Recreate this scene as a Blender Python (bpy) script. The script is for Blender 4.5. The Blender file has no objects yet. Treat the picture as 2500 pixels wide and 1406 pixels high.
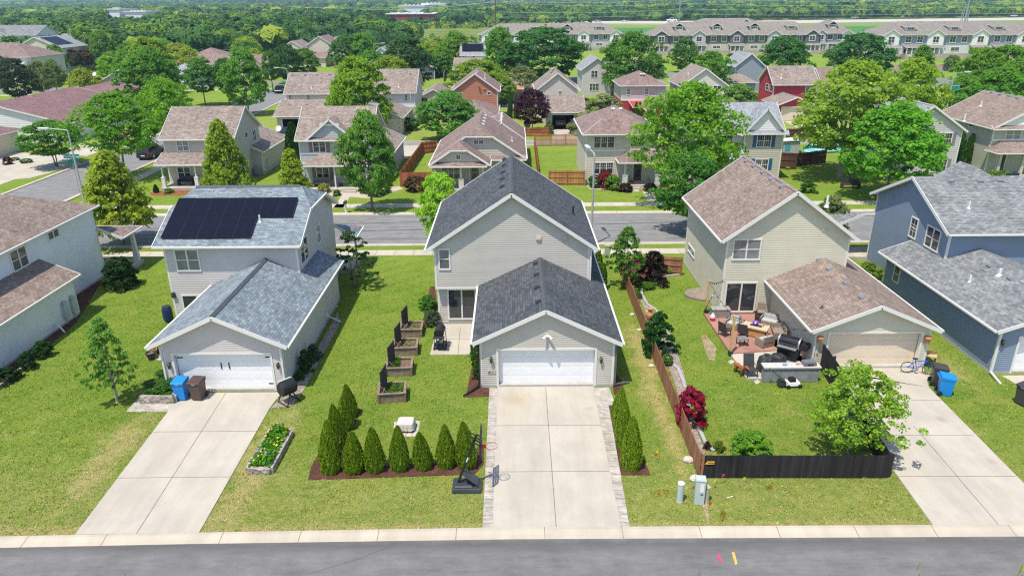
import bpy, bmesh, math, random
import numpy as np
from mathutils import Vector, Matrix, Euler
random.seed(7); RS=np.random.RandomState(11)
sc=bpy.context.scene; COL=sc.collection; D=bpy.data
R=math.radians; PI=math.pi
# ---------- camera survey: photo pixel (2500 x 1406) -> point in the place ----------
F_,HY,CX,CY,H_=1740.,5.,1250.,703.,18.4
RHO=0.0065; TH=math.atan((CY-HY)/F_); S_,C_=math.sin(TH),math.cos(TH)
def _uv(px,py):
    dx,dy=px-CX,py-CY
    return dx-dy*RHO, dy+dx*RHO
def G(px,py,z=0.):
    u,v=_uv(px,py); t=(H_-z)/(F_*S_+v*C_)
    return (u*t,(F_*C_-v*S_)*t)
def onY(px,py,Y):
    u,v=_uv(px,py); t=Y/(F_*C_-v*S_)
    return (u*t,H_-(F_*S_+v*C_)*t)          # x,z
def onX(px,py,X):
    u,v=_uv(px,py); t=X/u
    return ((F_*C_-v*S_)*t,H_-(F_*S_+v*C_)*t) # y,z
# ---------- nodes / materials ----------
def NT(m): return m.node_tree
def nd(nt,t,ins=None,**kw):
    n=nt.nodes.new(t)
    for k,v in kw.items(): setattr(n,k,v)
    for k,v in (ins or {}).items():
        if isinstance(v,bpy.types.NodeSocket): nt.links.new(v,n.inputs[k])
        else: n.inputs[k].default_value=v
    return n
def c4(c): return (c[0],c[1],c[2],1.)
def newmat(name):
    m=D.materials.new(name); m.use_nodes=True; nt=m.node_tree
    b=nt.nodes['Principled BSDF']; return m,nt,b
def ramp(nt,fac,stops,interp='LINEAR'):
    r=nd(nt,'ShaderNodeValToRGB'); r.color_ramp.interpolation=interp
    e=r.color_ramp.elements
    while len(e)<len(stops): e.new(.5)
    for i,(p,c) in enumerate(stops):
        e[i].position=p; e[i].color=c4(c) if not isinstance(c,(int,float)) else (c,c,c,1)
    nt.links.new(fac,r.inputs['Fac']); return r.outputs['Color']
def mix(nt,f,a,b,mode='MIX'):
    n=nd(nt,'ShaderNodeMix',data_type='RGBA',blend_type=mode)
    for s,v in ((0,f),(6,a),(7,b)):
        if isinstance(v,bpy.types.NodeSocket): nt.links.new(v,n.inputs[s])
        elif s==0: n.inputs[0].default_value=v
        else: n.inputs[s].default_value=c4(v)
    return n.outputs[2]
def math_(nt,op,a,b=0.,c=None,clamp=False):
    n=nd(nt,'ShaderNodeMath',operation=op,use_clamp=clamp)
    for i,v in enumerate((a,b,c)):
        if v is None: continue
        if isinstance(v,bpy.types.NodeSocket): nt.links.new(v,n.inputs[i])
        else: n.inputs[i].default_value=v
    return n.outputs[0]
def noise(nt,vec,scale,detail=3.,rough=.55,out='Fac'):
    return nd(nt,'ShaderNodeTexNoise',{'Vector':vec,'Scale':scale,'Detail':detail,'Roughness':rough}).outputs[out]
def mapping(nt,vec,scale=(1,1,1),rot=(0,0,0)):
    return nd(nt,'ShaderNodeMapping',{'Vector':vec,'Scale':scale,'Rotation':rot}).outputs[0]
def bump(nt,b,h,dist=.02,strength=.5):
    n=nd(nt,'ShaderNodeBump',{'Height':h,'Distance':dist,'Strength':strength}); nt.links.new(n.outputs[0],b.inputs['Normal'])
_M={}
def mat(name,col,rough=.6,var=.08,scale=3.,metal=0.,bmp=0.,spec=.4):
    if name in _M: return _M[name]
    m,nt,b=newmat(name); o=nd(nt,'ShaderNodeTexCoord').outputs['Object']
    if var>0:
        f=noise(nt,o,scale,4.)
        lo=[max(0,x*(1-var)) for x in col]; hi=[min(1,x*(1+var)) for x in col]
        nt.links.new(ramp(nt,f,[(.3,lo),(.7,hi)]),b.inputs['Base Color'])
        if bmp: bump(nt,b,noise(nt,o,scale*6,3.),bmp,.6)
    else: b.inputs['Base Color'].default_value=c4(col)
    b.inputs['Roughness'].default_value=rough; b.inputs['Metallic'].default_value=metal
    b.inputs['Specular IOR Level'].default_value=spec
    _M[name]=m; return m
def shingle(name,c1,c2,mort,patch=.12):
    if name in _M: return _M[name]
    m,nt,b=newmat(name); uv=nd(nt,'ShaderNodeTexCoord').outputs['UV']
    def brick(w,h,off,a,c,mo,ms,bias=0.):
        n=nd(nt,'ShaderNodeTexBrick',{'Vector':uv,'Color1':c4(a),'Color2':c4(c),'Mortar':c4(mo),'Scale':1.,'Mortar Size':ms,'Mortar Smooth':.3,'Bias':bias,'Brick Width':w,'Row Height':h}); n.offset=off; return n
    b1=brick(.34,.145,.37,c1,c2,mort,.009)
    b2=brick(.21,.145,.61,(.84,)*3,(1.13,)*3,(1,)*3,.0)
    col=mix(nt,1.,b1.outputs[0],b2.outputs[0],'MULTIPLY')
    f=noise(nt,uv,.55,4.)
    col=mix(nt,1.,col,ramp(nt,f,[(.3,(1-patch,)*3),(.7,(1+patch,)*3)]),'MULTIPLY')
    g=noise(nt,uv,60.,2.); col=mix(nt,1.,col,ramp(nt,g,[(.3,(.86,)*3),(.7,(1.14,)*3)]),'MULTIPLY')
    st=noise(nt,mapping(nt,uv,(2.2,.16,1)),1.,4.); col=mix(nt,1.,col,ramp(nt,st,[(.35,(.9,.9,.89)),(.6,(1.04,)*3)]),'MULTIPLY')
    nt.links.new(col,b.inputs['Base Color']); b.inputs['Roughness'].default_value=.9; b.inputs['Specular IOR Level'].default_value=.2
    h=math_(nt,'SUBTRACT',1.,b1.outputs['Fac']); bump(nt,b,h,.012,.8)
    _M[name]=m; return m
# ---------- mesh builder ----------
OFF={}
def sub(a,b): return (a[0]-b[0],a[1]-b[1],a[2]-b[2])
class MB:
    def __init__(s): s.v=[];s.f=[];s.m=[];s.uv=[]
    def face(s,pts,mi=0,uv=None):
        i=len(s.v); s.v+= [tuple(p) for p in pts]; s.f.append(tuple(range(i,i+len(pts)))); s.m.append(mi); s.uv.append(uv)
    def mesh(s,vs,fs,mi=0):
        i=len(s.v); s.v+=[tuple(p) for p in vs]
        for f in fs: s.f.append(tuple(i+k for k in f)); s.m.append(mi); s.uv.append(None)
    def box(s,x0,x1,y0,y1,z0,z1,mi=0):
        s.mesh([(x0,y0,z0),(x1,y0,z0),(x1,y1,z0),(x0,y1,z0),(x0,y0,z1),(x1,y0,z1),(x1,y1,z1),(x0,y1,z1)],
          [(0,3,2,1),(4,5,6,7),(0,1,5,4),(1,2,6,5),(2,3,7,6),(3,0,4,7)],mi)
    def taper(s,x0,x1,y0,y1,z0,z1,k=.8,mi=0,dx=0,dy=0):
        cx,cy=(x0+x1)/2,(y0+y1)/2; a,b=(x1-x0)/2,(y1-y0)/2; A,B=a*k,b*k
        s.mesh([(cx-a,cy-b,z0),(cx+a,cy-b,z0),(cx+a,cy+b,z0),(cx-a,cy+b,z0),(cx-A+dx,cy-B+dy,z1),(cx+A+dx,cy-B+dy,z1),(cx+A+dx,cy+B+dy,z1),(cx-A+dx,cy+B+dy,z1)],
          [(0,3,2,1),(4,5,6,7),(0,1,5,4),(1,2,6,5),(2,3,7,6),(3,0,4,7)],mi)
    def bar(s,p,q,w,h,mi=0,up=(0,0,1)):
        p,q=Vector(p),Vector(q); d=(q-p).normalized(); u=Vector(up)
        if abs(d.dot(u))>.98: u=Vector((0,1,0))
        a=d.cross(u).normalized()*w/2; b=a.cross(d).normalized()*h/2
        s.mesh([p-a-b,p+a-b,p+a+b,p-a+b,q-a-b,q+a-b,q+a+b,q-a+b],[(0,3,2,1),(4,5,6,7),(0,1,5,4),(1,2,6,5),(2,3,7,6),(3,0,4,7)],mi)
    def tube(s,pts,r,n=6,mi=0,cap=True):
        pts=[Vector(p) for p in pts]; rr=r if isinstance(r,(list,tuple)) else [r]*len(pts); vs=[];fs=[]
        ref=Vector((.31,.2,.93))
        for k,p in enumerate(pts):
            d=((pts[min(k+1,len(pts)-1)]-pts[max(k-1,0)])).normalized()
            if abs(d.dot(ref))>.95: rf=Vector((1,0,0))
            else: rf=ref
            a=d.cross(rf).normalized(); b=d.cross(a)
            for j in range(n):
                t=2*PI*j/n; vs.append(p+(a*math.cos(t)+b*math.sin(t))*rr[k])
        for k in range(len(pts)-1):
            for j in range(n): fs.append((k*n+j,k*n+(j+1)%n,(k+1)*n+(j+1)%n,(k+1)*n+j))
        if cap: fs.append(tuple(range(n))); fs.append(tuple((len(pts)-1)*n+j for j in reversed(range(n))))
        s.mesh(vs,fs,mi)
    def lathe(s,prof,c=(0,0,0),n=14,mi=0,M=None):
        vs=[];fs=[]
        for r,z in prof:
            for j in range(n):
                t=2*PI*j/n; p=Vector((r*math.cos(t),r*math.sin(t),z))
                if M is not None: p=M@p
                vs.append(p+Vector(c))
        for k in range(len(prof)-1):
            for j in range(n): fs.append((k*n+j,k*n+(j+1)%n,(k+1)*n+(j+1)%n,(k+1)*n+j))
        fs.append(tuple(reversed(range(n)))); fs.append(tuple((len(prof)-1)*n+j for j in range(n)))
        s.mesh(vs,fs,mi)
    def prism(s,poly,z0,z1,mi=0,mside=None):
        n=len(poly); vs=[(x,y,z0) for x,y in poly]+[(x,y,z1) for x,y in poly]
        s.mesh(vs,[tuple(range(n,2*n))],mi)
        s.mesh(vs,[tuple(reversed(range(n)))]+[(i,(i+1)%n,n+(i+1)%n,n+i) for i in range(n)],mi if mside is None else mside)
    def ell(s,c,r,n=10,m=6,mi=0):
        vs=[];fs=[]
        for k in range(m+1):
            p=PI*k/m-PI/2
            for j in range(n):
                t=2*PI*j/n; vs.append((c[0]+r[0]*math.cos(p)*math.cos(t),c[1]+r[1]*math.cos(p)*math.sin(t),c[2]+r[2]*math.sin(p)))
        for k in range(m):
            for j in range(n): fs.append((k*n+j,k*n+(j+1)%n,(k+1)*n+(j+1)%n,(k+1)*n+j))
        s.mesh(vs,fs,mi)
    def build(s,name,mats,parent=None,loc=None,label=None,cat=None,group=None,kind=None,smooth=False,weld=False,bevel=0.,rz=0):
        me=D.meshes.new(name); o=(0,0,0)
        if parent is not None: o=OFF.get(parent.name,(0,0,0))
        elif loc is not None: o=loc
        if rz==0 or parent is not None: vs=[sub(p,o) for p in s.v]
        else: vs=s.v
        me.from_pydata(vs,[],s.f)
        if not isinstance(mats,(list,tuple)): mats=[mats]
        for m in mats: me.materials.append(m)
        me.polygons.foreach_set('material_index',s.m)
        if any(u is not None for u in s.uv):
            L=me.uv_layers.new(name='UVMap').data
            for p,u in zip(me.polygons,s.uv):
                if u is not None:
                    for li,q in zip(p.loop_indices,u): L[li].uv=q
        if weld or bevel:
            bm=bmesh.new(); bm.from_mesh(me); bmesh.ops.remove_doubles(bm,verts=bm.verts,dist=.0005); bmesh.ops.recalc_face_normals(bm,faces=bm.faces)
            if bevel: bmesh.ops.bevel(bm,geom=[e for e in bm.edges if len(e.link_faces)==2 and e.calc_face_angle(0)>.5],offset=bevel,segments=2,affect='EDGES',profile=.5)
            bm.to_mesh(me); bm.free()
        if smooth: me.polygons.foreach_set('use_smooth',[True]*len(me.polygons))
        me.update()
        ob=D.objects.new(name,me); COL.objects.link(ob)
        if parent is not None: ob.parent=parent; OFF[ob.name]=o
        elif loc is not None: ob.location=loc; ob.rotation_euler=(0,0,rz)
        tag(ob,label,cat,group,kind); return ob
def tag(o,label=None,cat=None,group=None,kind=None):
    if label: o['label']=label
    if cat: o['category']=cat
    if group: o['group']=group
    if kind: o['kind']=kind
    return o
def thing(name,label,cat,loc=(0,0,0),rz=0,group=None,local=False):
    o=D.objects.new(name,None); COL.objects.link(o); o.empty_display_size=.3
    o.location=loc; o.rotation_euler=(0,0,rz); OFF[o.name]=(0,0,0) if local else tuple(loc)
    return tag(o,label,cat,group)
def copy_tree(o,parent=None,loc=None,rz=None,label=None,scale=None,group=None):
    c=o.copy(); COL.objects.link(c)
    if parent is not None: c.parent=parent
    for ch in list(o.children): copy_tree(ch,c)
    if loc is not None: c.location=loc
    if rz is not None: c.rotation_euler=(0,0,rz)
    if scale is not None: c.scale=scale if isinstance(scale,tuple) else (scale,)*3
    if label: c['label']=label
    if group: c['group']=group
    return c
def struct(mb,name,m,loc=(0,0,0),**k): return mb.build(name,m,loc=loc,kind='structure',**k)
# ---------- common materials ----------
WHITE=mat('white_trim',(.70,.685,.655),.45,.03)
GLASS=mat('window_glass',(.035,.042,.05),.06,.3,1.2,spec=.8)
BLIND=mat('glass_with_blind',(.22,.225,.22),.12,.25,1.5,spec=.7)
SCREEN=mat('insect_screen',(.085,.09,.1),.35,.2,1.2,spec=.5)
BLACK=mat('black_metal',(.02,.02,.022),.35,.1)
DARKP=mat('dark_plastic',(.035,.037,.04),.45,.15)
STEEL=mat('galvanised_steel',(.42,.44,.46),.4,.08,metal=.6)
WHITEP=mat('white_plastic',(.72,.73,.72),.4,.04)
SOIL=mat('soil',(.17,.115,.075),.95,.35,9.,bmp=.03)
RUBBER=mat('rubber',(.018,.018,.018),.7,.1)
CONCR_D=mat('foundation_concrete',(.42,.40,.37),.9,.1,2.)
# ---------- walls ----------
def clip(poly,z,above):
    out=[]
    for i in range(len(poly)):
        a,b=poly[i],poly[(i+1)%len(poly)]
        ia=(a[1]>=z) if above else (a[1]<=z); ib=(b[1]>=z) if above else (b[1]<=z)
        if ia: out.append(a)
        if ia!=ib:
            t=(z-a[1])/(b[1]-a[1]); out.append((a[0]+t*(b[0]-a[0]),z))
    return out
def lapwall(mb,p0,p1,prof,course=.115,lap=.017,mi=0):
    """prof: convex polygon in (u,z), u along p0->p1 from p0; outward side is to the right of p0->p1"""
    d=Vector((p1[0]-p0[0],p1[1]-p0[1])); d.normalize(); n=(d.y,-d.x)
    z0=min(p[1] for p in prof); z1=max(p[1] for p in prof)
    def P(u,z,o): return (p0[0]+d.x*u+n[0]*o,p0[1]+d.y*u+n[1]*o,z)
    if course<=0:
        mb.face([P(u,z,0) for u,z in prof],mi); return
    k=max(1,int(round((z1-z0)/course))); h=(z1-z0)/k
    for i in range(k):
        a,b=z0+i*h,z0+(i+1)*h
        q=clip(clip(prof,a,True),b,False)
        if len(q)<3: continue
        q=[x for j,x in enumerate(q) if abs(x[0]-q[j-1][0])+abs(x[1]-q[j-1][1])>1e-5]
        if len(q)<3: continue
        mb.face([P(u,z,lap*(1-(z-a)/h)) for u,z in q],mi)
        lo=[u for u,z in q if abs(z-a)<1e-4]
        if len(lo)>=2: mb.face([P(min(lo),a,0),P(max(lo),a,0),P(max(lo),a,lap),P(min(lo),a,lap)],mi)
def rect(L,z0,z1): return [(0,z0),(L,z0),(L,z1),(0,z1)]
def gab(L,z0,h,apx,zr): return [(0,z0),(L,z0),(L,h),(apx,zr),(0,h)]
def boxwalls(mb,x0,x1,y0,y1,z0,h,course,ridge=None,zr=None,apx=None,sides='FRBL',lap=.014):
    W,Dp=x1-x0,y1-y0
    aw=(apx-x0) if (apx is not None and ridge=='y') else W/2; ad=(apx-y0) if (apx is not None and ridge=='x') else Dp/2
    f=gab(W,z0,h,aw,zr) if ridge=='y' else rect(W,z0,h); bk=gab(W,z0,h,W-aw,zr) if ridge=='y' else rect(W,z0,h)
    r=gab(Dp,z0,h,ad,zr) if ridge=='x' else rect(Dp,z0,h); l=gab(Dp,z0,h,Dp-ad,zr) if ridge=='x' else rect(Dp,z0,h)
    if 'F' in sides: lapwall(mb,(x0,y0),(x1,y0),f,course,lap)
    if 'R' in sides: lapwall(mb,(x1,y0),(x1,y1),r,course,lap)
    if 'B' in sides: lapwall(mb,(x1,y1),(x0,y1),bk,course,lap)
    if 'L' in sides: lapwall(mb,(x0,y1),(x0,y0),l,course,lap)
def roof(root,faces,m,trim=None,thick=.12,fasc=True,skip=None,name='roof',gut=.095,rake=.2):
    """faces: polygons of 3D points, counter-clockwise from above"""
    mb=MB(); key=lambda p:(round(p[0],3),round(p[1],3),round(p[2],3)); trim=trim or WHITE; edges={}
    for f in faces:
        V=[Vector(p) for p in f]; nrm=Vector((0,0,0))
        for i in range(len(V)): nrm+=V[i].cross(V[(i+1)%len(V)])
        nrm.normalize()
        if nrm.z<0: f=f[::-1]; V=V[::-1]; nrm=-nrm
        if nrm.z>.9999: u=Vector((1,0,0)); w=Vector((0,1,0))
        else:
            u=Vector((0,0,1)).cross(nrm).normalized(); w=nrm.cross(u).normalized()
        mb.face(V,0,[(p.dot(u),p.dot(w)) for p in V])
        mb.face([p-Vector((0,0,thick)) for p in reversed(V)],1)
        for i in range(len(V)):
            a,b=key(V[i]),key(V[(i+1)%len(V)])
            if (b,a) in edges: edges.pop((b,a))
            else: edges[(a,b)]=1
    bl=[]
    for a,b in edges:
        t=(0,0,thick)
        mb.face([a,sub(a,t),sub(b,t),b],1)
        if fasc and not (skip and skip(a,b)):
            d=Vector(b)-Vector(a); n=Vector((d.y,-d.x,0))
            if n.length<1e-4: continue
            n.normalize()
            if abs(a[2]-b[2])<.02:
                o=n*(.012+gut/2); A=Vector(a)+o-Vector((0,0,gut*.62)); B=Vector(b)+o-Vector((0,0,gut*.62)); q=MB(); q.bar(A,B,gut,gut); bl.append(('gutter',q))
            else:
                o=n*.024; dz=Vector((0,0,rake/2-.02)); q=MB(); q.bar(Vector(a)+o-dz,Vector(b)+o-dz,.04,rake); bl.append(('rake_board',q))
    r=mb.build(name,[m,trim],root,weld=True)
    for nm,q in bl: q.build(nm,trim,r)
    return r
def gable_roof(root,x0,x1,y0,y1,h,ridge,m,pitch,oe=.35,og=.3,apx=None,trim=None,**k):
    """walls rectangle, eave height h at the wall; ridge along 'x' or 'y'"""
    if ridge=='y':
        c=(x0+x1)/2 if apx is None else apx; zr=h+pitch*(c-x0); ze=h-pitch*oe; zR=h-pitch*oe
        pr=(zr-h)/(x1-c); zR=h-pr*oe
        A,B=y0-og,y1+og; up=.14
        fs=[[(x0-oe,A,ze+up),(c,A,zr+up),(c,B,zr+up),(x0-oe,B,ze+up)][::-1],[(c,A,zr+up),(x1+oe,A,zR+up),(x1+oe,B,zR+up),(c,B,zr+up)]]
    else:
        c=(y0+y1)/2 if apx is None else apx; zr=h+pitch*(c-y0); ze=h-pitch*oe; pr=(zr-h)/(y1-c); zR=h-pr*oe
        A,B=x0-og,x1+og; up=.14
        fs=[[(A,y0-oe,ze+up),(B,y0-oe,ze+up),(B,c,zr+up),(A,c,zr+up)],[(A,c,zr+up),(B,c,zr+up),(B,y1+oe,zR+up),(A,y1+oe,zR+up)]]
    return roof(root,fs,m,trim,**k)
def hip_faces(x0,x1,y0,y1,ze,pitch):
    W,Dp=x1-x0,y1-y0
    if W>=Dp:
        r=Dp/2; zr=ze+pitch*r; a,b=(x0+r,y0+r,zr),(x1-r,y0+r,zr)
        if abs(W-Dp)<.01: b=a
        fs=[[(x0,y0,ze),(x1,y0,ze)]+([b,a] if b!=a else [a]),[(x1,y1,ze),(x0,y1,ze)]+([a,b] if b!=a else [a]),[(x0,y1,ze),(x0,y0,ze),a],[(x1,y0,ze),(x1,y1,ze),b]]
    else:
        r=W/2; zr=ze+pitch*r; a,b=(x0+r,y0+r,zr),(x0+r,y1-r,zr)
        fs=[[(x0,y0,ze),(x1,y0,ze),a],[(x1,y1,ze),(x0,y1,ze),b],[(x0,y1,ze),(x0,y0,ze),a,b],[(x1,y0,ze),(x1,y1,ze),b,a]]
    return fs
# ---------- openings ----------
def frame_(face,p):
    """mapper (a along wall, z, out) -> xyz for wall facing F/B (y const) or L/R (x const)"""
    if face=='F': return lambda a,z,o:(a,p-o,z)
    if face=='B': return lambda a,z,o:(a,p+o,z)
    if face=='R': return lambda a,z,o:(p+o,a,z)
    return lambda a,z,o:(p-o,a,z)
def pbox(mb,T,a0,a1,z0,z1,o0,o1,mi=0):
    A,B=T(a0,z0,o0),T(a1,z1,o1)
    mb.box(min(A[0],B[0]),max(A[0],B[0]),min(A[1],B[1]),max(A[1],B[1]),min(A[2],B[2]),max(A[2],B[2]),mi)
def window(root,face,p,a0,a1,z0,z1,cols=1,rows=2,grid=None,trim=None,cas=.09,pane=None,sh=None,name='window',lower=None,glabel=None):
    T=frame_(face,p); trim=trim or WHITE; mb=MB()
    if a0>a1:a0,a1=a1,a0
    if z0>z1:z0,z1=z1,z0
    o1=.055
    pbox(mb,T,a0-cas,a1+cas,z1,z1+cas,-.01,o1+.006); pbox(mb,T,a0-cas,a1+cas,z0-cas,z0,-.01,o1+.012)
    pbox(mb,T,a0-cas,a0,z0,z1,-.01,o1); pbox(mb,T,a1,a1+cas,z0,z1,-.01,o1)
    w=(a1-a0)/cols
    for i in range(1,cols): pbox(mb,T,a0+i*w-.045,a0+i*w+.045,z0,z1,-.01,o1-.003)
    for j in range(1,rows):
        z=z0+(z1-z0)*j/rows
        for i in range(cols): pbox(mb,T,a0+i*w+(.045 if i else 0),a0+(i+1)*w-(.045 if i<cols-1 else 0),z-.025,z+.025,-.01,o1-.012)
    if grid:
        gc,gr,half=grid
        zb=z0+(z1-z0)*(.5 if half else 0)
        for i in range(cols):
            for g in range(1,gc):
                a=a0+i*w+w*g/gc; pbox(mb,T,a-.011,a+.011,zb,z1,-.01,o1-.02)
            for g in range(1,gr):
                z=zb+(z1-zb)*g/gr
                pbox(mb,T,a0+i*w+.02,a0+(i+1)*w-.02,z-.011,z+.011,-.01,o1-.024)
    f=mb.build(name,trim,root); q=MB()
    if lower and rows==2:
        zm=(z0+z1)/2; pbox(q,T,a0,a1,zm,z1,.004,.018,0); pbox(q,T,a0,a1,z0,zm,.004,.016,1); q.build('pane',[pane or GLASS,lower],f)
    else:
        pbox(q,T,a0,a1,z0,z1,.004,.018); q.build('pane',pane or GLASS,f)
    if sh:
        for s in (0,1):
            b=MB(); e0,e1=(a0-cas-.4,a0-cas-.02) if s==0 else (a1+cas+.02,a1+cas+.4)
            pbox(b,T,e0,e1,z0-.08,z1+.08,0,.03)
            for k in range(2):
                h=(z1-z0)/2; pbox(b,T,e0+.06,e1-.06,z0+k*h+.05,z0+(k+1)*h-.05,.03,.038)
            b.build('shutter',sh,root)
    return f
def winpx(root,face,p,x0,y0,x1,y1,**k):
    """window given by two opposite photo corners on the wall plane"""
    fn=onY if face in 'FB' else onX
    a,za=fn(x0,y0,p); b,zb=fn(x1,y1,p)
    return window(root,face,p,a,b,za,zb,**k)
def garage_door(root,face,p,a0,a1,z0,z1,m,trim=None,cols=8,rows=4,rec=.12,handles=None,hinges=False,lites=False):
    T=frame_(face,p); tr=MB(); trim=trim or WHITE
    pbox(tr,T,a0-.13,a0,z0,z1+.13,-.005,.05); pbox(tr,T,a1,a1+.13,z0,z1+.13,-.005,.05); pbox(tr,T,a0,a1,z1,z1+.13,-.005,.047)
    d=MB(); rh=(z1-z0)/rows; w=(a1-a0)/cols
    for r in range(rows):
        pbox(d,T,a0,a1,z0+r*rh+.004,z0+(r+1)*rh-.004,0.0,.016)
        for c in range(cols):
            e0,e1=a0+c*w+.06*w+.03,a0+(c+1)*w-.06*w-.03; q0,q1=z0+r*rh+.1,z0+(r+1)*rh-.1
            pbox(d,T,e0,e1,q0,q1,.016,.0205)
    pbox(d,T,a0,a1,z0,z1,-.004,.002)
    g=d.build('garage_door',m,root); tr.build('door_trim',trim,g)
    if handles:
        b=MB(); cm=(a0+a1)/2
        for s in (-1,1): pbox(b,T,cm+s*.2-.025,cm+s*.2+.025,z0+1.15,z0+1.5,.018,.05)
        b.build('handle',BLACK,g)
    if hinges:
        for zz in (z0+rh*.55,z1-rh*.55):
            for s in (0,1):
                b=MB(); e=a0+.04 if s==0 else a1-.34; pbox(b,T,e,e+.3,zz-.03,zz+.03,.018,.04); b.build('hinge',BLACK,g)
    return g
def corner(root,pts,z0,h,trim=None,w=.1,name='corner_board'):
    for (x,y) in pts:
        b=MB(); b.box(x-w,x+w,y-w,y+w,z0,h); 
        b.v=[(X,Y,Z) for X,Y,Z in b.v]; b.build(name,trim or WHITE,root)
def cboards(root,x0,x1,y0,y1,z0,h,trim=None,which='FL FR BL BR'):
    e=.022; w=.1
    for k in which.split():
        b=MB(); x=x0 if k[1]=='L' else x1; y=y0 if k[0]=='F' else y1
        sx=1 if k[1]=='L' else -1; sy=1 if k[0]=='F' else -1
        xa,xb=sorted((x-sx*e,x+sx*w)); ya,yb=sorted((y-sy*e,y+sy*w))
        b.box(xa,xb,ya,yb,z0,h); b.build('corner_board',trim or WHITE,root)
def roof_vent(r,pt,n,m,s=.32,h=.13,up=None):
    """low box vent lying on a slope whose normal is n"""
    n=Vector(n).normalized(); u=Vector((0,0,1)).cross(n)
    u=u.normalized() if u.length>1e-3 else Vector((1,0,0)); w=n.cross(u); p=Vector(pt); b=MB()
    def q(a,c,d): return p+u*a+w*c+n*d
    s2=s/2
    b.mesh([q(-s2,-s2,0),q(s2,-s2,0),q(s2,s2,0),q(-s2,s2,0),q(-s2*.9,-s2*.9,h),q(s2*.9,-s2*.9,h),q(s2*.8,s2*.8,h*.7),q(-s2*.8,s2*.8,h*.7)],[(0,3,2,1),(4,5,6,7),(0,1,5,4),(1,2,6,5),(2,3,7,6),(3,0,4,7)])
    b.build('roof_vent',m,r)
def roof_pipe(r,pt,h=.45,rad=.05,m=None):
    b=MB(); x,y,z=pt; b.tube([(x,y,z-.1),(x,y,z+h)],rad,8); b.lathe([(rad*2.6,z-.06),(rad*1.2,z+.07)],(x,y,0),8); b.build('vent_pipe',m or WHITEP,r)
def downspout(root,x,y,z0,z1,m=None,out=None):
    b=MB(); b.box(x-.045,x+.045,y-.035,y+.035,z0+.1,z1)
    if out: b.bar((x,y,z0+.16),(x+out[0],y+out[1],z0+.06),.1,.08)
    b.build('downspout',m or WHITE,root)
def lantern(root,x,y,z,face='F',m=None):
    T=frame_(face,y if face in 'FB' else x); a=x if face in 'FB' else y; b=MB(); c=T(a,z,.12)
    pbox(b,T,a-.05,a+.05,z-.06,z+.12,0,.03); pbox(b,T,a-.012,a+.012,z+.07,z+.1,.03,.13)
    b.lathe([(.02,-.2),(.06,-.16),(.085,.04),(.1,.06),(.03,.14),(.012,.17)],c,8)
    b.build('wall_lantern',m or mat('aged_bronze',(.09,.085,.06),.4,.2,metal=.6),root)
def text_mesh(root,txt,loc,size,m,rot=(R(90),0,0),name='house_number',ext=.004,align='CENTER'):
    cu=D.curves.new(name,'FONT'); cu.body=txt; cu.size=size; cu.align_x=align; cu.extrude=ext
    o=D.objects.new(name+'_tmp',cu); COL.objects.link(o); dg=bpy.context.evaluated_depsgraph_get()
    me=D.meshes.new_from_object(o.evaluated_get(dg)); D.objects.remove(o); me.materials.clear(); me.materials.append(m)
    t=D.objects.new(name,me); COL.objects.link(t)
    if root is not None:
        t.parent=root; t.location=sub(loc,OFF.get(root.name,(0,0,0)))
    else: t.location=loc
    t.rotation_euler=rot; OFF[t.name]=OFF.get(root.name,(0,0,0)) if root is not None else (0,0,0)
    return t
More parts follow.
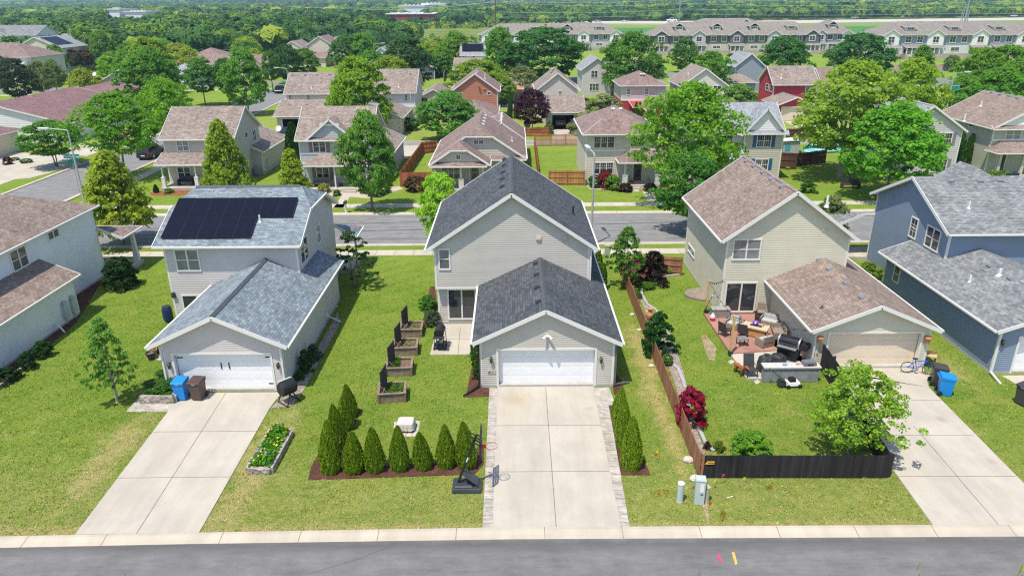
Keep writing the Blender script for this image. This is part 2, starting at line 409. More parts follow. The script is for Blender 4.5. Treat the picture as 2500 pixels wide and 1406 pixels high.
# ================= ground, roads, paths =================
def grass_mat():
    m,nt,b=newmat('grass'); o=nd(nt,'ShaderNodeTexCoord').outputs['Object']
    sx=nd(nt,'ShaderNodeSeparateXYZ',{0:o}); X,Y=sx.outputs[0],sx.outputs[1]
    f1=noise(nt,o,.55,5.,.6); f2=noise(nt,o,4.2,7.,.78); f3=noise(nt,o,34.,3.,.7); f0=noise(nt,o,.09,3.)
    col=ramp(nt,f2,[(.28,(.085,.165,.022)),(.46,(.165,.265,.032)),(.60,(.25,.335,.052)),(.72,(.38,.43,.12))])
    s=math_(nt,'ADD',math_(nt,'MULTIPLY',X,.62),math_(nt,'MULTIPLY',Y,-.78)); s=math_(nt,'ADD',s,math_(nt,'MULTIPLY',f1,.8))
    s=math_(nt,'SINE',math_(nt,'MULTIPLY',s,4.6)); s=math_(nt,'MULTIPLY_ADD',s,.5,.5)
    col=mix(nt,math_(nt,'MULTIPLY',s,.32),col,(.27,.365,.06))
    col=mix(nt,math_(nt,'MULTIPLY',ramp(nt,f0,[(.35,0.),(.65,1.)]),.32),col,(.09,.195,.012))
    col=mix(nt,math_(nt,'MULTIPLY',ramp(nt,f1,[(.44,0.),(.68,1.)]),.5),col,(.31,.345,.06))
    # dry, straw coloured grass: along the near kerb, beside the drives, and in blotches
    Xn=math_(nt,'MULTIPLY_ADD',f1,2.4,math_(nt,'SUBTRACT',X,1.2)); Yn=math_(nt,'MULTIPLY_ADD',f1,5.,math_(nt,'SUBTRACT',Y,2.5))
    def band(v,c,w): 
        d=math_(nt,'ABSOLUTE',math_(nt,'SUBTRACT',v,c)); return math_(nt,'SUBTRACT',1.,math_(nt,'DIVIDE',d,w),clamp=True)
    def rng(v,a,bb,e=2.2):
        up=math_(nt,'DIVIDE',math_(nt,'SUBTRACT',v,a-e),2*e,clamp=True); dn_=math_(nt,'DIVIDE',math_(nt,'SUBTRACT',bb+e,v),2*e,clamp=True); return math_(nt,'MULTIPLY',up,dn_)
    m1=band(Y,21.4,1.1)
    m2=math_(nt,'MULTIPLY',band(Xn,-11.0,1.7),rng(Yn,20,30)); m3=math_(nt,'MULTIPLY',band(Xn,-17.7,1.5),rng(Yn,23,29.6,1.))
    m4=math_(nt,'MULTIPLY',band(Xn,7.2,1.0),rng(Yn,24,40)); m5=math_(nt,'MULTIPLY',band(Y,56.,1.2),.7); m6=math_(nt,'MULTIPLY',rng(Yn,16,26.5,3.),.46)
    m7=math_(nt,'MULTIPLY',rng(Yn,98,136),.35); m8=math_(nt,'MULTIPLY',math_(nt,'MULTIPLY',band(Xn,23.4,1.6),rng(Yn,31,37)),.7)
    mk=m1
    for q in (m2,m3,m4,m5,m6,m7,m8): mk=math_(nt,'MAXIMUM',mk,q)
    dn=math_(nt,'MULTIPLY_ADD',noise(nt,mapping(nt,o,(1,1.25,1),(0,0,.7)),1.9,7.,.78),5.2,-2.55); dn=math_(nt,'ADD',dn,math_(nt,'MULTIPLY_ADD',f3,.9,-.45))
    dry=math_(nt,'MULTIPLY',math_(nt,'ADD',mk,math_(nt,'MULTIPLY',dn,.75)),math_(nt,'MULTIPLY',mk,1.5,clamp=True),clamp=True)
    bl=ramp(nt,noise(nt,o,.7,6.,.75),[(.52,0.),(.66,1.)]); dry=math_(nt,'MAXIMUM',dry,math_(nt,'MULTIPLY',math_(nt,'MULTIPLY',bl,rng(Yn,15,31,4.)),.62))
    col=mix(nt,math_(nt,'MULTIPLY',dry,.78),col,ramp(nt,f3,[(.3,(.40,.32,.12)),(.7,(.58,.49,.23))]))
    col=mix(nt,1.,col,ramp(nt,noise(nt,o,13.,4.,.75),[(.3,(.78,.8,.76)),(.7,(1.2,1.18,1.2))]),'MULTIPLY')
    col=mix(nt,1.,col,ramp(nt,f3,[(.25,(.50,.56,.45)),(.75,(1.48,1.42,1.5))]),'MULTIPLY')
    nt.links.new(col,b.inputs['Base Color']); b.inputs['Roughness'].default_value=.95; b.inputs['Specular IOR Level'].default_value=.1
    h=math_(nt,'ADD',math_(nt,'MULTIPLY',f3,.5),noise(nt,o,90.,2.)); bump(nt,b,h,.05,.9); return m
def asphalt_mat(name,base,streak=.5,ys=3.):
    m,nt,b=newmat(name); o=nd(nt,'ShaderNodeTexCoord').outputs['Object']
    st=noise(nt,mapping(nt,o,(.22 if ys<4 else .10,ys*.4,1)),1.3,8.,.78); f=noise(nt,o,.9,6.,.7); g=noise(nt,o,60.,3.,.85)
    d=[x*(1-streak*.42) for x in base]; l=[x*(1+streak*.30) for x in base]
    col=ramp(nt,st,[(.34,d),(.5,base),(.68,l)])
    col=mix(nt,1.,col,ramp(nt,f,[(.3,(.82,)*3),(.7,(1.16,)*3)]),'MULTIPLY')
    col=mix(nt,1.,col,ramp(nt,g,[(.25,(.62,)*3),(.75,(1.4,)*3)]),'MULTIPLY')
    vo=nd(nt,'ShaderNodeTexVoronoi',{'Vector':mix(nt,.03,mapping(nt,o,(.10,.16,1)),nd(nt,'ShaderNodeTexNoise',{'Vector':o,'Scale':1.2,'Detail':4.}).outputs['Color']),'Scale':1.},feature='DISTANCE_TO_EDGE').outputs['Distance']
    cr=ramp(nt,vo,[(0.,1.),(.0045,0.)]); cr=math_(nt,'MULTIPLY',cr,ramp(nt,noise(nt,o,.22,2.),[(.52,0.),(.6,.55)]))
    col=mix(nt,cr,col,[x*.4 for x in base])
    if ys<4:
        py_=nd(nt,'ShaderNodeSeparateXYZ',{0:nd(nt,'ShaderNodeNewGeometry').outputs['Position']}).outputs[1]; dd=math_(nt,'SUBTRACT',1.,math_(nt,'DIVIDE',math_(nt,'ABSOLUTE',math_(nt,'SUBTRACT',math_(nt,'MULTIPLY_ADD',f,.5,py_),20.95)),.5),clamp=True); col=mix(nt,math_(nt,'MULTIPLY',dd,.6),col,[x*.5 for x in base])
    nt.links.new(col,b.inputs['Base Color']); b.inputs['Roughness'].default_value=.85; b.inputs['Specular IOR Level'].default_value=.25
    bump(nt,b,g,.012,.6); return m
def concrete_mat(name,base,stain=.12,spots=()):
    m,nt,b=newmat(name); o=nd(nt,'ShaderNodeTexCoord').outputs['Object']
    f=noise(nt,o,.5,6.,.6); g=noise(nt,o,45.,3.,.7); s=noise(nt,o,1.7,6.,.7)
    col=ramp(nt,f,[(.3,[x*(1-stain) for x in base]),(.7,[x*(1+stain*.7) for x in base])])
    col=mix(nt,math_(nt,'MULTIPLY',ramp(nt,s,[(.56,0.),(.8,1.)]),.3),col,[base[0]*.8,base[1]*.74,base[2]*.64])
    col=mix(nt,1.,col,ramp(nt,g,[(.3,(.9,)*3),(.7,(1.09,)*3)]),'MULTIPLY')
    sk=noise(nt,mapping(nt,o,(1.6,.2,1)),1.,5.,.6); col=mix(nt,1.,col,ramp(nt,sk,[(.35,(.92,.92,.91)),(.62,(1.03,)*3)]),'MULTIPLY')
    if spots:
        pos=nd(nt,'ShaderNodeNewGeometry').outputs['Position']
        for (sx_,sy_,r_,cc) in spots:
            d=nd(nt,'ShaderNodeVectorMath',{0:pos,1:(sx_,sy_,.035)},operation='DISTANCE').outputs['Value']; d=math_(nt,'ADD',math_(nt,'DIVIDE',d,r_),math_(nt,'MULTIPLY_ADD',s,1.6,-.8)); col=mix(nt,ramp(nt,d,[(.1,.6),(1.,0.)]),col,cc)
    nt.links.new(col,b.inputs['Base Color']); b.inputs['Roughness'].default_value=.9; b.inputs['Specular IOR Level'].default_value=.2; bump(nt,b,g,.006,.5); return m
def mulch_mat(name,a,c,sc_=28.):
    m,nt,b=newmat(name); o=nd(nt,'ShaderNodeTexCoord').outputs['Object']
    v=nd(nt,'ShaderNodeTexVoronoi',{'Vector':mapping(nt,o,(1,1.8,1),(0,0,.6)),'Scale':sc_}); f=noise(nt,o,2.,4.)
    col=ramp(nt,nd(nt,'ShaderNodeSeparateColor',{0:v.outputs['Color']}).outputs[0],[(0.,a),(1.,c)]); col=mix(nt,1.,col,ramp(nt,f,[(.3,(.75,)*3),(.7,(1.25,)*3)]),'MULTIPLY')
    nt.links.new(col,b.inputs['Base Color']); b.inputs['Roughness'].default_value=.95; b.inputs['Specular IOR Level'].default_value=.1; bump(nt,b,v.outputs['Distance'],.05,1.); return m
GRASS=grass_mat(); ASPH=asphalt_mat('asphalt_near',(.172,.167,.165),.55); ASPF=asphalt_mat('asphalt_far',(.215,.212,.212),.7,4.5)
CONC=concrete_mat('concrete_drive',(.475,.43,.365)); CONC_S=concrete_mat('concrete_drive_stained',(.475,.43,.365),.12,[(*G(1262,978),.9,(.38,.28,.15)),(*G(1440,998),.3,(.40,.31,.2)),(*G(1250,1010),1.3,(.43,.375,.28)),(*G(2297,1025),.35,(.31,.25,.17)),(*G(2420,1128),.3,(.36,.26,.25)),(*G(1310,1060),.8,(.40,.37,.32)),(*G(1400,1090),.9,(.41,.37,.31)),(*G(430,1090),1.2,(.42,.37,.30)),(*G(340,1210),.9,(.41,.37,.31)),(*G(520,1060),.8,(.42,.375,.31)),(*G(2250,1080),.7,(.41,.38,.33)),(*G(2350,1180),.8,(.41,.38,.33)),(*G(1440,1200),.6,(.41,.38,.33)),(*G(1260,1200),.6,(.42,.38,.32))]); WALK=concrete_mat('concrete_walk',(.50,.45,.375)); CURB=concrete_mat('concrete_kerb',(.50,.44,.355))
JOINT=mat('dark_joint',(.20,.17,.14),.95,.2); PAVER=mulch_mat('stamped_pavers',(.36,.33,.285),(.46,.42,.37),4.5)  # JOINT: dark joint lines, laid as thin strips just above slab and kerb
MULCH=mulch_mat('red_brown_mulch',(.10,.042,.030),(.22,.105,.080)); GRAVEL=mulch_mat('river_gravel',(.24,.19,.15),(.62,.52,.45),22.)
BARE=mulch_mat('bare_earth',(.34,.26,.16),(.46,.36,.23),14.)
STONEW=mulch_mat('cast_wall_stone',(.25,.22,.185),(.44,.39,.34),6.)
g=MB(); N=24; xs=[-9000,-3000,-900,-300,-120,-60,-40,-20,0,20,40,60,120,300,900,3000,9000]; ys=[-60,0,20,40,60,80,110,150,230,400,900,2500,5000,9000]
for i in range(len(xs)-1):
    for j in range(len(ys)-1): g.face([(xs[i],ys[j],0),(xs[i+1],ys[j],0),(xs[i+1],ys[j+1],0),(xs[i],ys[j+1],0)])
struct(g,'ground',GRASS)
SLABS=[]
def sheet(name,pts,m,z=.01,loc=None,joints=None,th=.05,jw=.03,kind='structure',**k):
    """pts: world xy polygon, a slab of thickness th whose top is z above the ground; joints: list of ((x,y),(x,y))"""
    if name not in ('bare_soil',): SLABS.append(list(pts))
    b=MB(); a=sum(p[0] for p in pts)/len(pts),sum(p[1] for p in pts)/len(pts)
    ar=sum(pts[i-1][0]*pts[i][1]-pts[i][0]*pts[i-1][1] for i in range(len(pts)))
    if ar<0: pts=pts[::-1]
    b.prism(pts,z-th,z)
    for p,q in (joints or []):
        d=Vector((q[0]-p[0],q[1]-p[1])).normalized(); n=Vector((-d.y,d.x))*jw/2; zz=z+.004
        b.face([(p[0]-n.x,p[1]-n.y,zz),(q[0]-n.x,q[1]-n.y,zz),(q[0]+n.x,q[1]+n.y,zz),(p[0]+n.x,p[1]+n.y,zz)],1)
    return b.build(name,[m,JOINT],loc=(a[0],a[1],0),kind=kind,**k)
# near street and its rolled kerb
KB=[(-60,20.1,19.5),(-25,21.12,20.56),(-12,21.36,20.82),(0,21.55,20.96),(25,21.5,20.92),(60,21.4,20.8)]
sheet('road',[(-60,10),(60,10)]+[(x,f+.05) for x,b_,f in KB[::-1]],ASPH,.012)
sheet('road_marking',[G(1749,1352),G(1756,1352),G(1763,1371),G(1757,1373)],mat('pink_paint',(.62,.06,.12),.8,.35,14.),.02,th=.006)
sheet('road_marking',[G(1786,1348),G(1793,1348),G(1800,1376),G(1795,1379)],mat('yellow_paint',(.72,.42,.07),.8,.3,14.),.02,th=.006)
def kerb(rows,step=2.9):
    b=MB()
    for i in range(len(rows)-1):
        (x0,b0,f0),(x1,b1,f1)=rows[i],rows[i+1]
        pr=lambda x,bk,fr:[(x,bk,.0),(x,bk,.075),(x,bk+(fr-bk)*.25,.085),(x,bk+(fr-bk)*.62,.035),(x,fr,.022),(x,fr,-.02)]
        A,B=pr(x0,b0,f0),pr(x1,b1,f1)
        for k in range(5): b.face([A[k],A[k+1],B[k+1],B[k]],0)
        n=int((x1-x0)/step)
        for j in range(n):
            x=x0+(j+.4)*step; t=(x-x0)/(x1-x0); P1=pr(x-.012,b0+(b1-b0)*t,f0+(f1-f0)*t); P2=pr(x+.012,b0+(b1-b0)*t,f0+(f1-f0)*t)
            for k in (1,2,3): b.face([(p[0],p[1],p[2]+.003) for p in (P1[k],P1[k+1],P2[k+1],P2[k])],1)
    return struct(b,'kerb',[CURB,JOINT])
kerb(KB)
# far street
kerb([(-44,55.0,55.75),(0,55.1,55.8),(60,55.1,55.8),(90,55.1,55.8)]); kerb([(-44,65.2,64.5),(0,65.0,64.3),(90,65.2,64.5)][::1])
sheet('road',[(-110,55.2),(95,55.75),(95,64.6),(-44.,64.55),(-46,66.5),(-110,72)],ASPF,.012)
b=MB()
for pts in ([G(300,575),G(1060,560),G(1060,561.2),G(300,576.2)],[G(300,560),G(1060,541),G(1060,542),G(300,561)],[G(1450,548),G(1700,541),G(1700,542),G(1450,549)],[G(880,585),(10,G(880,585)[1]),(10,G(880,585)[1]+.07),G(880,584.2)]):
    b.prism(pts if sum(pts[i-1][0]*pts[i][1]-pts[i][0]*pts[i-1][1] for i in range(4))>0 else pts[::-1],.014,.019)
struct(b,'road_crack_seal',mat('crack_sealant',(.07,.07,.07),.7,.2))
def jx(x0,x1,y0,y1,st): return [((x,y0),(x,y1)) for x in np.arange(x0+st/2,x1,st)]
sheet('pavement',[(-31,52.85),(40,52.85),(40,54.1),(-31,54.1)],WALK,.03,joints=jx(-31,40,52.85,54.1,1.5))
sheet('pavement',[(-42,66.9),(40,66.9),(40,68.25),(-42,68.25)],WALK,.03,joints=jx(-42,40,66.9,68.25,1.5))
sheet('pavement',[(-120,50.0),(-31,52.6),(-31,53.9),(-120,51.4)],WALK,.03)
# cross street running away on the left
sheet('road',[(-53.2,71),(-45.1,66),(-44.9,100),(-46.2,140),(-47.,170),(-55.4,170),(-54.,140),(-53.3,100)],ASPF,.016)
for pts in ([(-53.4,70.3),(-53.0,70.3),(-53.1,100),(-53.8,140),(-55.,170),(-55.6,170),(-54.2,140),(-53.55,100)],[(-45.2,66.6),(-44.7,66.4),(-44.6,100),(-45.9,140),(-46.7,170),(-47.2,170),(-46.3,140),(-45.05,100)]):
    sheet('kerb',pts,CURB,.1,th=.12)
sheet('pavement',[(-58.3,70.5),(-56.3,70.5),(-56.5,92),(-57.3,130),(-58.4,130),(-58.4,92)],WALK,.03)
sheet('pavement',[(-110,73),(-55,69.6),(-54,72),(-57,73),(-57.5,75),(-110,77)],WALK,.032)
sheet('pavement',[(-43.2,68.3),(-41.9,68.3),(-41.9,98.),(-43.2,98.)],WALK,.03,joints=[((-43.2,y),(-41.9,y)) for y in np.arange(70,98,1.5)])
sheet('driveway',[(-69.,86),(-57.6,79.5),(-55.,80.5),(-53.3,88),(-58,93.5),(-66.5,95.8)],CONC,.036)
sheet('path',[(-61.,95.4),(-55.5,93),(-55.3,98),(-61,102)],CONC,.028)
# alley between the second and third rows
sheet('road',[(-42,98.9),(62,98.9),(62,102.),(-42,102.)],asphalt_mat('alley_asphalt',(.25,.25,.25),.3),.014)
sheet('kerb',[(-42,102.),(62,102.),(62,102.35),(-42,102.35)],CURB,.03)
sheet('kerb',[(-42,98.55),(62,98.55),(62,98.9),(-42,98.9)],CURB,.03)
# drives of the front row
def drive(name,pts,js,m=None): return sheet(name,pts,m or CONC,.035,joints=js,th=.08)
L=lambda *ps:[(G(*ps[i]),G(*ps[i+1])) for i in range(0,len(ps),2)]
drive('driveway',[(-17.3,31.75),(-11.75,31.75),G(660,995),G(486,1301),G(183,1306),G(410,1006),(-17.3,31.2)],
  L((553,958),(333,1305), (375,1055.5),(627,1053.5), (283,1168),(562,1165)),CONC_S)
drive('driveway',[(-.72,32.2),(4.22,32.2),G(1449.7,947),G(1515.5,1288),G(1202.4,1290),G(1215,947)],
  L((1332,947),(1358,1289), (1212,1040),(1468,1039), (1207,1153),(1488,1151)),CONC_S)
drive('driveway',[(15.9,33.95),(22.1,33.95),G(2268,947),G(2500,1181),G(2603,1285),G(2279,1285),G(2000,898)],
  L((2230,1040),(2438,1283), (2224,978),(2296,978), (2145,1064),(2377,1064), (2190,1164),(2482,1164)),CONC_S)
drive('driveway',[(25.7,33.0),(32,33.0),(32,21.6),(27.5,21.6),(26.4,29.5)],[])
b=[G(1195,948),G(1215,948),G(1202.4,1289),G(1178,1290)]
sheet('driveway_edging',b,PAVER,.04,joints=[(G(1195-17*t,948+342*t),G(1214.5-12.*t,948+342*t)) for t in np.linspace(.04,.97,17)],th=.06,jw=.02)
b=[G(1450,947),G(1487,947),G(1503,990),G(1486,990.5),G(1537,1286),G(1515.5,1288)]
sheet('driveway_edging',b,PAVER,.04,joints=[(G(1451+65*t,948+340*t),G(1478+58*t,948+338*t)) for t in np.linspace(.16,.97,15)],th=.06,jw=.02)
sheet('stepping_slab',[G(1192,1104),G(1208,1104),G(1207,1115),G(1190,1115)],WALK,.06,th=.06)
# patios and paths
sheet('patio',[G(1050,867),G(1150,866),(-1.7,39.9),(-4.45,39.9),G(1066,800)],CONC,.04,joints=L((1124,800),(1118,866),(1058,829),(1150,829)),th=.1)
RED=concrete_mat('red_stained_concrete',(.38,.195,.155),.2)
sheet('patio',[G(1718,770),G(1784,868),G(1950,856),(15.95,33.9),(15.95,40.9),(13.0,40.9)],RED,.14,th=.2)
sheet('patio',[G(1784,869),G(1822,928),G(1860,928),G(1985,910),(15.95,34.0),G(1950,857)],CONC,.12,th=.16)
sheet('path',[G(308,1005),G(412,1006),G(430,978),G(343,975),G(410,910),G(398,905)],PAVER,.03)
sheet('path',[G(358,877),G(388,846),G(397,880)],CONC,.03)
sheet('path',[G(1560,450),G(1580,450),G(1606,490),G(1580,491)],WALK,.03)
sheet('path',[G(840,470),G(862,470),G(838,508),G(815,508)],WALK,.03)
sheet('path',[G(1125,452),G(1143,452),G(1140,490),G(1118,490)],WALK,.03)
# mulch beds and gravel
sheet('mulch_bed',[G(752,1172),G(1158,1158),G(1180,1135),G(1181,1085),G(1170,1087),G(1140,1128),G(860,1138),G(850,1075),G(882,1000),G(868,993),G(835,1000),G(760,1140)],MULCH,.03)
sheet('mulch_bed',[G(1480,992),G(1500,990),G(1555,1080),G(1588,1160),G(1517,1160),G(1497,1060)],MULCH,.03)
sheet('mulch_bed',[G(1158,865),G(1172,865),G(1172,946),G(1195,948),G(1193,968),G(1137,970)],MULCH,.028)
sheet('mulch_bed',[G(1050,700),G(1062,700),G(1070,793),G(1030,797)],MULCH,.028)
sheet('mulch_bed',[G(1497,900),G(1520,935),G(1524,965),G(1500,965),G(1488,905)],MULCH,.028)
sheet('gravel_bed',[G(1548,700),G(1575,740),G(1640,820),G(1672,920),G(1695,1040),G(1724,1105),G(1716,1110),G(1690,1060),G(1620,860)],GRAVEL,.03)
sheet('mulch_bed',[G(1533,660),G(1650,640),G(1664,665),G(1610,675),G(1570,698),G(1548,705)],MULCH,.025)
sheet('gravel_bed',[G(700,960),G(730,930),G(810,790),G(825,760),G(830,790),G(742,952),G(715,992),G(660,997)],GRAVEL,.03)
sheet('bare_soil',[G(1712,820),G(1724,818),G(1750,850),G(1745,880),G(1730,878),G(1718,845)],BARE,.012,th=.02)
sheet('bare_soil',[G(1710,1225),G(1726,1225),G(1733,1275),G(1727,1282),G(1722,1250)],BARE,.012,th=.02)
sheet('mulch_bed',[G(180,700),G(250,685),G(185,790),G(60,895),G(0,950),G(0,905)],MULCH,.02)
# beds along the front porches over the street
GBED=mat('pale_stone_bed',(.46,.40,.33),.9,.25,8.)
sheet('gravel_bed',[G(800,466),G(900,466),G(975,455),G(985,462),G(900,485),G(865,482),G(800,480)],GBED,.02)
sheet('gravel_bed',[G(1432,455),G(1560,457),G(1560,469),G(1440,462)],GBED,.02)
sheet('mulch_bed',[G(365,470),G(450,462),G(470,470),G(440,478),G(370,478)],mulch_mat('bright_mulch',(.30,.10,.05),(.42,.17,.09)),.02)
# further roads on the right and the valley floor
sheet('road',[(60,152),(140,186),(140,194),(88,178),(58,164)],ASPF,.03)
sheet('road',[(-16,147),(-2,147),(28,190),(60,198),(140,204),(140,210),(55,206),(20,198),(-20,158)],ASPF,.02)
sheet('road',[(-180,150),(-60,178),(-40,186),(-40,193),(-64,186),(-180,160)],ASPF,.03)
sheet('pavement',[(-180,146),(-62,170),(-62,171.5),(-180,148)],WALK,.04); sheet('path',[(-180,118),(-95,137),(-78,152),(-79.5,153),(-97,139.5),(-180,120.5)],WALK,.04)
sheet('road',[(-20,136),(10,136),(64,140),(64,147),(8,144),(-20,143)],ASPF,.02)
MEAD=mulch_mat('meadow',(.10,.17,.03),(.22,.23,.06),.07)
sheet('meadow',[(-150,390),(-40,340),(40,345),(10,600),(-60,620),(-160,580)],MEAD,.05,th=.02)
CROP=mat('crop_field',(.06,.20,.035),.9,.2,.05)
sheet('field',[(10,330),(330,270),(620,560),(600,660),(300,560),(30,560)],CROP,.06,th=.02)
FLOOR=mat('woodland_floor',(.03,.06,.015),.95,.4,.1)
sheet('woodland_floor',[(-1400,260),(-160,290),(-90,300),(-160,600),(40,640),(40,760),(700,900),(1800,900),(3000,5000),(-4000,5000)],FLOOR,.08,th=.02)
hw=[(-40,690),(200,640),(520,705),(900,760),(1500,830)]
sheet('highway',[(x,y-38) for x,y in hw]+[(x,y+38) for x,y in hw[::-1]],mat('pale_concrete_road',(.50,.46,.40),.9,.08,.02),1.2,th=1.4)
# ================= front row of houses =================
def onP(px,py,p0,n):
    u,v=_uv(px,py); d=Vector((u,F_*C_-v*S_,-(F_*S_+v*C_))); o=Vector((0,0,H_)); n=Vector(n)
    return o+d*((Vector(p0)-o).dot(n)/d.dot(n))
def siding(name,c): return mat(name,c,.62,.045,.9,spec=.3)
SID_A=siding('white_siding',(.74,.755,.77)); SID_B=siding('lavender_grey_siding',(.565,.515,.50)); SID_C=siding('warm_grey_siding',(.52,.485,.43))
SID_D=siding('cream_green_siding',(.60,.565,.44)); SID_E=siding('slate_blue_siding',(.215,.27,.36))
SH_BROWN=shingle('brown_shingle',(.225,.17,.142),(.315,.248,.212),(.16,.12,.10)); SH_GREYB=shingle('blue_grey_shingle',(.155,.19,.215),(.265,.31,.345),(.14,.165,.185))
SH_CHAR=shingle('charcoal_shingle',(.062,.068,.077),(.108,.118,.132),(.055,.06,.067)); SH_GREY=shingle('grey_shingle',(.165,.175,.18),(.28,.29,.295),(.12,.125,.13))
VENTG=mat('vent_grey',(.30,.31,.35),.35,.05,metal=.4); VENTB=mat('vent_black',(.03,.035,.045),.5,.1); VENTL=mat('vent_light',(.55,.56,.58),.45,.05)
GD_W=mat('white_door',(.80,.81,.83),.4,.02); GD_B=mat('beige_door',(.72,.60,.46),.5,.03)
def gfront(root,mb,x0,x1,y,h,apx,zr,a0,a1,zt,course,dm,trim=None,z0=.15,**k):
    """gable wall holding a deep garage opening with its door"""
    lapwall(mb,(x0,y),(a0,y),rect(a0-x0,z0,zt),course); lapwall(mb,(a1,y),(x1,y),rect(x1-a1,z0,zt),course)
    W=x1-x0; lapwall(mb,(x0,y),(x1,y),[(0,zt),(W,zt),(W,h),(apx-x0,zr),(0,h)],course)
    d=garage_door(root,'F',y+.26,a0,a1,.03,zt,dm,trim,**k)
    j=MB(); t=trim or WHITE
    j.box(a0-.11,a0,y-.04,y+.25,.03,zt+.11); j.box(a1,a1+.11,y-.04,y+.25,.03,zt+.11); j.box(a0,a1,y-.038,y+.25,zt,zt+.11); j.build('door_frame',t,d)
def foundation(root,x0,x1,y0,y1,h=.15):
    b=MB(); b.box(x0-.02,x1+.02,y0-.02,y1+.02,-.05,h); b.build('foundation',CONCR_D,root)
def gvents(r,pts,p0,n,m,s=.34):
    for p in pts: roof_vent(r,onP(p[0],p[1],p0,n),n,m,s)
CAPS={}
def ridgecap(r,p,q,m,w=.34,h=.07):
    m={'charcoal_shingle':mat('cap_charcoal',(.082,.09,.102),.9,.3,5.,spec=.2),'brown_shingle':mat('cap_brown',(.27,.21,.18),.9,.25,5.,spec=.2),'slate_grey_shingle':mat('cap_slate',(.3,.315,.34),.9,.2,5.,spec=.2)}.get(m.name,m)
    b=MB(); p,q=Vector(p),Vector(q); d=(q-p).normalized(); a=d.cross(Vector((0,0,1)))*w/2
    dz=Vector((0,0,h)); lo=Vector((0,0,-w*.2))
    b.mesh([p-a+lo,p+dz,p+a+lo,q-a+lo,q+dz,q+a+lo],[(0,1,4,3),(1,2,5,4),(0,2,1),(3,4,5),(0,3,5,2)]); b.build('ridge_vent',m,r)
# ---- house C: warm grey, charcoal roof (middle of the picture)
h=thing('house','warm grey house with charcoal roof and white double garage in the middle front','house',(0,39,0))
foundation(h,-4.5,4.5,40.0,49.8); foundation(h,-1.64,5.15,32.17,39.9)
w=MB(); x0,x1=-4.56,4.57; c=0.0
lapwall(w,(x0,39.6),(x1,39.6),gab(x1-x0,2.58,5.2,-x0,8.25)); lapwall(w,(x1,39.6),(x1,49.8),rect(10.2,.15,5.2)); lapwall(w,(x1,49.8),(x0,49.8),gab(x1-x0,.15,5.2,4.57,8.25)); lapwall(w,(x0,49.8),(x0,39.6),rect(10.2,2.58,5.2))
lapwall(w,(-4.5,40.02),(-1.64,40.02),rect(2.86,.15,2.5)); lapwall(w,(-4.5,49.8),(-4.5,40.02),rect(9.78,.15,2.5)); w.box(x0,x1,39.6,40.2,2.5,2.57)
w.build('wall',SID_C,h)
b=MB(); b.box(x0-.03,-1.6,39.57,39.75,2.47,2.6); b.build('band_board',WHITE,h)
cboards(h,x0,x1,39.6,49.8,2.6,5.2); cboards(h,-4.5,4.5,40.02,49.8,.15,2.47,which='FL')
r=gable_roof(h,x0,x1,39.6,49.8,5.2,'y',SH_CHAR,.668,.46,.32)
n=(-.668,0,1); p0=(0,40,8.4); gvents(r,[(1232,390),(1231,404.5),(1229,421.3),(1227.4,437.7),(1226.6,456.5)],p0,n,VENTB,.3)
ridgecap(r,(0.,39.3,8.42),(0.,50.1,8.42),SH_CHAR,.3,.03)
q=onP(1399,522,p0,(.668,0,1)); roof_pipe(r,q,.5,.055,BLACK)
winpx(h,'F',39.6,1072.5,610,1097,655,lower=SCREEN,pane=BLIND)
a0,z1=onY(1095,708,40.02); a1,z0=onY(1160,776,40.02); window(h,'F',40.02,a0,a1,z0,z1,cols=2,rows=1,name='patio_door')
for px in (1315,1379):
    xx,zz=onY(px,581,39.6); b=MB(); b.box(xx-.16,xx+.16,39.53,39.6,zz-.12,zz+.12); b.box(xx-.13,xx+.13,39.49,39.53,zz-.09,zz+.02); b.build('wall_vent',SID_C,h)
wg=MB(); gx0,gx1=-1.64,5.15
gfront(h,wg,gx0,gx1,32.17,2.66,1.66,4.28,-.71,4.17,2.12,.115,GD_W)
lapwall(wg,(gx1,32.17),(gx1,47),rect(14.83,.15,2.66)); lapwall(wg,(gx0,40.0),(gx0,32.17),rect(7.83,.15,2.66)); lapwall(wg,(gx1,47),(4.57,47),[(0,.15),(.58,.15),(.58,2.95),(0,2.66)])
wg.build('garage_wall',SID_C,h); cboards(h,gx0,gx1,32.17,40,.15,2.62,which='FL FR')
s=.48; zr=4.44; fs=[[(-2.0,31.87,zr-s*3.66),(1.66,31.87,zr),(1.66,39.58,zr),(-2.0,39.58,zr-s*3.66)],[(1.66,31.87,zr),(5.5,31.87,zr-s*3.84),(5.5,47.2,zr-s*3.84),(4.6,47.2,zr-s*2.94),(4.6,39.58,zr-s*2.94),(1.66,39.58,zr)]]
r=roof(h,fs,SH_CHAR,skip=lambda a,b:(a[1]>39.5 and b[1]>39.5 and not(a[0]>5.4 and b[0]>5.4)),name='garage_roof'); ridgecap(r,(1.66,31.87,4.45),(1.66,39.57,4.45),SH_CHAR,.28,.03)
gvents(r,[(1308,644),(1310.7,671.7),(1312,703),(1315,738)],(1.66,33,zr),(-s,0,1),VENTB,.3)
for px in (1199,1467):
    xx,zz=onY(px,876,32.17); lantern(h,xx,32.17,zz)
xx,zz=onY(1200,907,32.17); b=MB(); b.box(xx-.2,xx+.2,32.13,32.155,zz-.11,zz+.11); q=b.build('number_plate',mat('plate_stone',(.5,.48,.43),.6,.1),h); text_mesh(q,'8111',(xx,32.12,zz-.06),.17,BLACK)
xx,zz=onY(1336,819,32.17); b=MB(); b.box(xx-.07,xx+.07,32.1,32.16,zz-.07,zz+.07)
for s_ in (-1,1):
    b.tube([(xx,32.1,zz),(xx+s_*.14,31.95,zz+.02),(xx+s_*.22,31.82,zz-.05)],[.05,.06,.09],8)
